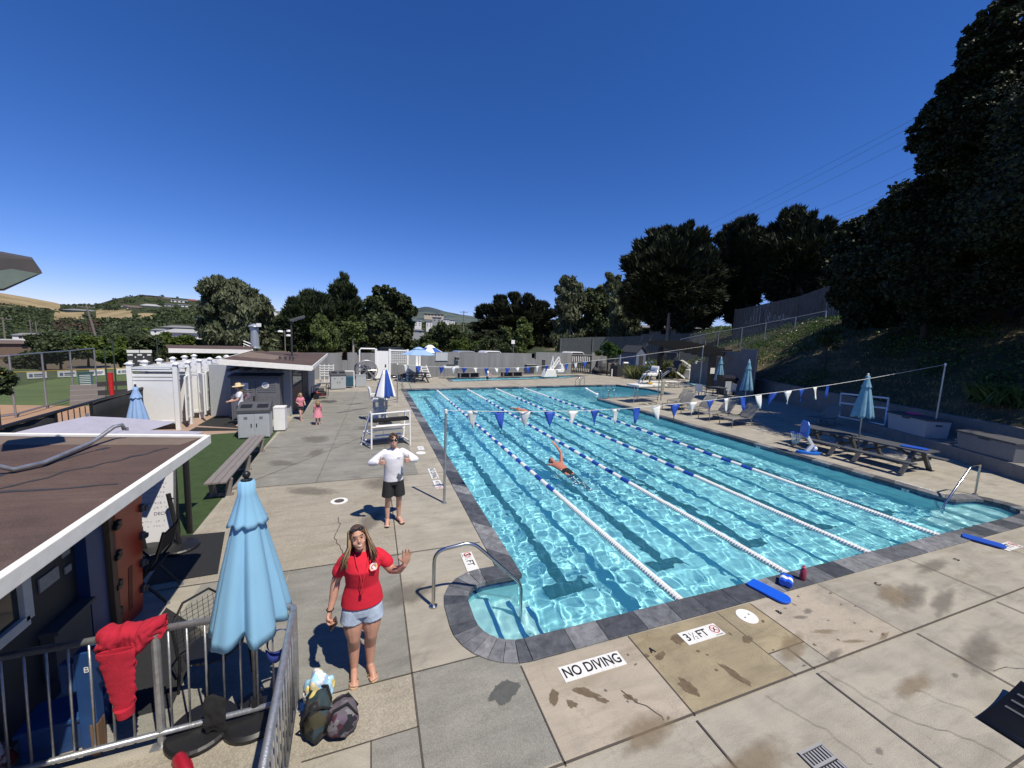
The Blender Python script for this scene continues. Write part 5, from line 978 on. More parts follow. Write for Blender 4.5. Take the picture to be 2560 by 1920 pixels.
for x in (-.55,.55): mb=MB(); mb.bar((x,-.75,.0),(x,.25,.68),.08,.06); mb.bar((x,.75,0),(x,-.25,.68),.08,.06); mb.bar((x,-.75,.4),(x,.75,.4),.06,.06); mb.build('leg_frame',M_char,t)
q=AT(1075,885,38); open_umbrella('open blue and white panelled umbrella beyond the far wall',q.x,q.y,HZ(q.x,q.y,864),1.55,.75,(M_royal,M_wcan),8,z0=-.5)
p=W(1116,950); t=thing('rinse_stand','white tubular wash stand near the wading pool','stand',(p.x,p.y+1,0)); h=HZ(p.x,p.y+1,915); mb=MB(); mb.box(-.1,-.2,h-.16,1.25,.3,h); mb.build('top_tray',M_wst,t); [(lambda m: m.build('leg',M_galv,t))(MB().tube([(x,0,0),(x,0,h-.16)],.03,6)) for x in (0,1.1)]; mb=MB(); mb.box(.2,-.15,h,.9,.25,h+.12); mb.build('dark_tub',M_char,t)
p=W(917,951); t=thing('hose_reel','big round steel cover reel with spokes and dark drum','reel',(p.x,p.y,0),.2); h=HZ(p.x,p.y,901); R=h*.48; cz=h*.52
for y in (-.25,.25): mb=MB(); mb.tube([(R*math.cos(a),y,cz+R*math.sin(a)) for a in np.linspace(0,2*math.pi,33)[:-1]],.035,6,close=True); w_=mb.build('wheel',M_galv,t,smooth=True); mb=MB(); [mb.tube([(0,y,cz),(R*math.cos(a),y,cz+R*math.sin(a))],.022,5) for a in np.linspace(0,2*math.pi,9)[:-1]]; mb.build('spokes',M_galv,w_)
mb=MB(); mb.M=Matrix.Translation((0,.2,cz-.25))@Matrix.Rotation(math.pi/2,4,'X'); mb.lathe([(.42,0),(.42,.4)],18); mb.build('drum',M_char,t)
for sx in (-1,1): mb=MB(); mb.tube([(0,-.3,cz),(sx*.6,-.3,.06)],.035,6); mb.tube([(0,.3,cz),(sx*.6,.3,.06)],.035,6); mb.build('stand_leg',M_galv,t)
for sx in (-.6,.6):
    for y in (-.3,.3): mb=MB(); mb.M=Matrix.Translation((sx,y+.03,.09))@Matrix.Rotation(math.pi/2,4,'X'); mb.lathe([(.09,0),(.09,.06)],12); mb.build('caster',M_blk,t)
p=W(958,949); t=thing('vinyl_screen','white vinyl privacy screen with lattice by the far wall','screen',(p.x,p.y,0),.1); h=HZ(p.x,p.y,872)
for x in (-.55,.5,1.9): mb=MB(); mb.box(x-.08,-.08,0,x+.08,.08,h); mb.build('post',M_vinyl,t)
mb=MB(); mb.box(-.5,-.02,.1,.45,.03,h*.93); mb.build('panel',M_vinyl,t); mb=MB(); [mb.bar((.55,0,h*(.55+.055*k)),(1.85,0,h*(.55+.055*k)),.02,.03) for k in range(8)]; [mb.bar((.6+.16*k,0.02,h*.55),(.6+.16*k,0.02,h*.94),.03,.02) for k in range(8)]; mb.build('lattice',M_vinyl,t); mb=MB(); mb.box(.55,-.03,h*.93,1.9,.03,h*.98); mb.build('top_rail',M_vinyl,t); mb=MB(); mb.tube([(-1.75,.1,.0),(-1.75,.1,h*.93),(-1.65,.1,h*.99),(-.6,.1,h*.99)],.06,8); mb.build('arch_pipe',M_vinyl,t); mb=MB(); mb.box(1.98,.1,0,2.6,.2,h*.8); mb.build('grey_panel',M_gry,t)
p=W(820,966); t=thing('lattice_rack','stack of white lattice baskets by the far bin','rack',(p.x-.2,p.y+1.2,0),.1); h=HZ(p.x,p.y+1.2,911)
for k in range(5): z=h*(.45+.12*k); mb=MB(); mb.bar((-.4,0,z),(.45,0,z),.05,.05); mb.build('bar',M_wst,t)
for x in (-.4,-.12,.16,.45): mb=MB(); mb.bar((x,0.03,h*.1),(x,0.03,h),.05,.05); mb.build('bar',M_wst,t)
p=W(871,970); t=thing('towel_cart','white pipe cart holding a dark blue bag by the far bin','cart',(p.x,p.y,0),.1); h=HZ(p.x,p.y,928); mb=MB(); mb.box(-.25,-.15,.12,.3,.3,h*.72); mb.build('bag',pm('teal_bag',(.02,.09,.14),.7,var=.5),t,bevel=.06)
for x in (-.3,.35):
    for y in (-.2,.35): mb=MB(); mb.tube([(x,y,.05),(x,y,h)],.022,6); mb.build('upright',M_wst,t)
mb=MB(); mb.tube([(-.3,-.2,h),(.35,-.2,h),(.35,.35,h),(-.3,.35,h)],.02,6,close=True); mb.build('hoop',M_wst,t)
t=thing('grey_cabinet','low plain grey box beside the towel cart','box',(p.x+.35,p.y+.4,0),.1); mb=MB(); mb.box(.1,0,.02,.75,.4,.78); mb.build('body',M_gry,t,bevel=.01); mb=MB(); mb.box(.08,-.02,.78,.77,.42,.81); mb.build('lid',M_gry,t)
p=W(800,996); t=thing('pressure_washer','black and red wheeled pressure washer by the bath house','machine',(p.x,p.y,0),.3); mb=MB(); mb.box(-.25,-.2,.15,.3,.2,.38); mb.build('engine',pm('red_black_engine',(.02,.02,.022),.5,col2=(.35,.03,.02),scale=5,stops=(.52,.56)),t,bevel=.03); mb=MB(); mb.tube([(.35,-.25,.1),(.38,-.25,.75),(.38,.25,.75),(.35,.25,.1),(-.4,.25,.1),(-.4,-.25,.1)],.022,6,close=True); mb.tube([(-.4,-.25,.1),(-.35,-.25,.62),(.38,-.25,.6)],.02,6); mb.tube([(-.4,.25,.1),(-.35,.25,.62),(.38,.25,.6)],.02,6); mb.build('roll_frame',M_blk,t)
for y in (-.3,.3): mb=MB(); mb.M=Matrix.Translation((-.25,y+.03,.15))@Matrix.Rotation(math.pi/2,4,'X'); mb.lathe([(.15,0),(.15,.07)],16); mb.build('wheel',M_blk,t)
mb=MB(); mb.box(-.1,-.12,.4,.2,.12,.58); mb.build('fuel_tank',M_dk,t,bevel=.03)
# black slab of furniture cut by the right frame edge
t=thing('furniture_stand','black moulded furniture base at the lower right frame edge','base',(4.0,-2.32,.0)); mb=MB(); P=[]; 
for i in range(12): f=i/11; P.append((-.43+.85*f,.02,.14*f**1.9))
L=[(p[0],.05,p[2]+.006) for p in P]+[(p[0],-1.2,p[2]+.006) for p in P]; mb.add(L,[(i,i+1,12+i+1,12+i) for i in range(11)]); o=mb.build('flared_skirt',M_blk,t,smooth=True); s=o.modifiers.new('s','SOLIDIFY'); s.thickness=.03; mb=MB(); [mb.bar((-.05+.12*k,.0+.0,.06+.03*k),(-.05+.12*k,-1.15,.06+.03*k),.035,.03) for k in range(3)]; mb.build('ribs',M_dk,t)
# ---------- right deck ----------
M_sling=pm('grey_sling_fabric',(.20,.195,.175),.85,var=.15,scale=30); M_alum=pm('taupe_frame',(.30,.28,.25),.45,.4)
def lounger(label,x,y,rz):
    t=thing('sun_lounger',label,'lounger',(x,y,0),rz,'sun loungers on the right deck')
    def seat(u,v): return (.05+1.32*u,-.30+.60*v,.36-.03*math.sin(v*math.pi)+.015*math.sin(u*5))
    cloth('seat_sling',seat,8,6,M_sling,t,.012)
    def bk(u,v): f=u; return (1.36+.62*f,-.30+.60*v,.37+.62*f+.05*math.sin(f*math.pi)-.03*math.sin(v*math.pi))
    cloth('back_sling',bk,8,6,M_sling,t,.012)
    for s in (-.32,.32):
        mb=MB(); mb.tube([(0,s,.0),(.02,s,.33),(.08,s,.38),(1.4,s,.38)],.02,8); mb.build('side_rail',M_alum,t,smooth=True)
        mb=MB(); mb.tube([(1.36,s,.38),(1.72,s,.76),(2.02,s,1.02)],.018,8); mb.build('back_rail',M_alum,t,smooth=True)
        mb=MB(); mb.tube([(1.25,s,.38),(1.45,s,.0)],.02,8); mb.build('leg',M_alum,t)
        mb=MB(); mb.tube([(.95,s,.18),(1.5,s,.14),(2.0,s,.02)],.016,8); mb.build('wheel_arm',M_alum,t,smooth=True)
    for x_ in (.02,1.38): mb=MB(); mb.tube([(x_,-.32,.37),(x_,.32,.37)],.018,8); mb.build('crossbar',M_alum,t)
    mb=MB(); mb.tube([(2.02,-.32,1.02),(2.02,.32,1.02)],.018,8); mb.build('crossbar',M_alum,t)
lounger('grey sling lounger nearest the toy hoop, first of the sunlit row',13.28,9.07,.08); lounger('grey sling lounger second in the sunlit row by the umbrella',13.3,10.35,.05); lounger('grey sling lounger third in the sunlit row',13.4,11.6,.10); lounger('grey sling lounger at the far end of the sunlit row',13.3,12.9,.12); lounger('grey sling lounger alone in the shade behind the picnic tables',17.9,8.3,.02)
lounger('low grey lounger beyond the sunlit row by the guard tower',14.6,13.9,.35)
closed_umbrella('folded faded blue umbrella standing through the picnic tables',13.75,4.18,0,HZ(13.75,4.18,935),HZ(13.75,4.18,1042),.29,M_teal,21,ball=M_plast,pole=M_galv,base=False,pr=.024,k=7)
closed_umbrella('folded faded blue umbrella behind the sunlit loungers',16.75,10.95,0,HZ(16.75,10.95,900),HZ(16.75,10.95,976),.31,M_teal,24,ball=M_plast,pr=.026,k=7)
p=W(1795,977); closed_umbrella('folded faded blue umbrella against the grey stepped wall',p.x,p.y,0,HZ(p.x,p.y,892),HZ(p.x,p.y,950),.38,M_teal,27,ball=M_plast,pr=.03,k=7)
M_pic=pm('charcoal_recycled_plank',(.075,.08,.088),.65,var=.25,scale=5,stretch=(6,.6,6))
def ptable(label,y):
    t=thing('picnic_table',label,'picnic table',(13.72,y,0),0,'charcoal picnic tables'); L=1.86
    for i in range(4): mb=MB(); mb.box(-.39+.197*i,0,.70,-.20+.197*i,L,.74); mb.build('top_plank',M_pic,t,bevel=.004)
    for s in (-1,1):
        mb=MB(); mb.box(s*.86-.14,0,.40,s*.86+.14,L,.44); mb.build('bench_seat',M_pic,t,bevel=.004)
    for yy in (.32,L-.32):
        for s in (-1,1): mb=MB(); mb.bar((s*.78,yy,.0),(s*.22,yy,.70),.10,.09); mb.build('leg',M_pic,t)
        mb=MB(); mb.bar((-.9,yy+.06,.36),(.9,yy+.06,.36),.04,.09); mb.build('cross_beam',M_pic,t)
    mb=MB(); mb.bar((0,.35,.66),(0,L*.62,.2),.08,.06) if 0 else mb.bar((0,.34,.40),(0,L*.5,.69),.08,.06); mb.bar((0,L-.34,.40),(0,L*.5+.02,.69),.08,.06); mb.build('brace',M_pic,t)
ptable('charcoal plank picnic table, nearer of two, with blue board on it',2.29); ptable('charcoal plank picnic table, farther of two, behind the toy hoop',4.24)
t=kickboard('dull blue kickboard lying on the nearer picnic table',(13.62,3.0,0),(13.82,2.42,0),.34,.745,mat=M_kickd)
# floating basketball hoop
t=thing('toy_hoop','blue and white poolside toy basketball hoop','basketball hoop',(12.38,4.85,.0),-.55); M_hb=pm('hoop_blue_plastic',(.012,.14,.55),.4,var=.08)
mb=MB(); P=[(.34*math.cos(a)*(1 if math.cos(a)>0 else 1.25),.16*math.sin(a)) for a in np.linspace(0,2*math.pi,24)[:-1]]; mb.prism(ccw(P),0,.10); mb.build('base_float',M_hb,t,bevel=.02)
mb=MB(); mb.bar((-.10,0,.08),(.06,0,.34),.10,.11); mb.bar((.06,0,.32),(-.16,0,.66),.09,.10); mb.build('arm',M_plast,t,bevel=.012)
mb=MB(); mb.M=Matrix.Translation((-.24,0,.86)); Pb=[(-.20,-.26),(.20,-.26),(.25,-.20),(.25,.20),(.16,.31),(-.16,.31),(-.25,.20),(-.25,-.20)]; mb.slab(Pb,'x',-.03,.03); bb=mb.build('backboard',M_hb,t,bevel=.02)
for k in range(6): mb=MB(); mb.box(-.195,-.20,.68+.075*k,-.19+.015,-.02,.70+.075*k); mb.box(-.195,.02,.68+.075*k,-.175,.20,.70+.075*k); mb.build('rib',M_hb,bb)
mb=MB(); mb.tube([(-.48+.17*math.cos(a),.17*math.sin(a),.72) for a in np.linspace(0,2*math.pi,20)[:-1]],.014,6,close=True); mb.build('rim',M_kickd,t)
mb=MB(); 
for k in range(14): a=2*math.pi*k/14; b2=a+.4; mb.tube([(-.48+.165*math.cos(a),.165*math.sin(a),.71),(-.48+.10*math.cos(b2),.10*math.sin(b2),.36)],.006,4); b2=a-.4; mb.tube([(-.48+.165*math.cos(a),.165*math.sin(a),.71),(-.48+.10*math.cos(b2),.10*math.sin(b2),.36)],.006,4)
mb.build('net',M_cord,t)
M_ball=pm('blue_white_ball',(.03,.14,.5),.4,col2=(.7,.72,.75),scale=2.2,stops=(.48,.52))
def ball(label,x,y,z,r): tag((lambda m: m.build('ball',M_ball,None,smooth=True,loc=(x,y,z)))(MB().sph((0,0,0),r,16,12)),label,'ball',group='blue and white balls')
ball('blue and white ball sitting on the toy hoop base',12.50,4.80,.21,.105); p=W(1920+395/3.456,700+1095/3.456); ball('blue ball lying in the shade against the retaining wall',p.x,p.y,.16,.16)
# retaining ledge and wall
L0,L1=V((14.6,-1.2,0)),V((19.6,7.2,0)); WA,WB=V((17.5,-.3,0)),V((28.3,21.2,0)); WTOP=1.2
WD=(WB-WA).normalized(); WN=V((WD.y,-WD.x,0))
M_rw=concrete('retaining_wall_concrete',(.27,.26,.235),(.20,.19,.175),pit=.1)
t=thing('retaining_wall','low concrete retaining wall below the shaded slope','wall',(WA.x,WA.y,0)); mb=MB(); a,b=V((-6,-11.9,0)),WB-WA
mb.add([a,b,b+WN*.28,a+WN*.28,a+V((0,0,WTOP)),b+V((0,0,WTOP)),b+WN*.28+V((0,0,WTOP)),a+WN*.28+V((0,0,WTOP))],[(0,3,2,1),(4,5,6,7),(0,1,5,4),(1,2,6,5),(2,3,7,6),(3,0,4,7)]); mb.build('wall_body',M_rw,t); mb=MB(); q=a-WN*.02;r_=b-WN*.02; mb.add([q+V((0,0,WTOP+.003)),r_+V((0,0,WTOP+.003)),r_+WN*.33+V((0,0,WTOP+.003)),q+WN*.33+V((0,0,WTOP+.003)),q+V((0,0,WTOP+.06)),r_+V((0,0,WTOP+.06)),r_+WN*.33+V((0,0,WTOP+.06)),q+WN*.33+V((0,0,WTOP+.06))],[(0,3,2,1),(4,5,6,7),(0,1,5,4),(1,2,6,5),(2,3,7,6),(3,0,4,7)]); mb.build('cap',M_rw,t)
t=thing('concrete_ledge','raised concrete ledge carrying the deck boxes','ledge',(L0.x,L0.y,0)); mb=MB(); P=[L0+(L0-L1)*.8,L1,WA+WD*9.6-WN*.005,WA-WD*8-WN*.005]; mb.prism(ccw([(p.x-L0.x,p.y-L0.y) for p in P]),0,.45); mb.build('step_body',M_rw,t,bevel=.01)
def deckbox(label,x,y,L,rz,mat,h=.66):
    t=thing('deck_box',label,'deck box',(x,y,.452),rz,'storage deck boxes on the ledge'); D=.78
    mb=MB(); mb.add([(0,0,0),(L,0,0),(L,D,0),(0,D,0),(-.05,-.04,h),(L+.05,-.04,h),(L+.05,D+.02,h),(-.05,D+.02,h)],[(3,2,1,0),(4,5,6,7),(0,1,5,4),(1,2,6,5),(2,3,7,6),(3,0,4,7)]); mb.build('bin',mat,t,bevel=.015); mb=MB(); mb.slab([(-.07,h),(D+.04,h),(D+.04,h+.07),(.3,h+.10),(-.07,h+.06)],'x',-.08,L+.08); mb.build('lid',M_dk,t,bevel=.01); mb=MB(); mb.box(-.065,.3,h*.72,-.045,.5,h*.79); mb.build('handle_slot',M_ink,t); mb=MB(); mb.box(L*.4,-.06,h*.9,L*.6,-.04,h*.98); mb.build('latch',M_dk,t)
ang=math.atan2(1.5,.85)
deckbox('light grey deck box with a pink towel on its lid',17.95,4.25,1.75,ang,M_gry); deckbox('weathered grey deck box at the right frame edge',16.35,1.55,1.75,ang,pm('slate_box',(.19,.20,.21),.6,var=.12),.55)
for o in [o for o in bpy.data.objects if o.name.startswith('deck_box')]: o.scale=(1,-1,1)
o=MB(); baglump(o,(0,0,.03),(.30,.13,.05),31,.6); o=o.build('pink_towel',pm('pink_cloth',(.62,.08,.28),.9,var=.35,scale=16),smooth=True); o.location=(18.75,5.0,1.20); o.rotation_euler=(0,0,ang); tag(o,'crumpled bright pink towel on the light grey deck box','towel')
# white pipe goal
t=thing('water_polo_goal','white pipe goal frame standing behind the folded umbrella','goal',W(1920+620/3.456,700+1180/3.456,.1)); o0=V(t.location)
def gp(x,y,D): return AT(1920+x/3.456,700+y/3.456,D)-o0
G=[gp(632,980,26.5),gp(1042,1022,24.5),gp(1030,1110,24.4),gp(625,1062,26.4)]; H_=[gp(625,1062,26.2),gp(615,1180,26.0),gp(1008,1255,23.6),gp(1030,1110,24.4)]
mb=MB(); mb.tube(G,.045,8,close=True); mb.build('frame',M_wst,t); mb=MB(); mb.tube(H_,.045,8); mb.build('lower_frame',M_wst,t)
# spa walls, pergola, lift and bins
t=thing('stepped_wall','grey stepped concrete wall behind the spa','wall',AT(1883,941,37)); o0=V((t.location.x,t.location.y,0)); t.location=o0
def swall(pa,pb,ytop,D0,D1):
    a,b=AT(pa,905,D0),AT(pb,905,D1); z=HZ(*AT((pa+pb)/2,905,(D0+D1)/2)[:2],ytop); a.z=b.z=0; d=(b-a).normalized(); n=V((-d.y,d.x,0))*.3; mb=MB(); q=[a-o0,b-o0,b+n-o0,a+n-o0]; mb.add(q+[p+V((0,0,z)) for p in q],[(0,3,2,1),(4,5,6,7),(0,1,5,4),(1,2,6,5),(2,3,7,6),(3,0,4,7)]); mb.build('wall_step',M_stw,t)
M_stw=concrete('slate_wall_concrete',(.20,.21,.225),(.16,.165,.18),pit=.05)
for a,b,yt,D0,D1 in ((1728,1742,909,42,41.4),(1742.3,1762,905,41.4,40.8),(1762.3,1800,890,40.8,39.4),(1800.3,1848,879,39.4,38),(1848.3,1887,873,38,37)): swall(a,b,yt,D0,D1)
a=AT(1887.5,905,37); a.z=0; b=AT(1892,905,33.5); b.z=0
mb=MB(); d=V((.35,.25,0)); z=HZ(a.x,a.y,875); mb.add([a-o0,b-o0,b+d-o0,a+d-o0]+[p+V((0,0,z)) for p in (a-o0,b-o0,b+d-o0,a+d-o0)],[(0,3,2,1),(4,5,6,7),(0,1,5,4),(1,2,6,5),(2,3,7,6),(3,0,4,7)]); mb.build('return_wall',M_wall,t)
t=thing('pergola','timber pergola coloured black for shade, with ladder like beams over the spa','pergola',(25.6,21.4,0)); o0=V(t.location); pa,pb=W(1774,972),W(1647,949); pa.z=pb.z=0  # shade on the timber is put into its black material
za,zb=HZ(pa.x,pa.y,886),HZ(pb.x,pb.y,856)
for p,z in ((pa,za),(pb,zb)): mb=MB(); mb.cbox((p.x-o0.x,p.y-o0.y,z/2),.42,.42,z); mb.build('post',M_blk,t)
mb=MB(); mb.box(-.25+pa.x-o0.x-.12,pa.y-o0.y-.235,1.35,.12+pa.x-o0.x,pa.y-o0.y-.215,1.85); mb.build('notice',M_wtile,t)
e1,e2=AT(1850,893,30),AT(1640,856,40); ends=[pb+V((0,0,zb)),pa+V((0,0,za))]
for k in range(9):
    f=k/8; q=ends[0].lerp(ends[1],f); v=V((6.5,1.5,.25)); q0=q-V((2.2,.5,0)); mb=MB(); mb.bar(q0-o0,q0+v-o0,.10,.22); mb.build('beam',M_blk,t)
    for j in range(7): mb=MB() if j==0 else mb; c=q0+v*((j+.5)/7)-o0; mb.cbox((c.x,c.y,c.z-.18),.5,.14,.12)
    mb.build('notched_batten',M_blk,t)
for dv in (V((0,0,0)),V((3.2,.75,.12))): mb=MB(); mb.bar(ends[0]+dv-V((0,0,.2))-o0,ends[1]+dv-V((0,0,.2))-o0,.2,.26); mb.build('girder',M_blk,t)
p=W(1560+1150/4.608,820+775/4.608); binb=thing('dark_bin','dark grey waste bin with pale door near the pergola post','bin',(p.x,p.y,0),-.2); mb=MB(); mb.box(.0,0,0,1.05,.9,1.15); mb.build('cabinet',M_char,binb,bevel=.02); mb=MB(); mb.box(0.02,-.03,.08,.52,0,1.08); mb.build('door',M_gry,binb); mb=MB(); mb.slab([(-.05,1.15),(.95,1.15),(.95,1.5),(.5,1.5),(-.05,1.32)],'x',-.04,1.1); mb.build('hood',M_blk,binb)
p=W(1560+780/4.608,820+590/4.608); t=thing('spa_lift','white hydraulic pool lift with angled arms beside the spa','pool lift',(p.x,p.y,0)); s=p.length/40
mb=MB(); mb.box(-.9,-.5,0,1.5,.5,1.1); mb.build('base_cover',M_plast,t,bevel=.1); h=HZ(p.x,p.y,902)
for a,b in (((-2.4,0,1.3),(-1.6,0,h)),((-1.6,0,h),(0,0,h*.62)),((-1.7,.2,h*.93),(-.2,.2,h*.55)),((.2,0,h*.55),(.5,0,h)),((-4.2,0,.3),(-2.8,0,1.2)),((-3,0,1.2),(-1,0,.1))): mb=MB(); mb.bar(a,b,.2,.16); mb.build('arm',M_wst,t)
mb=MB(); mb.slab([(-3.3,.9),(-2.2,.9),(-1.9,2.0),(-2.3,2.05),(-2.6,1.3),(-3.3,1.25)],'y',-.4,.4); mb.build('seat',M_dk,t,bevel=.05)
# diving board
a,b=W(1480+1060/9.217,840+1040/9.217,.55),W(1480+2000/9.217,840+1045/9.217,.55); d=b-a; t=thing('diving_board','long white diving board on a low steel stand','diving board',(a.x,a.y,0),math.atan2(d.y,d.x)); L=d.length; mb=MB(); mb.box(0,-.25,.50,L,.25,.56); mb.build('board',M_plast,t,bevel=.01)
for x in (L*.72,L*.95): 
    for y in (-.25,.25): mb=MB(); mb.tube([(x,y,0),(x,y,.50)],.03,8); mb.build('leg',M_galv,t)
mb=MB(); mb.tube([(L*.7,-.3,.0),(L*.7,-.3,.25),(L*1.15,-.3,.25),(L*1.15,-.3,0)],.025,6); mb.build('frame',M_galv,t)
# steel guard tower with moulded seat
t=thing('guard_tower','steel tube guard tower with white moulded seat','guard tower',(12.99,15.37,0)); o0=V(t.location)
def gr(x,y,D): return AT(1480+x/9.217,840+y/9.217,D)-o0
def stub(pts,D,r=.03): mb=MB(); q=[gr(x,y,D) for x,y in pts]; mb.tube(q,r,8); mb.build('tube_frame',M_steel,t,smooth=True,auto=.8)
f0=(V((12.99,15.37,0))-V((CAM[0],CAM[1],0))).length
stub([(960,1550),(970,1240),(985,1175),(1025,1145),(1070,1150)],f0,.028)
stub([(1040,1490),(1050,1240),(1080,1050),(1230,830),(1300,790),(1560,790),(1610,830),(1612,900),(1585,1490)],f0+1.2,.034)
stub([(1145,1080),(1160,1040),(1290,830),(1350,800),(1520,815),(1555,860),(1555,900),(1512,1500)],f0+.6,.032)
stub([(975,1390),(1040,1340)],f0+.5,.024); stub([(985,1425),(1510,1465)],f0+.4,.022); stub([(1050,1375),(1530,1415)],f0+.9,.022)
mb=MB(); c=gr(1270,1125,f0+1.0); mb.M=Matrix.Translation(c)@Matrix.Rotation(.15,4,'Z'); mb.box(-1.25,-.5,-.07,1.25,.5,.05); mb.build('platform',M_plast,t,bevel=.02)
mb=MB(); c=gr(1325,1100,f0+1.0); mb.tube([c,c+V((0,0,.52))],.05,8); mb.build('seat_post',M_steel,t); mb=MB(); mb.lathe([(.2,0),(.2,.05),(.06,.10)],14,tuple(c)); mb.build('yellow_collar',pm('yellow_cap',(.55,.36,.04),.5),t)
mb=MB(); mb.M=Matrix.Translation(c+V((0,0,.52)))@Matrix.Rotation(.2,4,'Z'); mb.slab([(-.42,.0),(.32,-.02),(.42,.10),(.50,.55),(.44,.62),(.36,.5),(.28,.16),(-.40,.09)],'y',-.27,.27); mb.build('seat',M_plast,t,bevel=.03)
t=thing('hanging_towel','pale yellow towel hanging on the steel guard tower','towel',tuple(gr(1650,1040,f0+1.0)+o0)); cloth('cloth',lambda u,v:(-.13+.26*u*(1-.2*v),.04*math.sin(u*12+v*2),.02-.85*v),12,12,pm('cream_towel',(.55,.50,.36),.9,var=.3),t,.03)
# cover reels, cabinet, small shed and clutter at the back
p=W(1480+560/9.217,840+930/9.217); t=thing('cover_reel','stacked pool cover reels with blue rolls under grey cover','cover reel',(p.x,p.y,0),.12); M_bl=pm('blue_solar_cover',(.03,.20,.62),.5,var=.2)
def cyl(y,z,x0,x1,r,m,nm): mb=MB(); mb.M=Matrix.Translation((x0,y,z))@Matrix.Rotation(math.pi/2,4,'Y'); mb.lathe([(r,0),(r,x1-x0)],18); return mb.build(nm,m,t,smooth=True,auto=.6)
k=p.length/955*1.18; X=lambda x: (x-560)/9.217*k; Z=lambda y: HZ(p.x,p.y,840+y/9.217)
cyl(0,Z(765),X(890),X(1560),(Z(705)-Z(825))/2,M_bl,'cover_roll'); cyl(.6,Z(628),X(1210),X(1385),(Z(595)-Z(660))/2,M_bl,'cover_roll'); cyl(.6,Z(622),X(1390),X(1515),(Z(590)-Z(655))/2,M_wcan,'cover_roll'); cyl(.6,Z(618),X(1560),X(1760),(Z(585)-Z(650))/2,M_bl,'cover_roll'); cyl(.6,Z(630),X(830),X(1210),.12,M_plast,'axle')
mb=MB(); n=16; vs=[]
for i in range(n+1):
    f=i/n; x=X(520)+(X(890)-X(520))*f; R_=(Z(620)-Z(830))/2*(1-.15*f)
    for j in range(10): a=math.pi*j/9; vs.append((x,-R_*math.cos(a)*1.1,Z(830)*.6+R_*1.7*math.sin(a)+.05*nz(x,a,2,2)))
mb.add(vs,[(i*10+j,i*10+j+1,(i+1)*10+j+1,(i+1)*10+j) for i in range(n) for j in range(9)]); o=mb.build('grey_cover',pm('shiny_grey_tarp',(.09,.095,.10),.35,var=.4,scale=2),t,smooth=True)
mb=MB(); mb.box(X(480),-.6,.05,X(640),.6,Z(680)); mb.build('end_frame',M_char,t); 
for x in (X(430),X(560)): mb=MB(); mb.tube([(x,0,0),(x,0,Z(760))],.08,8); mb.build('leg',M_plast,t)
p=W(1480+720/9.217,840+840/9.217); t=thing('white_cabinet','white two door storage cabinet at the back of the deck','cabinet',(p.x,p.y,0),.15); k=p.length/955*1.2; w=(1055-720)/9.217*k; h=HZ(p.x,p.y,840+445/9.217); mb=MB(); mb.box(0,0,.1,w,.8,h); mb.build('carcass',M_plast,t)
for i in range(2): mb=MB(); mb.box(w*.02+i*w*.5,-.04,.15,w*.48+i*w*.5,-.003,h-.05); mb.build('door',M_vinyl,t)
t=thing('equipment_pile','pile of dark covered gear by the end of the far wall','pile',W(1480+240/9.217,840+865/9.217)); mb=MB(); baglump(mb,(0,0,.5),(1.2,.7,.7),5,.5); mb.build('cover',M_char,t,smooth=True); mb=MB(); mb.box(-.9,-.3,.5,-.3,.3,1.5); mb.build('box',M_dk,t); mb=MB(); baglump(mb,(1.7,0,.5),(.9,.6,.7),9,.5); mb.build('maroon_bag',pm('maroon_cloth',(.10,.025,.035),.9,var=.4),t,smooth=True)
q=AT(1602,900,46); t=thing('play_house','small blue grey gabled play house behind the reels','play house',(q.x,q.y,0),.2); z1,z0=HZ(q.x,q.y,865),HZ(q.x,q.y,880); mpl=pm('blue_grey_boards',(.12,.15,.22),.7); mb=MB(); mb.slab([(-.8,0),(.8,0),(.8,z0),(0,z1-.05),(-.8,z0)],'y',0,2.2); mb.build('wall',mpl,t); mb=MB(); mb.bar((-.95,1.1,z0-.1),(0,1.1,z1),2.5,.08); mb.bar((.95,1.1,z0-.1),(0,1.1,z1),2.5,.08); mb.build('roof',M_char,t); mb=MB(); mb.box(-.3,-.03,0,.35,-.003,z0*.85); mb.build('door',M_char,t)
t=thing('pipe_gate','grey pipe gate in front of the shaded fence','gate',AT(1670,905,46)); o0=V(t.location); mb=MB(); mb.tube([AT(x,y,46)-o0 for x,y in ((1650,905),(1650,880),(1693,881),(1693,905))],.07,8); mb.build('frame',M_galv,t); mb=MB(); [mb.tube([AT(1655+4*i,882,46)-o0,AT(1655+4*i,905,46)-o0],.03,5) for i in range(9)]; mb.build('pickets',M_dk,t)
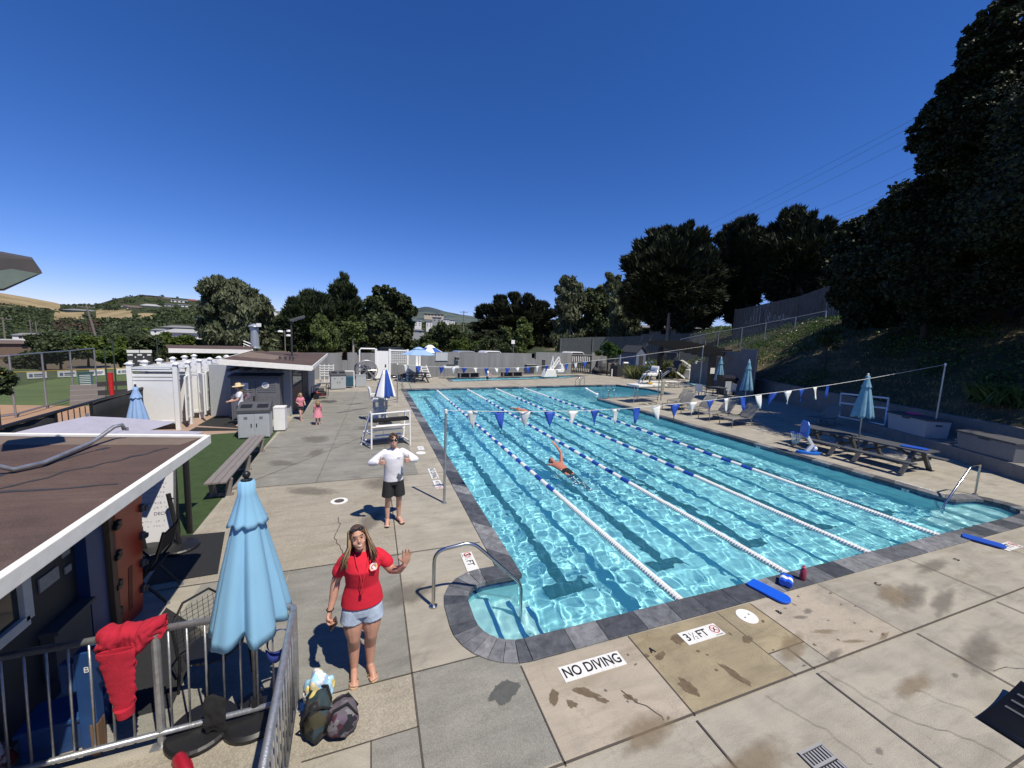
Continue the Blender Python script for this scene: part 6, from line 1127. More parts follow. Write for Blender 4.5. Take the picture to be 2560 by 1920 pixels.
# small table group in half shade
p=W(1560+1050/4.608,820+790/4.608); t=thing('patio_table','small slatted patio table with chairs pulled close in half shade','table',(p.x,p.y,0)); mb=MB(); mb.box(-.7,-.4,.66,.7,.4,.70); mb.build('tabletop',M_dk,t); [(lambda m:m.build('leg',M_dk,t))(MB().tube([(x,y,0),(x,y,.66)],.03,6)) for x in (-.6,.6) for y in (-.3,.3)]
for i,(dx,lab) in enumerate(((-1.5,'white plastic patio chair left of the small table'),(1.5,'grey plastic patio chair right of the small table'))):
    t=thing('patio_chair',lab,'chair',(p.x+dx,p.y,0),(.3,-.3)[i],'patio chairs'); m=(M_plast,M_gry)[i]; mb=MB(); mb.box(-.25,-.25,.40,.25,.25,.44); mb.build('seat',m,t); mb=MB(); mb.slab([(-.25 if i==0 else .2,.44),(-.19 if i==0 else .26,.44),(-.25 if i==0 else .33,.95),(-.31 if i==0 else .27,.95)],'y',-.25,.25) if 0 else mb.box(-.27 if i==0 else .21,-.25,.44,-.21 if i==0 else .27,.25,.95); mb.build('backrest',m,t); [(lambda q:q.build('leg',m,t))(MB().tube([(x,y,0),(x,y,.40)],.02,6)) for x in (-.22,.22) for y in (-.22,.22)]
p=W(1300*0+1480+1330/9.217,840+1575/9.217); t=thing('flip_flop_pile','scatter of dark sandals on the peninsula deck','sandals',(p.x,p.y,.012)); 
for i in range(7): mb=MB(); mb.M=Matrix.Translation((.25*i-.7+.1*nz(i,1,1),.12*math.sin(i*3),0))@Matrix.Rotation(i*1.1,4,'Z'); mb.prism(ccw([(.05*math.cos(a),.14*math.sin(a)) for a in np.linspace(0,6.28,12)[:-1]]),0,.03); mb.build('sandal',M_blk if i%2 else M_gry,t)
# ---------- foliage ----------
FN,FS=1.75,.70
def leafmat(name,dark,light,tr=.25,rough=.6):
    m=bpy.data.materials.new(name); m.use_nodes=True; nt=m.node_tree; nt.nodes.remove(nt.nodes['Principled BSDF'])
    gi=nt.nodes.new('ShaderNodeNewGeometry'); v=coords(nt); 
    f=nt.nodes.new('ShaderNodeMath'); f.operation='MULTIPLY_ADD'; f.inputs[1].default_value=.55; nt.links.new(gi.outputs['Random Per Island'],f.inputs[0])
    g2=nt.nodes.new('ShaderNodeMath'); g2.operation='MULTIPLY'; g2.inputs[1].default_value=.5; nt.links.new(noi(nt,.35,3,.6,v),g2.inputs[0]); nt.links.new(g2.outputs[0],f.inputs[2])
    c=ramp(nt,f.outputs[0],((.15,dark),(.75,light)))
    d=nt.nodes.new('ShaderNodeBsdfPrincipled'); d.inputs['Roughness'].default_value=rough; d.inputs['Specular IOR Level'].default_value=.25; nt.links.new(c,d.inputs['Base Color'])
    t=nt.nodes.new('ShaderNodeBsdfTranslucent'); nt.links.new(c,t.inputs['Color']); mx=nt.nodes.new('ShaderNodeMixShader'); mx.inputs[0].default_value=tr
    nt.links.new(d.outputs[0],mx.inputs[1]); nt.links.new(t.outputs[0],mx.inputs[2]); nt.links.new(mx.outputs[0],nt.nodes['Material Output'].inputs[0]); return m
LF={'euc':leafmat('eucalyptus_leaves',(.05,.064,.034),(.16,.18,.10)),'pine':leafmat('pine_needles',(.014,.024,.012),(.062,.085,.036),.12),'oak':leafmat('oak_leaves',(.022,.034,.014),(.085,.108,.042)),
 'cyp':leafmat('cypress_sprays',(.007,.012,.006),(.034,.042,.017),.08),'lime':leafmat('light_green_leaves',(.055,.085,.022),(.15,.19,.06),.35),'hedge':leafmat('bright_shrub_leaves',(.03,.062,.012),(.13,.17,.035),.3),
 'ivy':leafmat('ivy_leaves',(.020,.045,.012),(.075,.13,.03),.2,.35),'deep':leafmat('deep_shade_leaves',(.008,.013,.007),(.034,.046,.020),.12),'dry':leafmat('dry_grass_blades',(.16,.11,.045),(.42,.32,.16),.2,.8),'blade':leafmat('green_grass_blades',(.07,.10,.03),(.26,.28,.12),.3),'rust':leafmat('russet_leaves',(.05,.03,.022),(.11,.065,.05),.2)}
M_bark=pm('dark_bark',(.06,.045,.035),.95,var=.4,scale=3,stretch=(3,3,.5)); M_barkl=pm('pale_bark',(.36,.32,.27),.9,var=.35,scale=3,stretch=(3,3,.6))
def leaves(name,puffs,n,size,mat,parent,style='leaf',seed=0,sub=16,spread=.24,flat=.75,shade=.55):
    n=int(n*FN); size=size*FS; r=np.random.default_rng(seed+100); C=np.array([list(p[0]) for p in puffs]); R=np.array([p[1] if isinstance(p[1],(list,tuple)) else (p[1],)*3 for p in puffs],float)
    w=R.mean(1)**2; w/=w.sum(); subc=[];subr=[];subw=[]
    for i in range(len(puffs)):
        k=max(5,int(sub*min(2.2,R[i].mean()/R.mean(0).mean())))
        d=r.normal(size=(k,3)); d/=np.linalg.norm(d,axis=1)[:,None]; q=C[i]+d*R[i]*(shade+(1-shade)*r.random((k,1)))
        subc.append(q); subr.append(np.repeat(R[i][None]*spread,k,0)); subw.append(np.full(k,w[i]/k)*(.4+1.2*r.random(k)))
    subc=np.concatenate(subc);subr=np.concatenate(subr);subw=np.concatenate(subw);subw/=subw.sum()
    s=r.choice(len(subc),n,p=subw); P=subc[s]+np.clip(r.normal(size=(n,3)),-1.9,1.9)*subr[s]*np.array([1,1,flat])
    cen=(C*w[:,None]).sum(0); out=P-cen; out/=np.linalg.norm(out,axis=1)[:,None]+1e-6
    loc=P-subc[s]; loc/=np.linalg.norm(loc,axis=1)[:,None]+1e-6
    if style=='spray': t=.75*out+.35*loc+np.array([0,0,.45])+.35*r.normal(size=(n,3)); L,Wd=1.7,.36
    elif style=='hang': t=np.array([0,0,-1.])+.5*r.normal(size=(n,3)); L,Wd=1.25,.42
    else: t=r.normal(size=(n,3)); L,Wd=.9,.6
    t/=np.linalg.norm(t,axis=1)[:,None]; nn=.5*out+.4*loc+np.array([0,0,.35])+.6*r.normal(size=(n,3)); b=np.cross(t,nn); b/=np.linalg.norm(b,axis=1)[:,None]+1e-6
    sz=size*(.6+.8*r.random((n,1))); Vv=np.stack([P-t*sz*L,P+b*sz*Wd-t*sz*.1*L,P+t*sz*L,P-b*sz*Wd-t*sz*.1*L],1).reshape(-1,3)
    return npmesh(name,Vv,np.arange(4*n).reshape(n,4),mat,parent)
def puff(px,py,rp,D,r=RNG,jit=1.,fz=1.):
    p=AT(px,py,D); dep=float(np.dot(np.array(p)-CAM,RR[2])); w=rp/F*dep; k=V((ray(px,py)[0],ray(px,py)[1],0)).normalized(); p=p+k*w*jit*r.uniform(-1.1,1.1); return (p,(w,w,w*fz))
def tree(name,label,cat,base,puffs,n,size,leaf,bark,style='leaf',seed=1,tr=.35,lean=None,group='trees around the pool',limbs=True,**kw):
    b=V(base); t=thing(name,label,cat,b,0,group); pf=[(p[0]-b,p[1]) for p in puffs]; r=random.Random(seed)
    top=max(pf,key=lambda p:p[0].z)[0]; mid=sum((p[0] for p in pf),V((0,0,0)))/len(pf)
    mb=MB(); fork=V((mid.x*.35,mid.y*.35,min(p[0].z for p in pf)*.55+mid.z*.25)); 
    if fork.z<.5: fork.z=.5
    mb.tube([(0,0,-.5),(fork.x*.25+tr*.2,fork.y*.25,fork.z*.4),fork,fork.lerp(top,.55),fork.lerp(top,.9)],[tr*1.35,tr,tr*.8,tr*.4,tr*.12],9)
    if limbs:
        for p,q in pf:
            a=fork.lerp(top,r.uniform(0,.45)); m=a.lerp(p,.5)+V((r.uniform(-1,1),r.uniform(-1,1),r.uniform(-.4,.8)))*q[0]*.25; mb.tube([a,m,p],[tr*.42,tr*.28,tr*.08],6)
    mb.build('trunk',bark,t,smooth=True); leaves('crown',pf,n,size,LF[leaf],t,style,seed,**kw); return t
def ps(L,D,jit=.8,seed=0,fz=1.): r=random.Random(seed); return [puff(x,y,q,D,r,jit,fz) for x,y,q in L]
def gnd(px,D,z): p=AT(px,900,D); p.z=z; return p
tree('eucalyptus_tree','grey green eucalyptus with open crown left of the vent stack','tree',gnd(585,80,-2),ps([(522,722,22),(548,712,20),(575,716,20),(603,730,22),(630,748,24),(652,772,25),(668,800,22),(540,752,26),(585,756,30),(612,790,36),(560,795,32),(525,775,22),(648,835,32),(600,845,36),(545,840,32),(515,815,22),(680,850,22)],80,seed=1),26000,.55,'euc',M_barkl,'hang',1,.45,spread=.2)
tree('pine_tree','tallest dark pine with pointed top behind the bath house','tree',gnd(862,85,-2),ps([(862,694,9),(858,712,15),(872,726,17),(848,732,17),(862,752,25),(888,765,20),(838,765,22),(868,790,32),(900,805,22),(835,800,28),(870,835,38),(910,845,22),(835,845,30)],85,seed=2),24000,.6,'pine',M_bark,'spray',2,.5)
tree('pine_tree','broad dark pine mass left of the tallest pine','tree',gnd(775,80,-2),ps([(782,742,14),(762,750,17),(805,758,18),(742,765,18),(770,775,26),(725,790,22),(810,795,26),(705,812,20),(750,815,32),(790,830,34),(715,845,28),(755,855,30),(815,850,30),(690,835,18)],80,seed=3),26000,.6,'pine',M_bark,'spray',3,.5)
tree('cedar_tree','rounded dark tree with loose grey top beside the far hill','tree',gnd(965,75,-2),ps([(945,733,14),(968,730,14),(992,742,16),(1014,758,16),(1030,780,14),(940,758,22),(975,766,26),(1005,790,24),(925,785,24),(955,805,32),(1000,825,30),(920,830,28),(960,850,30),(1030,850,20),(905,860,22)],75,seed=4),24000,.5,'oak',M_bark,'leaf',4,.45)
tree('young_tree','slim light green young tree behind the far wall, left side','tree',gnd(883,52,-1),ps([(884,803,12),(872,818,14),(896,818,15),(880,838,17),(900,842,14),(868,845,12)],52,seed=5),6000,.24,'lime',M_barkl,'leaf',5,.14)
tree('young_tree','pair of drooping light green shrubs above the bath house roof','tree',gnd(808,60,-1),ps([(800,800,12),(815,815,14),(830,835,16),(805,838,16),(790,825,12),(825,858,18),(795,860,14)],60,seed=6),6000,.3,'lime',M_bark,'hang',6,.14)
tree('live_oak','low rounded oak behind the far wall under the far hill','tree',gnd(1110,70,-2),ps([(1085,838,16),(1108,828,20),(1135,832,18),(1070,852,16),(1100,855,22),(1140,855,20),(1050,868,12),(1155,845,10)],70,seed=7),9000,.42,'oak',M_bark,'leaf',7,.3)
for k,(px,py,rp,lab) in enumerate([(1072,868,14,'left of three'),(1150,862,17,'middle of three'),(1200,862,14,'right of three')]):
    tree('shrub','yellowish green shrub over the far wall, %s'%lab,'shrub',gnd(px,52,-.5),ps([(px-8,py,rp*.7),(px+7,py-4,rp*.8),(px,py+8,rp),(px+12,py+8,rp*.7)],52,seed=30+k),3500,.24,'hedge',M_bark,'leaf',31+k,.08,group='shrubs behind the far wall')
tree('cypress_tree','flat topped layered dark cypress above the far wall','tree',gnd(1312,80,-2),ps([(1252,752,14),(1285,746,15),(1318,750,15),(1350,764,16),(1375,786,15),(1215,775,16),(1200,790,10),(1250,775,22),(1300,776,26),(1345,795,25),(1195,818,16),(1235,808,26),(1285,815,32),(1340,830,30),(1385,815,14),(1200,845,20),(1245,848,28),(1300,855,30),(1360,858,24)],80,seed=8,fz=.7),30000,.62,'cyp',M_bark,'spray',8,.6,flat=.45)
tree('young_tree','narrow light green trees in front of the flat cypress','tree',gnd(1300,55,-1),ps([(1305,808,12),(1318,822,14),(1300,835,15),(1316,850,16),(1265,828,12),(1272,848,14),(1258,862,14),(1300,868,16)],55,seed=9),7000,.26,'lime',M_barkl,'leaf',9,.14)
tree('bush','mid green bushes along the far wall, right half','shrub',gnd(1225,50,-.5),ps([(1215,862,13),(1240,858,13),(1262,872,12),(1190,872,11),(1285,874,10)],50,seed=10),4000,.24,'oak',M_bark,'leaf',10,.08,group='shrubs behind the far wall')
tree('willow_tree','tall feathery grey green tree left of the big cypress','tree',gnd(1425,70,-2),ps([(1412,702,12),(1428,706,14),(1440,722,15),(1405,728,14),(1420,745,20),(1445,755,18),(1402,765,16),(1425,785,26),(1405,815,20),(1440,825,26),(1410,855,24),(1450,865,22)],70,seed=11),17000,.42,'euc',M_barkl,'hang',11,.4)
tree('oak_tree','dark round tree between the two feathery trees','tree',gnd(1485,72,-2),ps([(1470,738,15),(1495,732,15),(1518,745,16),(1480,765,26),(1510,780,26),(1465,800,26),(1500,820,34),(1530,835,24),(1470,850,28),(1520,870,26)],72,seed=12),18000,.45,'oak',M_bark,'leaf',12,.45)
tree('willow_tree','tall feathery pale tree touching the big cypress','tree',gnd(1560,64,-1),ps([(1522,692,10),(1538,700,14),(1525,718,14),(1548,725,16),(1535,745,20),(1562,755,18),(1548,780,24),(1575,800,22),(1550,825,26),(1585,835,20),(1560,860,24)],64,seed=13),15000,.40,'euc',M_barkl,'hang',13,.35)
tree('cypress_tree','huge rounded dark cypress with spiky outline and forked trunk','tree',gnd(1725,56,.5),ps([(1590,660,26),(1612,625,26),(1645,598,24),(1680,590,24),(1715,592,24),(1745,602,22),(1585,700,26),(1620,675,38),(1670,645,42),(1720,640,40),(1762,640,28),(1578,740,24),(1610,730,36),(1660,705,48),(1715,700,48),(1765,695,36),(1590,775,24),(1630,770,34),(1680,765,42),(1735,755,42),(1775,745,28),(1640,800,22),(1700,805,26),(1755,795,24)],56,seed=14),60000,.46,'cyp',M_bark,'spray',14,.8,flat=.6,sub=22,spread=.21)
tree('pine_tree','dark pine with flat tufts right of the huge cypress','tree',gnd(1835,60,2),ps([(1832,578,18),(1862,565,20),(1885,580,16),(1812,605,18),(1845,608,30),(1880,615,26),(1905,590,10),(1825,645,28),(1865,655,32),(1800,665,22),(1840,690,34),(1880,700,28),(1815,725,26),(1860,740,30),(1800,765,22),(1845,780,24)],60,seed=15),32000,.46,'cyp',M_bark,'spray',15,.6,sub=20,spread=.2)
tree('pine_tree','tall dark pine with rounded tufts before the right slope','tree',gnd(1985,58,4),ps([(1968,552,18),(1995,545,22),(2020,555,18),(1945,580,20),(1985,582,30),(2025,590,26),(2060,568,16),(2075,590,14),(1935,620,24),(1980,630,36),(2030,635,32),(2068,630,22),(1920,660,20),(1960,675,34),(2015,685,38),(2065,680,24),(1940,715,28),(1995,730,34),(2050,725,26),(1960,760,22),(2010,770,22)],58,seed=16),42000,.46,'cyp',M_bark,'spray',16,.6,sub=22,spread=.2)
# right slope: terrain
def hs(x,y): return (V((x,y,0))-WA).dot(WN)
def hz(x,y):
    s=hs(x,y); q=1.12+.54*min(max(s-.3,0),10.5)+.10*max(0,s-10.8); return q+.28*noise.noise(V((x*.22,y*.22,0)))*min(1,max(0,s)/2)+.07*noise.noise(V((x*.9,y*.9,3)))*min(1,max(0,s))
M_hill,nt,b=nmat('dry_slope'); v=coords(nt); c0=ramp(nt,noi(nt,.8,6,.65,v,.5),((.35,(.06,.048,.026)),(.6,(.15,.115,.058)),(.8,(.24,.19,.10)))); g0=ramp(nt,noi(nt,.25,4,.6,v),((.40,(0,0,0)),(.55,(1,1,1)))); nt.links.new(mixc(nt,g0,c0,(.035,.045,.018)),b.inputs['Base Color']); b.inputs['Roughness'].default_value=.95
bn=nt.nodes.new('ShaderNodeBump'); bn.inputs['Strength'].default_value=.8; bn.inputs['Distance'].default_value=.08; nt.links.new(noi(nt,9,6,.7,v),bn.inputs['Height']); nt.links.new(bn.outputs[0],b.inputs['Normal'])
nT,nS=110,46; vs=[];
for i in range(nT+1):
    tt=-22+i*(100/nT)
    for j in range(nS+1):
        s=.12+(j/nS)**1.35*60; p=WA+WD*tt+WN*s; vs.append((p.x,p.y,hz(p.x,p.y)))
fq=np.array([(i*(nS+1)+j,i*(nS+1)+j+1,(i+1)*(nS+1)+j+1,(i+1)*(nS+1)+j) for i in range(nT) for j in range(nS)])
o=npmesh('hillside',np.array(vs),fq[:,::-1],M_hill,smooth=True); o['kind']='structure'
def hit(px,py):                         # where a sight line meets the slope
    k=V(ray(px,py)); c=V(CAM); last=None
    for i in range(1,900):
        p=c+k*(i*.12)
        if hs(p.x,p.y)>.1 and p.z<hz(p.x,p.y): return p
    return c+k*40
def blades(name,pts,n_each,h,w,leaf,label=None,spreadr=.12,lean=.5,parent=None,seed=3):
    r=np.random.default_rng(seed); P=np.repeat(np.array(pts),n_each,0); n=len(P); P=P+np.concatenate([r.normal(size=(n,2))*spreadr,np.zeros((n,1))],1)
    a=r.random(n)*6.283; d=np.stack([np.cos(a),np.sin(a),np.zeros(n)],1); hh=h*(.5+.8*r.random((n,1))); ln=lean*hh*r.random((n,1)); sd=np.stack([-d[:,1],d[:,0],np.zeros(n)],1)*w
    up=np.array([0,0,1.]); m=P+up*hh*.6+d*ln*.4; tip=P+up*hh+d*ln*1.1
    Vv=np.stack([P-sd,P+sd,m+sd*.7,tip],1); Vv2=np.stack([P-sd,m+sd*.7,tip,m-sd*.7],1)
    return npmesh(name,np.stack([P-sd,P+sd,m+sd*.6,tip],1).reshape(-1,3),np.arange(4*n).reshape(n,4),LF[leaf],parent)
gp_=[];ip=[];r=random.Random(4)
for i in range(11000):
    tt=r.uniform(-14,60); s=r.uniform(.4,16); p=WA+WD*tt+WN*s; q=noise.noise(V((p.x*.16,p.y*.16,7)))
    ivy=(tt>22 and s>5.0) or q>.0 or (tt<8 and s>2.0 and q>-.15)
    (ip if ivy else gp_).append((p.x,p.y,hz(p.x,p.y)))
o=blades('dry_grass',[p for p in gp_],7,.16,.006,'dry',spreadr=.25); tag(o,'dry golden grass on the right slope','grass',kind='stuff')
r2=np.random.default_rng(6); P=np.repeat(np.array(ip),14,0); n=len(P); P=P+r2.normal(size=(n,3))*np.array([.34,.34,.10])+np.array([0,0,.12]); t_=r2.normal(size=(n,3)); t_/=np.linalg.norm(t_,axis=1)[:,None]; nn=np.array([0,-.3,1.])+.7*r2.normal(size=(n,3)); b_=np.cross(t_,nn); b_/=np.linalg.norm(b_,axis=1)[:,None]; sz=.055*(.6+.9*r2.random((n,1)))
o=npmesh('ivy',np.stack([P-t_*sz,P+b_*sz*.8,P+t_*sz,P-b_*sz*.8],1).reshape(-1,3),np.arange(4*n).reshape(n,4),LF['ivy']); tag(o,'ivy ground cover on the right slope','ground cover',kind='stuff')
# big trees on the slope
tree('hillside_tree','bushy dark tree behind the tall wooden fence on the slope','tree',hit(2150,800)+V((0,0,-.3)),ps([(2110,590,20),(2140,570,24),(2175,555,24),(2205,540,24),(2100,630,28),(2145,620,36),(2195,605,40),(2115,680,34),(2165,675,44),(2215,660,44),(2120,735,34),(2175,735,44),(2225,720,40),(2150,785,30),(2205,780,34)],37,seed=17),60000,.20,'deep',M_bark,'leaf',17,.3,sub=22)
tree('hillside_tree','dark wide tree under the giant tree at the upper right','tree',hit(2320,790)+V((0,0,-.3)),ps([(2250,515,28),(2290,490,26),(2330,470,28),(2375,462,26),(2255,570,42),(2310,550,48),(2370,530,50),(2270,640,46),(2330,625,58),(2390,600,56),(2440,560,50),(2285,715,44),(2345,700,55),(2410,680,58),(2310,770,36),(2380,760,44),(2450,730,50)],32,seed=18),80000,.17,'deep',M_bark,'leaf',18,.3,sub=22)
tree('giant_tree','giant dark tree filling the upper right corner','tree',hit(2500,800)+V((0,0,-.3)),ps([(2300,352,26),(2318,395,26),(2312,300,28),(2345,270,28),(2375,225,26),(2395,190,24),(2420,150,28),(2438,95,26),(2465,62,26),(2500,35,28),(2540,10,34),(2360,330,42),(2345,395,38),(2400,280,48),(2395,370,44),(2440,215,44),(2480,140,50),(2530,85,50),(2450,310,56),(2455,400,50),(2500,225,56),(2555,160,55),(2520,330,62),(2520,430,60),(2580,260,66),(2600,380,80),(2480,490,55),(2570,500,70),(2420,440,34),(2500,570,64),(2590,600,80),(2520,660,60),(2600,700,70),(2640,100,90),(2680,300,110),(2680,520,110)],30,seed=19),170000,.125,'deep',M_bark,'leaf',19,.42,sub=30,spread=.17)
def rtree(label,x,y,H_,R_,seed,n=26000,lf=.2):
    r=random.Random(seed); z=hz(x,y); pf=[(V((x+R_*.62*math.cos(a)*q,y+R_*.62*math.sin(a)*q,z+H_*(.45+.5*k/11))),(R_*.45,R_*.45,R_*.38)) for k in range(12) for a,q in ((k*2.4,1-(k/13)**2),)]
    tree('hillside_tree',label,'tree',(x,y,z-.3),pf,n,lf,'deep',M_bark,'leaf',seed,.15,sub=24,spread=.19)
rtree('unseen dark tree past the right frame edge, added to shade the deck boxes',27.5,-3.5,12,5.2,41); rtree('leaning dark tree just outside the right edge, added to shade the ledge',22.0,.8,13.5,4.6,46,60000,.12); rtree('unseen dark tree beyond the right frame edge nearest the camera, added for shade',24,-9.5,11,4.4,42,18000); rtree('dark tree on the upper slope behind the goal frame',35.5,3.5,11,5,43); rtree('dark tree high on the slope beside the giant tree',38.5,11.5,10,4.6,44,20000); rtree('thin tree just past the right edge, added to shade the slope',26.2,2.9,12,4.2,49,30000,.13); rtree('spreading tree above the middle of the slope',29.8,9.8,9.5,3.8,45,20000)  # trees beyond the right edge are added to shade slope, ledge and deck
for k,(px,py,h_) in enumerate([(2060,930,2.6),(2420,770,1.6),(2225,780,1.8)]):
    p=hit(px,py); tree('sapling',('thin dark sapling on the lit part of the slope','small shrub sprouting under the giant tree','small shrub beneath the wide dark tree')[k],'shrub',p-V((0,0,.1)),[(p+V((.3*math.cos(a),.3*math.sin(a),h_*(.75+.08*a))),(.45,.45,.35)) for a in (0,1.5,3,4.4)],1500,.09,'oak',M_bark,'leaf',50+k,.05,group='small plants on the slope')
p=hit(2520,1010); o=blades('agapanthus_clump',[(p.x+.5*math.cos(a)*q,p.y+.5*math.sin(a)*q,p.z-.05) for a in range(12) for q in (.4,1.,1.6)],26,.7,.018,'ivy',lean=1.0,seed=9); tag(o,'strappy green plant clump at the right frame edge','plant')
# fences on the slope
t=thing('chain_link_fence','grey chain link fence climbing the slope above the ivy','fence',hit(1795,856)); o0=V(t.location); PF=[(1700,872),(1795,856),(1853,848),(1912,838),(1986,826),(2062,812)]; tp=[]
for px,py in PF:
    p=AT(px,py,50); p.z=hz(p.x,p.y) if hs(p.x,p.y)>0 else 1.; h_=HZ(p.x,p.y,py-27-.03*(px-1795)); tp.append((p-V((0,0,.4)),V((p.x,p.y,h_)))); mb=MB(); mb.tube([tp[-1][0]-o0,tp[-1][1]-o0],.05,6); mb.build('post',M_galv,t)
mb=MB(); mb.tube([q-o0 for _,q in tp],.035,6); mb.build('top_rail',M_galv,t)
for (a,a2),(b1,b2) in zip(tp[:-1],tp[1:]): mb=MB(); mb.add([a-o0,b1-o0,b2-o0,a2-o0],[(0,1,2,3)]); mb.build('netting',M_net,t)
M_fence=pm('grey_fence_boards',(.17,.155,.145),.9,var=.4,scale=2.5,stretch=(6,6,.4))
def boardfence(label,pts,bw=.16,mat=M_fence):
    t=thing('board_fence',label,'fence',pts[0][0],0,'wooden board fences'); o0=V(pts[0][0]); r=random.Random(len(label))
    for (a,za),(b1,zb) in zip(pts[:-1],pts[1:]):
        d=b1-a; L=V((d.x,d.y,0)).length; n=int(L/bw); mb=MB()
        for i in range(n):
            f=(i+.5)/n; c=a.lerp(b1,f)-o0; z=za+(zb-za)*f-o0.z; dn=V((d.x,d.y,0)).normalized()*bw*.47; off=V((-d.y,d.x,0)).normalized()*r.uniform(0,.02); mb.bar(c-dn+off+V((0,0,(z-1.5)/2)),c+dn+off+V((0,0,(z-1.5)/2)),.025,z+1.5+r.uniform(-.03,.03))
        mb.build('boards',mat,t)
    for a,za in pts: mb=MB(); mb.box(a.x-o0.x-.08,a.y-o0.y-.08,-1.5,a.x-o0.x+.08,a.y-o0.y+.08,za-o0.z+.05); mb.build('post',mat,t)
    return t
def fp(px,pb,pt,D): p=AT(px,pb,D); return (p,HZ(p.x,p.y,pt))
boardfence('tall weathered grey board fence climbing up behind the chain link',[fp(1835,818,774,56),fp(1905,808,770,55),fp(1991,796,763,54),fp(2050,785,752,53),fp(2120,775,742,52)])
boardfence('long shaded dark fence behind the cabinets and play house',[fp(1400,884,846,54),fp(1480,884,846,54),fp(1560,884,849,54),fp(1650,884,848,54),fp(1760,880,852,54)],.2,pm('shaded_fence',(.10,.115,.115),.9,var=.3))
# plants near the deck
def tuft(label,p,h,n,leaf,r_): o=blades('ornamental_grass',[(p.x+r_*.3*math.cos(a),p.y+r_*.3*math.sin(a),0) for a in range(8)],n,h,.02,leaf,spreadr=r_*.35,lean=1.1,seed=int(h*50)); tag(o,label,'plant')
p=W(1480+1050/9.217,840+985/9.217); tuft('small ornamental grass tuft before the cover reels',p,1.2,110,'blade',1.0); p=W(1560+540/4.608,820+560/4.608); tuft('large fountain grass clump beside the pergola post',p,HZ(p.x,p.y,906)*.95,220,'blade',2.2)
p=AT(1520,888,44); p.z=0; tree('round_bush','round dark green bush above the end of the far wall','shrub',p,ps([(1512,868,9),(1525,864,10),(1535,872,10),(1518,880,10),(1532,884,9),(1550,880,6),(1495,882,7)],44,seed=20),3800,.2,'ivy',M_bark,'leaf',20,.08)
tree('branch_tree','dark leafy branch entering at the left frame edge','tree',gnd(-30,15,-2.5),ps([(-10,935,16),(8,950,18),(-15,965,20),(25,955,8),(5,975,14),(-40,950,30)],15,seed=21,jit=.3),3000,.075,'oak',M_bark,'leaf',21,.06,limbs=False)
# hedge row beyond the ball field
for k,(px,py,rp,lab,lf) in enumerate([(60,905,30,'dull green shrub left of the backstop, lowest of the hedge','oak'),(150,880,34,'olive green tall shrub behind the backstop fence','oak'),(220,872,34,'mid green shrub behind the backstop corner post','hedge'),(300,878,38,'bright green shrub directly left of the scoreboard','hedge'),(375,872,36,'dark green shrub behind the scoreboard','oak'),(440,870,34,'bright green shrub right of the scoreboard','hedge'),(505,872,34,'yellow green shrub over the white stalls','hedge'),(560,886,22,'small olive shrub at the right end of the hedge','oak'),(110,860,26,'olive crown showing over the hedge at far left','oak')]):
    r=random.Random(k); D=78+r.uniform(-6,10); L=[(px+r.uniform(-rp,rp)*.9,py+r.uniform(-.75,.6)*rp*.8,rp*r.uniform(.35,.55)) for _ in range(11)]
    tree('hedge_shrub',lab,'shrub',gnd(px,D,-2.6),ps(L,D,seed=60+k),9000,.34,lf,M_bark,'leaf',60+k,.12,group='hedge beyond the ball field')
# ---------- distant hills, houses, poles ----------
RID=[(-600,690),(-300,700),(0,732),(60,742),(140,757),(160,763),(240,761),(255,757),(290,746),(345,739),(365,737),(420,743),(480,748),(530,755),(600,766),(700,778),(820,790),(1000,800),(1060,806),(1200,812),(1400,818),(1700,822),(2000,822),(2900,850)]
RID2=[(700,815),(960,800),(1010,783),(1040,771),(1065,766),(1085,770),(1110,778),(1150,786),(1180,790),(1220,797),(1300,803),(1400,806),(1600,812),(1900,830)]
def ry(tab,x):
    for (a,b),(c,d) in zip(tab[:-1],tab[1:]):
        if x<=c: return b+(d-b)*(x-a)/(c-a)
    return tab[-1][1]
def hD(f): return 150+470*f**1.15
def hill(name,tab,x0,x1,step,Df,pb,rows,mat,amp,gold=None):
    xs=list(range(x0,x1+1,step)); vs=[]
    for x in xs:
        yr=ry(tab,x)
        for j in range(rows+1):
            f=j/rows; D=Df(f); py=pb(x)+(yr-pb(x))*f**.85; p=AT(x,py,D); k=noise.noise(V((p.x*.012,p.y*.012,1)))*amp*(1-f)*min(1,f*4); vs.append((p.x,p.y,p.z+k))
        p=AT(x,yr,Df(1)+150); vs.append((p.x,p.y,vs[-1][2]-40))
    n=rows+2; fq=np.array([(i*n+j,(i+1)*n+j,(i+1)*n+j+1,i*n+j+1) for i in range(len(xs)-1) for j in range(n-1)]); o=npmesh(name,np.array(vs),fq,mat,smooth=True); o['kind']='structure'
    if gold: o.data.polygons.foreach_set('material_index',[int(j<rows and gold(xs[i]+step/2,pb(xs[i])+(ry(tab,xs[i])-pb(xs[i]))*((j+.5)/rows)**.85)) for i in range(len(xs)-1) for j in range(n-1)])
    return o
def hillmat(name,gold,scrub,lo,sc):
    m,nt,b=nmat(name); v=coords(nt); f=ramp(nt,noi(nt,sc,7,.62,v,.4),((lo,(0,0,0)),(lo+.05,(1,1,1)))); nt.links.new(mixc(nt,f,gold,scrub),b.inputs['Base Color']); b.inputs['Roughness'].default_value=1; b.inputs['Specular IOR Level'].default_value=0; return m
def golden(px,py): 
    yr=ry(RID,px)
    if px<150 and py<yr+30-.08*px: return True
    return (130<px<205 and 780<py<800) or (240<px<335 and 776<py<800) or (345<px<385 and 782<py<798)
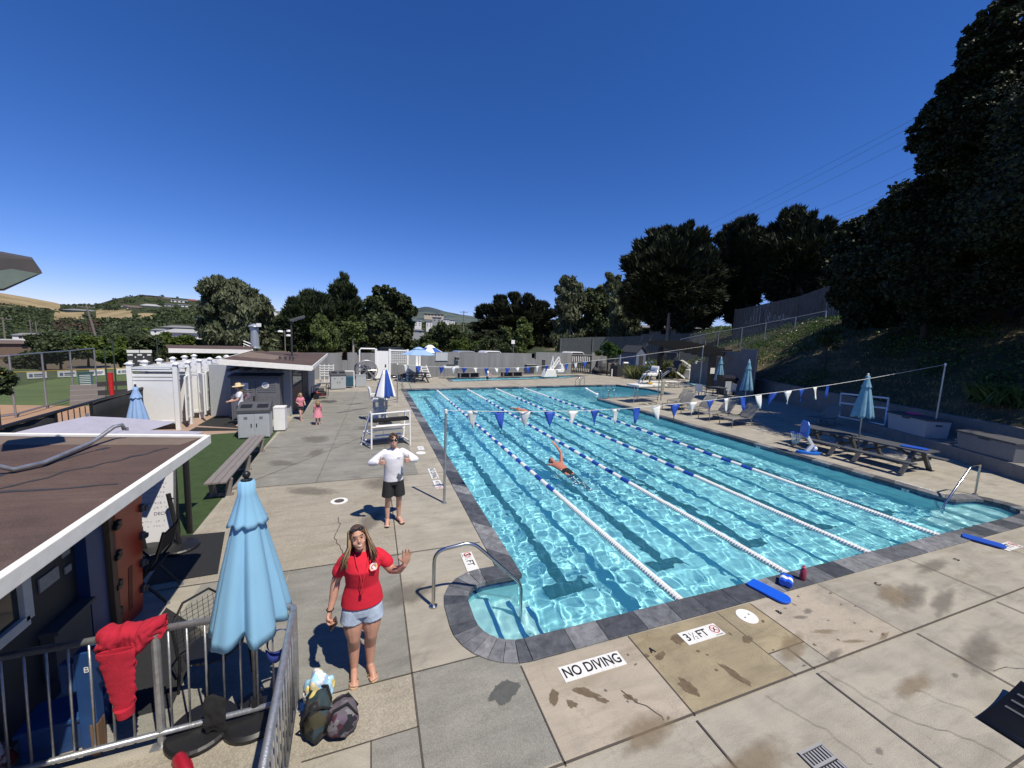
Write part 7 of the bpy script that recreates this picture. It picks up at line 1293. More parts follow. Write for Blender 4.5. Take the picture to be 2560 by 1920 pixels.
hill('hill',RID,-600,2880,15,hD,lambda x:868+.012*x,26,[hillmat('hill_ground',(.20,.16,.095),(.045,.055,.032),.36,.010),hillmat('golden_grass',(.30,.235,.14),(.22,.175,.10),.5,.03)],1.5,lambda x,y:golden(x,y))
hill('far_hill',RID2,700,1900,10,lambda f:900+700*f,lambda x:825,14,hillmat('haze_tinted_scrub',(.10,.12,.11),(.055,.075,.085),.5,.012),3)  # scrub coloured bluish to imitate distance haze
def hp(px,py):
    yb=868+.012*px; f=max(0,min(1,((yb-py)/(yb-ry(RID,px)))))**(1/.85); return AT(px,py,hD(f)),hD(f)
r=random.Random(12); LV=[];nr=np.random.default_rng(5)
def clump(px,py,rp,kind,D=None,n=24):
    if D is None: p,D=hp(px,py)
    else: p=AT(px,py,D)
    w=rp/F*float(np.dot(np.array(p)-CAM,RR[2])); d=nr.normal(size=(n,3)); d/=np.linalg.norm(d,axis=1)[:,None]; P=np.array(p)+d*w*np.array([1,1,.8])*(.55+.45*nr.random((n,1))); t=nr.normal(size=(n,3)); t/=np.linalg.norm(t,axis=1)[:,None]; nn=d+.5*nr.normal(size=(n,3)); b=np.cross(t,nn); b/=np.linalg.norm(b,axis=1)[:,None]+1e-6; s=w*.36*(.6+.8*nr.random((n,1)))
    return np.stack([P-t*s,P+b*s*.8,P+t*s,P-b*s*.8],1).reshape(-1,3)
HB=[(205,773,783,62),(338,764,777,30),(316,762,769,20),(378,760,773,38),(417,743,752,20),(378,739,746,32),(424,760,773,18),(449,750,762,32),(462,762,773,24),(482,748,758,22),(493,764,768,17),(536,757,766,16),(72,833,847,50),(464,823,847,92),(452,814,828,70),(400,822,832,34),(498,794,812,17)]
G={'oak':[], 'pine':[], 'rust':[],'hedge':[]}
for i in range(6500):
    px=r.uniform(-60,1250); yr=ry(RID,px); py=yr+(870-yr)*r.random()**.85
    if golden(px,py): continue
    if any(abs(px-h[0])<h[3]*.55 and h[1]-2<py<h[2]+7 for h in HB): continue
    if 288<px<350 and py<yr+3 and r.random()<.4: continue
    rp=r.uniform(2.8,5.5)+ (py-yr)*.06; k='rust' if (130<px<250 and 800<py<835 and r.random()<.5) else r.choices(['oak','pine','hedge'],[5,4,.6])[0]; G[k].append(clump(px,py-rp*.25,rp,k))
for px in range(1240,2200,9): G['pine' if px%2 else 'oak'].append(clump(px,r.uniform(822,850),r.uniform(8,16),'oak',r.uniform(95,140),60))
for i in range(90): px=r.uniform(560,1240); G['oak'].append(clump(px,r.uniform(845,872),r.uniform(7,13),'oak',r.uniform(95,125),50))
for k,L in G.items():
    Vv=np.concatenate(L); o=npmesh({'oak':'hill_oak_woodland','pine':'hill_dark_woodland','rust':'russet_scrub','hedge':'green_scrub'}[k],Vv,np.arange(len(Vv)).reshape(-1,4),LF[k]); tag(o,{'oak':'mid green woodland covering the distant hills','pine':'dark woodland covering the distant hills','rust':'russet scrub on the lower left hill','hedge':'bright green scrub patches on the hills'}[k],'woodland',kind='stuff')
HW=[pm('house_white',(.72,.70,.66),.8,var=.05),pm('house_cream',(.55,.47,.36),.8,var=.05),pm('house_grey',(.34,.34,.33),.8,var=.05),pm('house_pink',(.45,.20,.19),.8,var=.05),pm('house_brown',(.16,.11,.08),.8)]
HR=[pm('roof_grey',(.20,.20,.21),.9),pm('roof_brown',(.13,.095,.08),.9),pm('roof_pale',(.36,.36,.36),.8),pm('roof_red',(.22,.09,.08),.9)]
def house(label,px,pt,pb,w,wall,roof,D=None,storeys=1,rz=0.,flat=False,cat='house'):
    if D is None: _,D=hp(px,(pt+pb)/2)
    c=AT(px,pb,D); dep=float(np.dot(np.array(c)-CAM,RR[2])); W_=w/F*dep; H_=(pb-pt)/F*dep; a=math.atan2(ray(px,pb)[1],ray(px,pb)[0])-math.pi/2; t=thing('house',label,cat,c,a+rz,'houses in the distance'); dp=W_*.55
    hw=H_*(.9 if flat else .62); mb=MB(); mb.box(-W_/2,0,-4,W_/2,dp,hw); mb.build('wall',wall,t)
    if flat: mb=MB(); mb.box(-W_/2-.4,-.5,hw,W_/2+.4,dp+.5,H_); mb.build('roof',roof,t)
    else: mb=MB(); e=W_*.06; mb.add([(-W_/2-e,-e,hw),(W_/2+e,-e,hw),(W_/2+e,dp+e,hw),(-W_/2-e,dp+e,hw),(-W_*.22,dp*.5,H_),(W_*.22,dp*.5,H_)],[(0,1,5,4),(1,2,5),(2,3,4,5),(3,0,4),(3,2,1,0)]); mb.build('roof',roof,t)
    n=max(2,int(W_/3.2))
    for s in range(storeys):
        z0=hw*(s+.25)/storeys; z1=hw*(s+.75)/storeys
        for i in range(min(n,6)): x=-W_/2+W_*(i+.5)/min(n,6); mb=MB(); mb.box(x-W_*.055,-.12,z0,x+W_*.055,-.004,z1); mb.build('window',M_glass,t)
    return t
for a in [('long brown ranch house with twin chimneys on the left hill',205,773,783,62,HW[2],HR[0]),('cream house with tower, left of the hilltop cluster',338,764,777,30,HW[1],HR[1]),('small cream house behind the cream tower house',316,762,769,20,HW[0],HR[1]),('wide white house with white chimneys on the left hill',378,760,773,38,HW[0],HR[2]),('pale hilltop house with brown roof on the ridge',417,743,752,20,HW[0],HR[1]),('flat brown roofed house right on the ridge line',378,739,746,32,HW[4],HR[1],None,1,0,True),('grey terraced house in the hilltop row',424,760,773,18,HW[2],HR[0],None,2,0,True),('white terraced house with long balconies on the ridge',449,750,762,32,HW[0],HR[2],None,2,0,True),('white house with stacked balconies below the ridge',462,762,773,24,HW[0],HR[2],None,2,0,True),('pink house with red roof on the ridge',482,748,758,22,HW[3],HR[3]),('small white flat building below the pink house',493,764,768,17,HW[0],HR[2],None,1,0,True),('grey house at the right end of the hilltop row',536,757,766,16,HW[2],HR[0]),('grey roofed house beyond the left field, first above the hedge',72,833,847,50,HW[0],HR[0],150),('brown house with tan gable at the left frame edge',28,851,872,86,HW[4],HR[1],110),('pale roofed long house at the far left frame edge',10,848,862,70,HW[0],HR[2],125),('large white two storey house with grey roof above the hedge',464,823,847,92,HW[0],HR[2],140,1),('long grey roofed hall behind the white two storey house',452,814,828,70,HW[1],HR[0],170),('white low building left of the grey roofed hall',400,822,832,34,HW[0],HR[0],165),('rust roofed small house left of the white house',412,838,848,26,HW[4],HR[3],138),('white gazebo like belvedere with pointed roof',498,794,812,17,HW[0],HR[2],200),('small pale house hidden in trees left of the far hill',685,775,783,26,HW[0],HR[2],420),('white house among trees above the pine mass',663,785,795,24,HW[0],HR[0],400)]: house(*a)
for a in [('white modern house low on the far hill, leftmost of four',1045,800,815,17,HW[0],HR[2],330,3,0,True),('white modern house on the far hill, second from left',1073,802,817,15,HW[0],HR[2],330,3,0,True),('grey modern house high on the far hill',1092,793,803,22,HW[2],HR[0],360,2,0,True),('white modern house on the far hill right of the grey one',1116,797,806,15,HW[0],HR[2],350,2,0,True),('white modern house on the far hill nearest the utility pole',1131,799,809,12,HW[0],HR[2],340,2,0,True),('long cream house along the top of the far hill cluster',1085,785,790,48,HW[1],HR[1],420,1,0,True),('small grey roofed house under the far hill cluster',1040,822,832,40,HW[2],HR[0],200),('tiny pale house high left on the far hill',1033,774,779,14,HW[0],HR[2],600),('grey house with solar panels behind the big cypress trunk',1690,808,842,200,HW[2],HR[0],78)]: house(*a)
# utility poles and wires
M_pole=pm('utility_pole_wood',(.20,.17,.15),.9,var=.3)
def upole(label,px,pb,pt,D,arms=2,r_=.14,lean=0.,aw=1.3):
    b0=AT(px,pb,D); b0.z-=2; ztop=HZ(b0.x,b0.y,pt); t=thing('utility_pole',label,'utility pole',b0,math.atan2(ray(px,pb)[1],ray(px,pb)[0])-math.pi/2,'utility poles'); h=ztop-b0.z; mb=MB(); mb.tube([(0,0,0),(lean,0,h)],[r_*1.2,r_*.8],8); mb.build('shaft',M_pole,t)
    for i in range(arms): z=h-.5-1.1*i; mb=MB(); mb.bar((lean-aw,-.1,z),(lean+aw,-.1,z),.12,.14); c=mb.build('crossarm',M_pole,t); mb=MB(); [mb.lathe([(.06,0),(.05,.2)],6,(lean+x,-.1,z+.07)) for x in (-aw*.9,-aw*.4,aw*.4,aw*.9)]; mb.build('insulators',M_galv,c)
    return t
upole('leaning tall utility pole before the left hillside',247,850,763,120,1,.2,-1.4); upole('utility pole with two crossarms right of the far hill',1158,845,777,130,2,.16); upole('utility pole top showing between the feathery trees',1461,760,718,85,2,.15); upole('short utility pole at the far left frame edge',12,842,792,150,1,.16); upole('left thin light pole of the pair above the left field',78,835,799,160,0,.12); upole('right thin light pole of the pair above the left field',92,835,803,160,0,.12); upole('dark utility pole in front of the solar roofed house',1668,850,783,54,0,.24)
def wire(label,pts): 
    P=[AT(*q) for q in pts]; L=[]
    for a,b in zip(P[:-1],P[1:]):
        n=14
        for i in range(n+(b is P[-1])): f=i/n; L.append(a.lerp(b,f)-V((0,0,(b-a).length*.006*math.sin(f*math.pi))))
    mb=MB(); o0=L[0]; mb.tube([q-o0 for q in L],.011,4); o=mb.build('power_line',M_dk); o.location=o0; tag(o,label,'power line',group='overhead power lines')
wire('uppermost power line across the sky at the upper right',[(1725,583,64),(2310,284,40)]); wire('second power line from the top at the upper right',[(1750,588,63),(2310,300,40)]); wire('third power line from the top at the upper right',[(1830,565,62),(2300,338,40)]); wire('fourth power line from the top, fainter, near the dark pine',[(2000,545,60),(2310,405,42)]); wire('second lowest power line running into the giant tree',[(2060,553,60),(2350,424,42)]); wire('lowest power line running into the giant tree',[(2085,553,60),(2380,425,42)]); wire('thin power line across the left hill',[(-60,770,150),(247,766,120),(520,772,180)]); wire('short power line from the pole beside the far hill',[(1158,778,130),(1290,782,140)])
# court light, parked cars beyond the wall, stairs
t=upole('white twin headed court light behind the bath house',713,868,826,60,0,.07); mb=MB(); h=t.children[0].bound_box[6][2]
for k,(x,z) in enumerate(((-.5,0),(.5,.1),(.45,-.5))): mb=MB(); mb.lathe([(.34,h+z-.25),(.30,h+z-.05),(.1,h+z)],10,(x,0,0)); mb.build('lamp_head',M_vinyl,t)
def car(label,px,ptop,D,col,rz):
    p=AT(px,905,D); z=HZ(p.x,p.y,ptop)-1.5; t=thing('parked_car',label,'car',(p.x,p.y,z),rz,'cars parked beyond the wall'); mb=MB(); mb.slab([(-2.2,.3),(2.2,.3),(2.2,.75),(1.4,.92),(-1.9,.95),(-2.2,.8)],'y',-.85,.85); mb.build('body',col,t,bevel=.05); mb=MB(); mb.slab([(-1.85,.951),(1.15,.925),(.55,1.43),(.3,1.5),(-1.2,1.5),(-1.6,1.42)],'y',-.74,.74); mb.build('cabin',col,t,bevel=.06)
    mb=MB(); mb.slab([(-1.55,1.0),(.85,.98),(.45,1.38),(-1.3,1.38)],'y',-.755,-.742); mb.build('side_window',M_glass,t)
    for x in (-1.4,1.4):
        for y in (-.82,.66): mb=MB(); mb.M=Matrix.Translation((x,y+.16,.32))@Matrix.Rotation(math.pi/2,4,'X'); mb.lathe([(.32,0),(.32,.18)],16); mb.build('wheel',M_blk,t)
cw=pm('white_car_paint',(.75,.75,.76),.25,coat=.5); cg=pm('silver_car_paint',(.42,.44,.46),.3,.4,coat=.5); cb=pm('black_car_paint',(.012,.012,.014),.2,coat=.6)
car('silver car roof showing over the far wall, right of the notice panel',1168,877,45,cg,.3); car('pale car roof showing over the middle of the far wall',1232,877,46,cw,.3); car('white car roof showing above the bar gate',1438,879,47,cw,.3); car('black car showing over the far wall behind the lattice screen',990,868,43,cb,.2)
t=thing('fire_stairs','white stair railings beside the vent stack','stairs',AT(618,862,55)); o0=V(t.location)
for dy in (0,7,13): mb=MB(); mb.tube([AT(608,852+dy,55)-o0,AT(632,862+dy,55)-o0],.07,6); mb.build('handrail',M_wst,t)
mb=MB(); mb.bar(AT(606,872,55)-o0,AT(634,880,55)-o0,1.2,.25); mb.build('flight',M_gry,t)
t=thing('basketball_backboard','white backboard on a pole above the far wall shrubs','backboard',AT(1283,880,48)); o0=V(t.location); mb=MB(); a=AT(1279,850,48)-o0; b=AT(1288,860,48)-o0; mb.box(a.x,a.y,b.z,b.x,a.y+.06,a.z); mb.build('board',M_vinyl,t); mb=MB(); mb.tube([AT(1284,890,48)-o0,AT(1284,852,48)-o0+V((0,.2,0))],.06,6); mb.build('pole',M_dk,t)
# ---------- people ----------
def skinmat(name,c): 
    m=pm(name,c,.5,var=.12,scale=9,spec=.4); b=m.node_tree.nodes['Principled BSDF']; b.inputs['Subsurface Weight'].default_value=.12; b.inputs['Subsurface Radius'].default_value=(.02,.008,.004); return m
M_skin=skinmat('tanned_skin',(.50,.27,.19)); M_skin2=skinmat('fair_skin',(.55,.32,.24)); M_hairb=pm('brown_hair',(.11,.062,.036),.45,var=.5,scale=3,stretch=(60,60,6)); M_hairl=pm('light_brown_hair',(.29,.18,.095),.5,var=.5,scale=3,stretch=(60,60,5)); M_hairy=pm('blonde_hair',(.36,.24,.12),.5,var=.3,scale=20)
M_tee=pm('red_tshirt',(.62,.012,.035),.9,var=.12,scale=6,bump=.25,bscale=16); M_den=pm('light_denim',(.40,.48,.60),.9,var=.3,scale=14,bump=.3,bscale=60); M_wtee=pm('white_longsleeve',(.74,.74,.78),.9,var=.07,scale=5,bump=.35,bscale=14); M_bsh=pm('black_shorts',(.018,.018,.02),.8,var=.3,bump=.3,bscale=18)
M_tooth=pm('teeth',(.8,.78,.72),.3); M_lip=pm('lips',(.42,.10,.09),.5); M_sole=pm('tan_sandal',(.50,.34,.20),.7); M_pink=pm('pink_dress',(.66,.24,.30),.9,var=.15,scale=8); M_jean=pm('blue_denim',(.10,.19,.36),.9,var=.3,scale=12); M_straw=pm('straw',(.66,.52,.30),.9,var=.25,scale=40)
def remesh(o,v,sm=4):
    m=o.modifiers.new('remesh','REMESH'); m.mode='VOXEL'; m.voxel_size=v; m.use_smooth_shade=True; s=o.modifiers.new('smooth','SMOOTH'); s.iterations=sm; s.factor=.5; return o
def loft(mb,secs,n=20):                 # secs: (centre, rx, ry) horizontal ellipses, bottom to top
    vs=[];fs=[]
    for c,rx,ry in secs:
        for j in range(n): a=2*math.pi*j/n; vs.append((c[0]+rx*math.cos(a),c[1]+ry*math.sin(a),c[2]))
    for i in range(len(secs)-1):
        for j in range(n): fs.append((i*n+j,i*n+(j+1)%n,(i+1)*n+(j+1)%n,(i+1)*n+j))
    fs.append(tuple(range(n-1,-1,-1))); fs.append(tuple((len(secs)-1)*n+j for j in range(n))); mb.add(vs,fs)
def limb(mb,pts,rad,n=12,caps=True):
    P=[V(p) for p in pts]; Q=[];R=[]
    for i in range(len(P)-1):
        for k in range(5): f=k/5; Q.append(P[i].lerp(P[i+1],f)); R.append(rad[i]+(rad[i+1]-rad[i])*f+(.08*rad[i]*math.sin(f*math.pi) if i<2 and caps else 0))
    Q.append(P[-1]); R.append(rad[-1]); mb.tube(Q,R,n)
    for p,r in zip(P,rad) if caps else (): mb.sph(p,r*1.0,12,8)
def hand(mb,wr,d,pn,s,mode,side):
    # wr wrist, d finger direction, pn palm normal, side +1: thumb on the +cross(d,pn) side
    d=V(d).normalized(); pn=V(pn); pn=(pn-d*pn.dot(d)).normalized(); x=d.cross(pn)*side; W_=V(wr)
    for k in range(4):                   # palm block of four soft rays
        o=x*(.030-.020*k)*s; limb(mb,[W_+d*.01*s+o*.5,W_+d*.05*s+o,W_+d*.085*s+o],[.016*s,.0165*s,.0125*s],8)
    L=[.074,.084,.079,.060]
    for k in range(4):
        o=x*(.034-.0225*k)*s; b0=W_+d*.085*s+o
        if mode=='open': e=d+x*(.16-.10*k); p=[b0,b0+e*L[k]*.55*s,b0+e*L[k]*1.05*s+pn*.010*s]
        elif mode=='curl': p=[b0,b0+(d*.6+pn*.6)*L[k]*.5*s,b0+(d*.15+pn*1.0)*L[k]*.75*s]
        else: p=[b0,b0+(pn*.9+d*.3)*.034*s,b0+(pn*.75-d*.7)*.042*s,b0+(pn*.35-d*1.1)*.046*s]
        limb(mb,p,[.0105*s,.0095*s,.008*s]+([.0075*s] if len(p)>3 else []),8)
    tb=W_+d*.03*s+x*.030*s
    if mode=='open': t=[tb,tb+(x*.8+d*.55)*.035*s,tb+(x*.75+d*.75)*.065*s]
    elif mode=='curl': t=[tb,tb+(x*.4+d*.6+pn*.5)*.035*s,tb+(x*.0+d*.6+pn*.9)*.06*s]
    else: t=[tb,tb+(x*1.0+d*.25)*.038*s,tb+(x*1.0+d*.12)*.078*s]
    limb(mb,t,[.0135*s,.0115*s,.009*s],8)
def head(mb,c,s,R):
    def A(o,r,sc=(1,1,1)): 
        m0=mb.M; mb.M=(m0 or Matrix())@Matrix.Translation(c)@R.to_4x4(); mb.sph((o[0]*s,o[1]*s,o[2]*s),r*s,16,12,sc); mb.M=m0
    A((0,.012,.02),.094,(.82,1.02,1.05)); A((0,-.02,-.035),.07,(.86,.92,1.05)); A((0,-.045,-.082),.034,(1.05,.9,.85)); A((0,-.093,-.018),.015,(.8,1.1,1.0)); A((0,-.085,.006),.012,(.7,1,1.8)); A((0,-.078,.042),.03,(1.5,.5,.6))
    for sx in (-1,1): A((sx*.075,.01,-.01),.022,(.35,.8,1.3)); A((sx*.038,-.058,-.030),.022,(1,.8,.9))
def face(t,c,s,R,smile=True,shades=False):
    M=Matrix.Translation(c)@R.to_4x4()
    for sx in (-1,1):
        mb=MB(); mb.M=M; mb.sph((sx*.030*s,-.079*s,.014*s),.010*s,10,6,(1.15,.5,.5)); mb.build('eye',M_ink,t,smooth=True)
        mb=MB(); mb.M=M; mb.tube([(sx*.014*s,-.089*s,.037*s),(sx*.032*s,-.086*s,.042*s),(sx*.050*s,-.074*s,.036*s)],.004*s,6); mb.build('eyebrow',M_hairb,t)
    mb=MB(); mb.M=M; P=[(x*.024*s,(-.081+.010*x*x)*s,(-.064+.009*x*x)*s) for x in (-1,-.5,0,.5,1)]; mb.tube(P,[.003*s,.006*s,.0075*s,.006*s,.003*s],8); mb.build('mouth',M_lip,t)
    if smile: mb=MB(); mb.M=M; mb.tube([(x*.019*s,(-.0865+.010*x*x)*s,(-.062+.009*x*x)*s) for x in (-1,-.5,0,.5,1)],[.0015*s,.0035*s,.0042*s,.0035*s,.0015*s],8); mb.build('teeth',M_tooth,t)
    if shades:
        mb=MB(); mb.M=M
        for sx in (-1,1): mb.sph((sx*.034*s,-.088*s,.012*s),.03*s,12,8,(1.05,.25,.72))
        mb.tube([(-.07*s,-.07*s,.02*s),(0,-.1*s,.02*s),(.07*s,-.07*s,.02*s)],.006*s,6); mb.tube([(-.07*s,-.07*s,.02*s),(-.08*s,.02*s,.015*s)],.004*s,6); mb.tube([(.07*s,-.07*s,.02*s),(.08*s,.02*s,.015*s)],.004*s,6); mb.build('sunglasses',M_glass,t,smooth=True)
def sandal(t,a,toe,mat,strap):
    a,toe=V(a),V(toe); d=(toe-a); d.z=0; L=d.length; rz=math.atan2(d.y,d.x)-math.pi/2; M=Matrix.Translation((a.x,a.y,0))@Matrix.Rotation(rz,4,'Z'); mb=MB(); mb.M=M; P=[(.036,-.05),(.034,L*.4),(.048,L*.75),(.044,L*1.0),(.02,L*1.16),(-.02,L*1.16),(-.044,L*1.0),(-.046,L*.75),(-.034,L*.4),(-.036,-.05),(0,-.075)]; mb.prism(ccw(P),.002,.020); o=mb.build('sandal',mat,t,bevel=.004); mb=MB(); mb.M=M; mb.tube([(-.045,L*.5,.02),(-.02,L*.68,.062),(0,L*.86,.05),(0,L*.92,.02)],.007,6); mb.tube([(.045,L*.5,.02),(.02,L*.68,.062),(0,L*.86,.05)],.007,6); mb.build('strap',strap,o)
def foot(mb,ank,toe,s=1.):
    a,t=V(ank),V(toe); d=(t-a); d.z=0; d=d.normalized(); sd=V((-d.y,d.x,0)); g=.022
    limb(mb,[a,V((a.x,a.y,.055*s))-d*.015*s],[.038*s,.036*s],10); limb(mb,[V((a.x,a.y,.04*s+g))-d*.03*s,a.lerp(t,.45)*1+V((0,0,0))+V((0,0,0)),V((t.x,t.y,.022+g*.6))-d*.02*s],[.034*s,.036*s,.026*s],10)
    for k in range(5): o=sd*(.034-.017*k)*s; q=V((t.x,t.y,.018+g*.6))+o; limb(mb,[q-d*.03*s,q+d*(.016-.005*abs(k-1 if sd.x*a.x<0 else 3-k))*s],[.0125*s,.009*s],8)
# ----- woman in red waving -----
t=thing('person','woman in red t-shirt and denim shorts waving at the camera','person',(-2.235,.115,.0),.02); H_=1.0
hc=V((-.035,-.045,1.565)); HR_=Matrix.Rotation(math.radians(-9),3,'Y')@Matrix.Rotation(math.radians(7),3,'Z')@Matrix.Rotation(math.radians(-16),3,'X')
mb=MB(); loft(mb,[((0,.01,.80),.15,.11),((0,.01,.90),.165,.115),((0,.0,1.05),.13,.10),((0,-.01,1.22),.15,.115),((0,.0,1.35),.13,.075),((0,.005,1.42),.07,.055),((-.005,.0,1.46),.055,.052),((-.02,-.015,1.53),.05,.05)])
for sx,ank,toe,kn in ((-1,(-.085,.03,.085),(-.085,-.14,.03),(-.085,-.03,.48)),(1,(.075,.04,.085),(.11,-.12,.03),(.085,-.025,.48))):
    limb(mb,[(sx*.078,.0,.79),(sx*.092,-.01,.66),kn,(ank[0],.045,.32),ank],[.100,.098,.066,.062,.038]); foot(mb,ank,toe,1.)
limb(mb,[(-.155,.01,1.345),(-.245,.02,1.12),(-.275,-.03,.95),(-.30,-.07,.86)],[.052,.044,.036,.026]); hand(mb,(-.305,-.075,.85),(-.05,-.12,-1),(.75,-.35,.0),1.0,'curl',1)
limb(mb,[(.155,.01,1.345),(.285,-.01,1.15),(.36,-.11,1.19),(.405,-.17,1.27)],[.052,.046,.037,.027]); hand(mb,(.41,-.175,1.285),(.12,-.08,1),(-.05,-1,-.25),1.0,'open',-1)
head(mb,hc,1.,HR_); remesh(mb.build('body',M_skin,t),.0075); face(t,hc,1.,HR_)
mb=MB(); loft(mb,[((.0,.012,.835),.208,.146),((0,.01,.93),.196,.140),((0,.0,1.06),.160,.122),((0,-.012,1.17),.166,.139),((0,-.02,1.25),.172,.150),((0,-.005,1.335),.178,.118),((0,.005,1.385),.145,.090),((0,.012,1.415),.098,.070)],28)
for sx,e in ((-1,(-.222,.018,1.205)),(1,(.245,-.0,1.235))): limb(mb,[(sx*.145,.006,1.345),V((sx*.160,.01,1.345)).lerp(V(e),.55),e],[.060,.062,.064])
remesh(mb.build('tshirt',M_tee,t),.0085,3)
mb=MB(); loft(mb,[((0,.01,.735),.18,.125),((0,.012,.80),.193,.134),((0,.012,.87),.182,.128)],26)
for sx in (-1,1): limb(mb,[(sx*.088,.0,.80),(sx*.098,-.008,.70),(sx*.102,-.01,.665)],[.108,.112,.116],20,False)
remesh(mb.build('denim_shorts',M_den,t),.0085,2)
def hairshell(mb,c,R,s,ext=1.0):
    M=Matrix.Translation(c)@R.to_4x4(); vs=[];fs=[];n=24;m=9
    for i in range(m+1):
        for j in range(n):
            a=2*math.pi*j/n; front=max(0,-math.sin(a)); lim=(2.05 if front<.25 else 2.05-1.2*(front-.25)/.75)*ext; th=lim*i/m; k=1+.03*math.sin(a*9+i); vs.append(M@V((.087*s*k*math.sin(th)*math.cos(a),.012*s+.106*s*k*math.sin(th)*math.sin(a),.02*s+.109*s*k*math.cos(th))))
    for i in range(m):
        for j in range(n): fs.append((i*n+j,(i+1)*n+j,(i+1)*n+(j+1)%n,i*n+(j+1)%n))
    mb.add(vs,fs)
mb=MB(); hairshell(mb,hc,HR_,1.03); r=random.Random(8); M=Matrix.Translation(hc)@HR_.to_4x4(); mb2=MB()
for i in range(330):
    a=r.uniform(-.42,math.pi+.42); up=r.uniform(.02,.09); p0=M@V((.082*math.cos(a),.012+.098*math.sin(a),up)); q_=r.uniform(.90,1.08); p1=M@V((.100*math.cos(a)*q_,.012+.11*math.sin(a)*q_,-.05)); Ln=r.uniform(.10,.19); sp=r.uniform(.95,1.25)
    p2=p1+V((math.cos(a)*.03*sp+r.uniform(-.015,.015),math.sin(a)*.03-(.05 if abs(math.cos(a))>.75 else 0),-Ln*.55)); p3=p2+V((math.cos(a)*.015+r.uniform(-.03,.03),-.03 if abs(math.cos(a))>.7 else .01,-Ln*.5)); (mb if i%5<2 else mb2).tube([p0,p1,p2,p3],[.005,.009,.008,.002],5)
hr=mb.build('hair',M_hairb,t,smooth=True); mb2.build('hair_highlights',M_hairl,hr,smooth=True)
mb=MB(); mb.M=M
for sx in (-1,1): mb.sph((sx*.035,-.062,.098),.026,12,8,(1.1,.6,.5))
mb.tube([(-.08,.0,.07),(-.05,-.06,.095),(0,-.075,.10),(.05,-.06,.095),(.08,.0,.07)],.005,6); mb.build('sunglasses',M_glass,t,smooth=True)
sandal(t,(-.085,.03,0),(-.085,-.14,0),M_sole,M_sole); sandal(t,(.075,.04,0),(.11,-.12,0),M_sole,M_sole)
mb=MB(); mb.tube([(-.07,-.07,1.425),(-.05,-.14,1.34),(-.01,-.176,1.2),(.0,-.172,1.10)],.0035,5); mb.tube([(.065,-.07,1.425),(.05,-.14,1.34),(.012,-.176,1.2),(.0,-.172,1.10)],.0035,5); w_=mb.build('lanyard',pm('scarlet_cord',(.6,.03,.05),.6),t); mb=MB(); mb.cbox((.0,-.172,1.06),.022,.016,.05); mb.build('whistle',M_red,w_)
mb=MB(); mb.M=Matrix.Translation((.105,-.158,1.30))@Matrix.Rotation(math.pi/2-.28,4,'X')@Matrix.Rotation(.35,4,'Y'); mb.lathe([(.040,0),(.040,.002)],22); e=mb.build('chest_emblem',pm('emblem_white',(.75,.70,.68),.7,col2=(.6,.42,.12),scale=30,stops=(.5,.56)),t); mb=MB(); mb.M=Matrix.Translation((.105,-.1605,1.30))@Matrix.Rotation(math.pi/2-.28,4,'X')@Matrix.Rotation(.35,4,'Y'); mb.tube([(.018*math.cos(a),.002+.020*math.sin(a),.0015) for a in np.linspace(0,4.6,14)],.004,5); mb.bar((-.03,-.034,.0015),(.032,-.034,.0015),.007,.002); mb.build('emblem_figure',M_tee,e)
mb=MB(); mb.tube([(-.298+.032*math.cos(a),-.066+.032*math.sin(a),.872) for a in np.linspace(0,6.28,17)[:-1]],.005,6,close=True); mb.build('wristband',M_blk,t)
ph=MB(); ph.cbox((0,0,0),.012,.075,.15); ph=ph.build('phone',pm('phone_dark',(.03,.025,.03),.2,col2=(.14,.09,.09)),None,bevel=.008); ph.location=(-2.50,.005,.735); ph.rotation_euler=(.55,.25,.5); tag(ph,"phone held low in the waving woman's other hand",'phone')
# ----- man with thumbs up -----
t=thing('person','young man in white long sleeved shirt and black shorts, two thumbs up','person',(-1.755,3.47,0),.06)
hc=V((-.005,-.03,1.635)); HR_=Matrix.Rotation(math.radians(-5),3,'Y')@Matrix.Rotation(math.radians(-13),3,'X')
mb=MB(); loft(mb,[((0,.01,.84),.14,.10),((0,.0,1.05),.135,.095),((0,-.005,1.28),.165,.11),((0,.0,1.42),.165,.08),((0,.005,1.47),.08,.058),((0,0,1.52),.055,.055),((-.003,-.012,1.60),.052,.052)])
for sx,ank,toe in ((-1,(-.105,.03,.085),(-.13,-.145,.03)),(1,(.105,.07,.085),(.16,-.09,.03))):
    limb(mb,[(sx*.085,.0,.88),(sx*.095,-.01,.68),(sx*.10,-.015,.49),(ank[0],.05,.33),ank],[.088,.078,.052,.050,.034]); foot(mb,ank,toe,1.02)
AR=[]
for sx in (-1,1):
    sh,el,wr=(sx*.185,.01,1.42),(sx*.40,-.03,1.245),(sx*.275,-.17,1.285); limb(mb,[sh,el,wr],[.046,.038,.026]); hand(mb,wr,(-sx*.75,-.40,.05),(sx*.35,-.3,0) if 0 else (-sx*.25,.85,0),1.02,'thumb',-sx); AR.append((sh,el,wr))
head(mb,hc,1.02,HR_); remesh(mb.build('body',M_skin2,t),.0075); face(t,hc,1.02,HR_,True,True)
mb=MB(); loft(mb,[((0,.01,.865),.180,.130),((0,.008,1.0),.174,.125),((0,-.003,1.18),.178,.130),((0,-.005,1.32),.186,.128),((0,.0,1.41),.178,.098),((0,.005,1.46),.105,.075),((0,.006,1.485),.075,.066)],28)
for sh,el,wr in AR: s_=V(sh)*.86+V((0,0,.19)); limb(mb,[V((sh[0]*.86,sh[1],sh[2]-.01)),el,V(el).lerp(V(wr),.85)],[.068,.062,.044])
remesh(mb.build('long_sleeve_shirt',M_wtee,t),.0085,3)
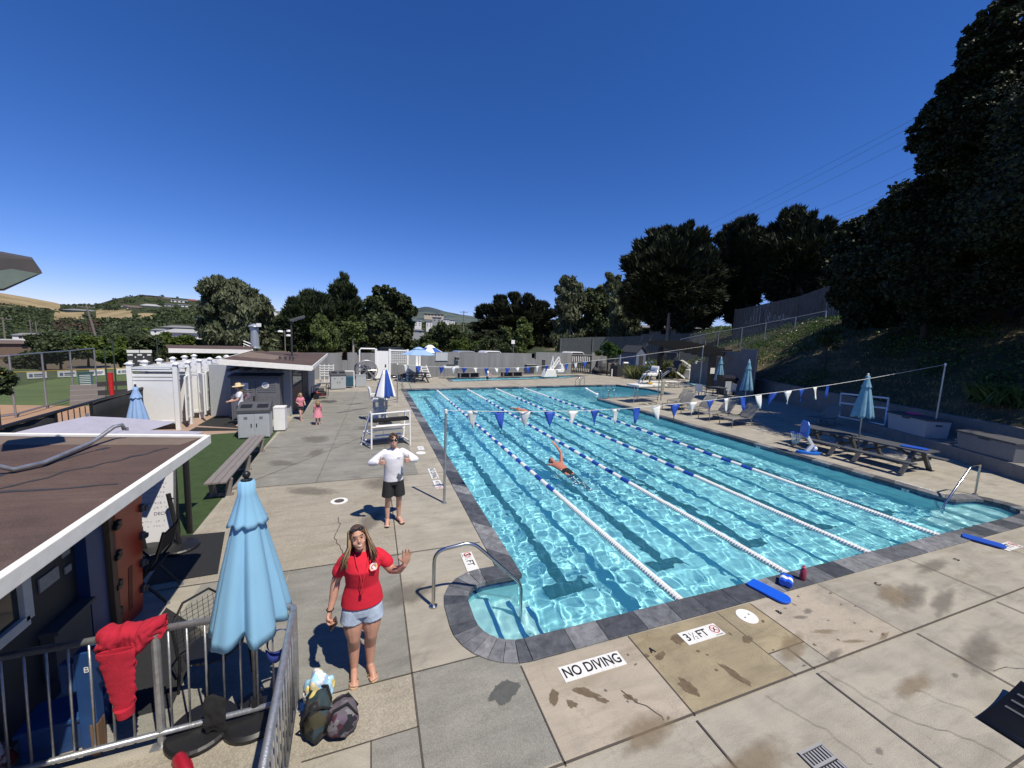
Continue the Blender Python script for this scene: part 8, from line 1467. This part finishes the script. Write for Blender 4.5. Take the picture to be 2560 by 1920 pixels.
mb=MB(); loft(mb,[((0,.01,.80),.170,.122),((0,.01,.90),.172,.124)],24)
for sx in (-1,1): limb(mb,[(sx*.088,.0,.86),(sx*.10,-.01,.70),(sx*.108,-.012,.565)],[.098,.104,.110],20,False)
remesh(mb.build('shorts',M_bsh,t),.009,2)
mb=MB(); hairshell(mb,hc,HR_,1.06,.92); M=Matrix.Translation(hc)@HR_.to_4x4(); r=random.Random(3)
for i in range(60): a=r.uniform(0,6.28); th=r.uniform(.1,1.35); p=M@V((.088*math.sin(th)*math.cos(a),.012+.106*math.sin(th)*math.sin(a),.025+.112*math.cos(th))); q=p+V((math.cos(a)*.02+r.uniform(-.01,.01),math.sin(a)*.02-.01,r.uniform(-.005,.025))); mb.tube([p-(q-p)*.4,p,q],[.011,.011,.003],5)
mb.build('hair',M_hairb,t,smooth=True); sandal(t,(-.105,.03,0),(-.13,-.145,0),M_blk,M_blk); sandal(t,(.105,.07,0),(.16,-.09,0),M_blk,M_blk)
mb=MB(); L=[]; r=random.Random(2)
g=[]; 
for i in range(18): a=2*math.pi*i/18; q=1+.28*math.sin(3*a+.6)+.12*math.sin(7*a); x,z=.105+.055*q*math.cos(a),.965+.065*q*math.sin(a); g.append((x,-.004-.131*math.sqrt(max(.05,1-(x/.186)**2))-.006,z))
c=(.105,-.125,.965); mb.add([c]+g,[(0,1+(i+1)%18,1+i) for i in range(18)]); o=mb.build('shirt_graphic',pm('grey_print',(.13,.14,.16),.9,var=.2),t); mb=MB(); mb.bar((.05,-.137,1.335),(.115,-.130,1.337),.003,.007); mb.build('shirt_print',M_dk,t)
# ----- simple smaller figures -----
def figure(label,loc,rz,H,top,bottom,hairm,armL,armR,legs,dress=False,longhair=True,skin=M_skin2,hat=False,shoes=M_pink,name='person'):
    k=H/1.70; t=thing(name,label,'person',loc,rz); t.scale=(k,k,k); big=1.22 if H<1.3 else 1.0; hc=V((0,-.02,1.565-.03*(big-1)*5)); R=Matrix.Rotation(.15,3,'X')
    mb=MB(); loft(mb,[((0,.01,.80),.14,.11),((0,.0,1.05),.13,.10),((0,-.005,1.25),.145,.11),((0,.0,1.36),.14,.085),((0,.005,1.41),.07,.06),((0,0,1.52),.05,.05)])
    for (kn,ank,toe),sx in zip(legs,(-1,1)): limb(mb,[(sx*.085,0,.84),kn,ank],[.092,.062,.038]); foot(mb,ank,toe,1.)
    for (el,wr),sx in zip((armR,armL),(-1,1)): limb(mb,[(sx*.155,0,1.35),el,wr],[.046,.040,.028]); hand(mb,wr,V(wr)-V(el),(-sx*.6,-.5,.2),1.0,'curl',sx)
    head(mb,hc,big,R); remesh(mb.build('body',skin,t),.012,3); face(t,hc,big,R,False)
    mb=MB()
    if dress: loft(mb,[((0,.0,.52),.31,.27),((0,0,.75),.24,.21),((0,0,1.02),.165,.13),((0,0,1.12),.15,.125),((0,-.005,1.27),.16,.125),((0,.0,1.37),.155,.095),((0,0,1.42),.09,.07)],28)
    else: loft(mb,[((0,.01,.86),.17,.125),((0,0,1.06),.155,.115),((0,-.005,1.25),.165,.13),((0,0,1.37),.16,.10),((0,.005,1.42),.085,.066)],24)
    for (el,wr),sx in zip((armR,armL),(-1,1)): limb(mb,[(sx*.145,0,1.355),V((sx*.155,0,1.35)).lerp(V(el),.5)],[.066,.066])
    remesh(mb.build('dress' if dress else 'top',top,t),.012,3)
    if not dress:
        mb=MB(); loft(mb,[((0,.01,.78),.165,.12),((0,.01,.90),.165,.122)],24)
        for (kn,ank,toe),sx in zip(legs,(-1,1)): limb(mb,[(sx*.088,0,.82),V((sx*.085,0,.84)).lerp(V(kn),.62 if bottom is not M_jean else .95)],[.10,.10 if bottom is not M_jean else .075],16,False)
        remesh(mb.build('shorts' if bottom is not M_jean else 'jeans',bottom,t),.012,2)
    mb=MB(); hairshell(mb,hc,R,1.05*big); r=random.Random(int(H*100))
    if longhair:
        for i in range(46): a=r.uniform(-.1,math.pi+.1); p0=hc+V((.085*math.cos(a),.015+.10*math.sin(a),.05))*big; p1=hc+V((.10*math.cos(a),.02+.115*math.sin(a),-.06))*big; p2=p1+V((r.uniform(-.03,.03),.02,-r.uniform(.10,.24))); mb.tube([p0,p1,p2],[.014,.018,.006],6)
    mb.build('hair',hairm,t,smooth=True)
    for (kn,ank,toe) in legs: sandal(t,ank,toe,shoes,shoes)
    return t,hc
st=[((-.09,-.02,.47),(-.09,.04,.085),(-.10,-.13,.03)),((.09,-.02,.47),(.09,.04,.085),(.10,-.13,.03))]
p=W(602,1066); h=HZ(p.x,p.y,958)
t,hc=figure('woman in straw hat, white t-shirt and jeans with a mesh backpack','x' and (p.x,p.y,0),math.radians(-62),min(1.72,h*.98),M_wtee,M_jean,M_hairy,((.20,-.12,1.10),(.12,-.32,1.05)),((-.21,-.10,1.10),(-.14,-.32,1.02)),st,shoes=M_blk)
mb=MB(); mb.M=Matrix.Translation(hc)@Matrix.Rotation(.12,4,'X'); mb.lathe([(.21,.065),(.20,.06),(.10,.075),(.096,.16),(.07,.185),(.0,.19)],28,cap=False); o=mb.build('straw_hat',M_straw,t,smooth=True); s=o.modifiers.new('s','SOLIDIFY'); s.thickness=.006
bp=MB(); baglump(bp,(0,0,.0),(.17,.13,.21),3,.2); bp=bp.build('backpack',M_bag2,smooth=True)
for v in bp.data.vertices: pass
bl=t.matrix_basis if False else None
k=t.scale[0]; Rz=Matrix.Rotation(t.rotation_euler.z,3,'Z'); bp.location=V(t.location)+Rz@V((.03,.23,1.10))*k; tag(bp,'dark mesh backpack on the back of the straw hat woman','backpack')
bp.data.transform(Matrix.Translation((0,0,0)))
wk=[((-.09,-.16,.50),(-.09,-.22,.085),(-.09,-.39,.03)),((.09,.0,.46),(.09,.24,.16),(.09,.12,.05))]
p=W(752,1049.5); figure('blonde girl in pink top and dark shorts walking by the bath house',(p.x,p.y,0),math.radians(35),max(1.0,HZ(p.x,p.y,982)),M_pink,M_bsh,M_hairy,((.21,-.05,1.12),(.16,-.24,1.0)),((-.22,.05,1.12),(-.14,-.16,1.0)),wk)
p=W(795,1062.5); figure('toddler girl in a flared pink dress facing away on the left deck',(p.x,p.y,0),math.radians(195),max(.85,HZ(p.x,p.y,1000)),M_pink,M_pink,M_hairl,((.22,-.02,1.10),(.24,-.10,.92)),((-.22,-.02,1.10),(-.22,-.12,.92)),st,dress=True,shoes=M_wtile)
# ----- swimmers -----
M_wetskin=skinmat('sunburnt_wet_skin',(.52,.20,.13))
def swimmer(label,loc,rz,armup):
    t=thing('swimmer',label,'person',loc,rz,'swimmers in the lanes'); z=-.02     # local: head toward +y, prone
    mb=MB(); secs=[((0,.36),.05,.05,.0),((0,.30),.13,.07,.0),((0,.20),.205,.105,.005),((0,.0),.175,.11,0),((0,-.22),.145,.10,-.02),((0,-.42),.16,.105,-.05),((0,-.52),.14,.09,-.07)]; n=18; vs=[];fs=[]
    for (cx,cy_),rx,rz_,cz in secs:
        for j in range(n): a=2*math.pi*j/n; vs.append((cx+rx*math.cos(a),cy_,z+cz+rz_*math.sin(a)))
    for i in range(len(secs)-1):
        for j in range(n): fs.append((i*n+j,(i+1)*n+j,(i+1)*n+(j+1)%n,i*n+(j+1)%n))
    fs+=[tuple(range(n)),tuple((len(secs)-1)*n+j for j in range(n-1,-1,-1))]; mb.add(vs,fs)
    limb(mb,[(-.09,-.48,-.08),(-.10,-.92,-.17),(-.09,-1.36,-.16),(-.08,-1.52,-.22)],[.085,.056,.038,.03]); limb(mb,[(.09,-.48,-.08),(.10,-.90,-.24),(.10,-1.30,-.36),(.1,-1.46,-.40)],[.085,.056,.038,.03])
    if armup: A=[(.18,.25,.0),(.23,.40,.30),(.10,.52,.50)]; B=[(-.18,.25,-.02),(-.25,.55,-.14),(-.22,.85,-.16)]
    else: A=[(.18,.25,.0),(.22,.0,-.22),(.15,-.2,-.35)]; B=[(-.18,.25,.02),(-.22,.58,.06),(-.18,.85,.03)]
    for q,sd in ((A,1),(B,-1)): limb(mb,q,[.052,.042,.028]); hand(mb,q[2],V(q[2])-V(q[1]),(0,.3,-1),1.0,'open',sd)
    hc=V((-.03,.47,.03)); R=Matrix.Rotation(math.radians(-80),3,'X'); head(mb,hc,1.0,R); limb(mb,[(0,.28,.0),(-.02,.42,.02)],[.06,.055]); remesh(mb.build('body',M_wetskin,t),.010,3)
    mb=MB(); mb.M=Matrix.Translation(hc)@R.to_4x4(); mb.sph((0,.018,.03),.098,16,10,(.86,1.02,1.0)); mb.build('swim_cap',M_char,t,smooth=True)
    mb=MB(); 
    for i,(cy_,rx,rz_,cz) in enumerate([(-.30,.158,.110,-.03),(-.42,.170,.115,-.05),(-.55,.155,.10,-.075)]): pass
    vs=[];
    for cy_,rx,rz_,cz in ((-.30,.156,.110,-.03),(-.42,.172,.116,-.05),(-.56,.160,.105,-.078)):
        for j in range(18): a=2*math.pi*j/18; vs.append((rx*math.cos(a),cy_,z+cz+rz_*math.sin(a)))
    mb.add(vs,[(i*18+j,(i+1)*18+j,(i+1)*18+(j+1)%18,i*18+(j+1)%18) for i in range(2) for j in range(18)]); mb.build('swim_trunks',M_blkf,t,smooth=True); return t
swimmer('swimmer in dark trunks with one arm raised, in the second lane',(3.12,5.95,WZ+.03),.06,True); swimmer('distant swimmer with outstretched arm behind the pennants',(5.4,14.5,WZ+.02),.35,False)
fm=pm('white_foam_splash',(.8,.85,.88),.6); mb=MB(); r=random.Random(4)
for i in range(46): mb.sph((3.0+r.gauss(0,.22),4.62+r.gauss(0,.30),WZ+.02+abs(r.gauss(0,.015))),r.uniform(.006,.024),6,4,(1,1,.5))
tag(mb.build('kick_splash',fm,smooth=True),'white splash behind the kicking swimmer','splash',kind='stuff')
p=W(1218,952.5,-.1); t,hc=figure('bather in a pale top wading in the far pool',(p.x,p.y,-.45),math.radians(60),1.5,M_wtee,M_blkf,M_hairb,((.22,-.15,1.10),(.2,-.40,.95)),((-.22,-.2,1.08),(-.2,-.45,.92)),st,shoes=M_blk)
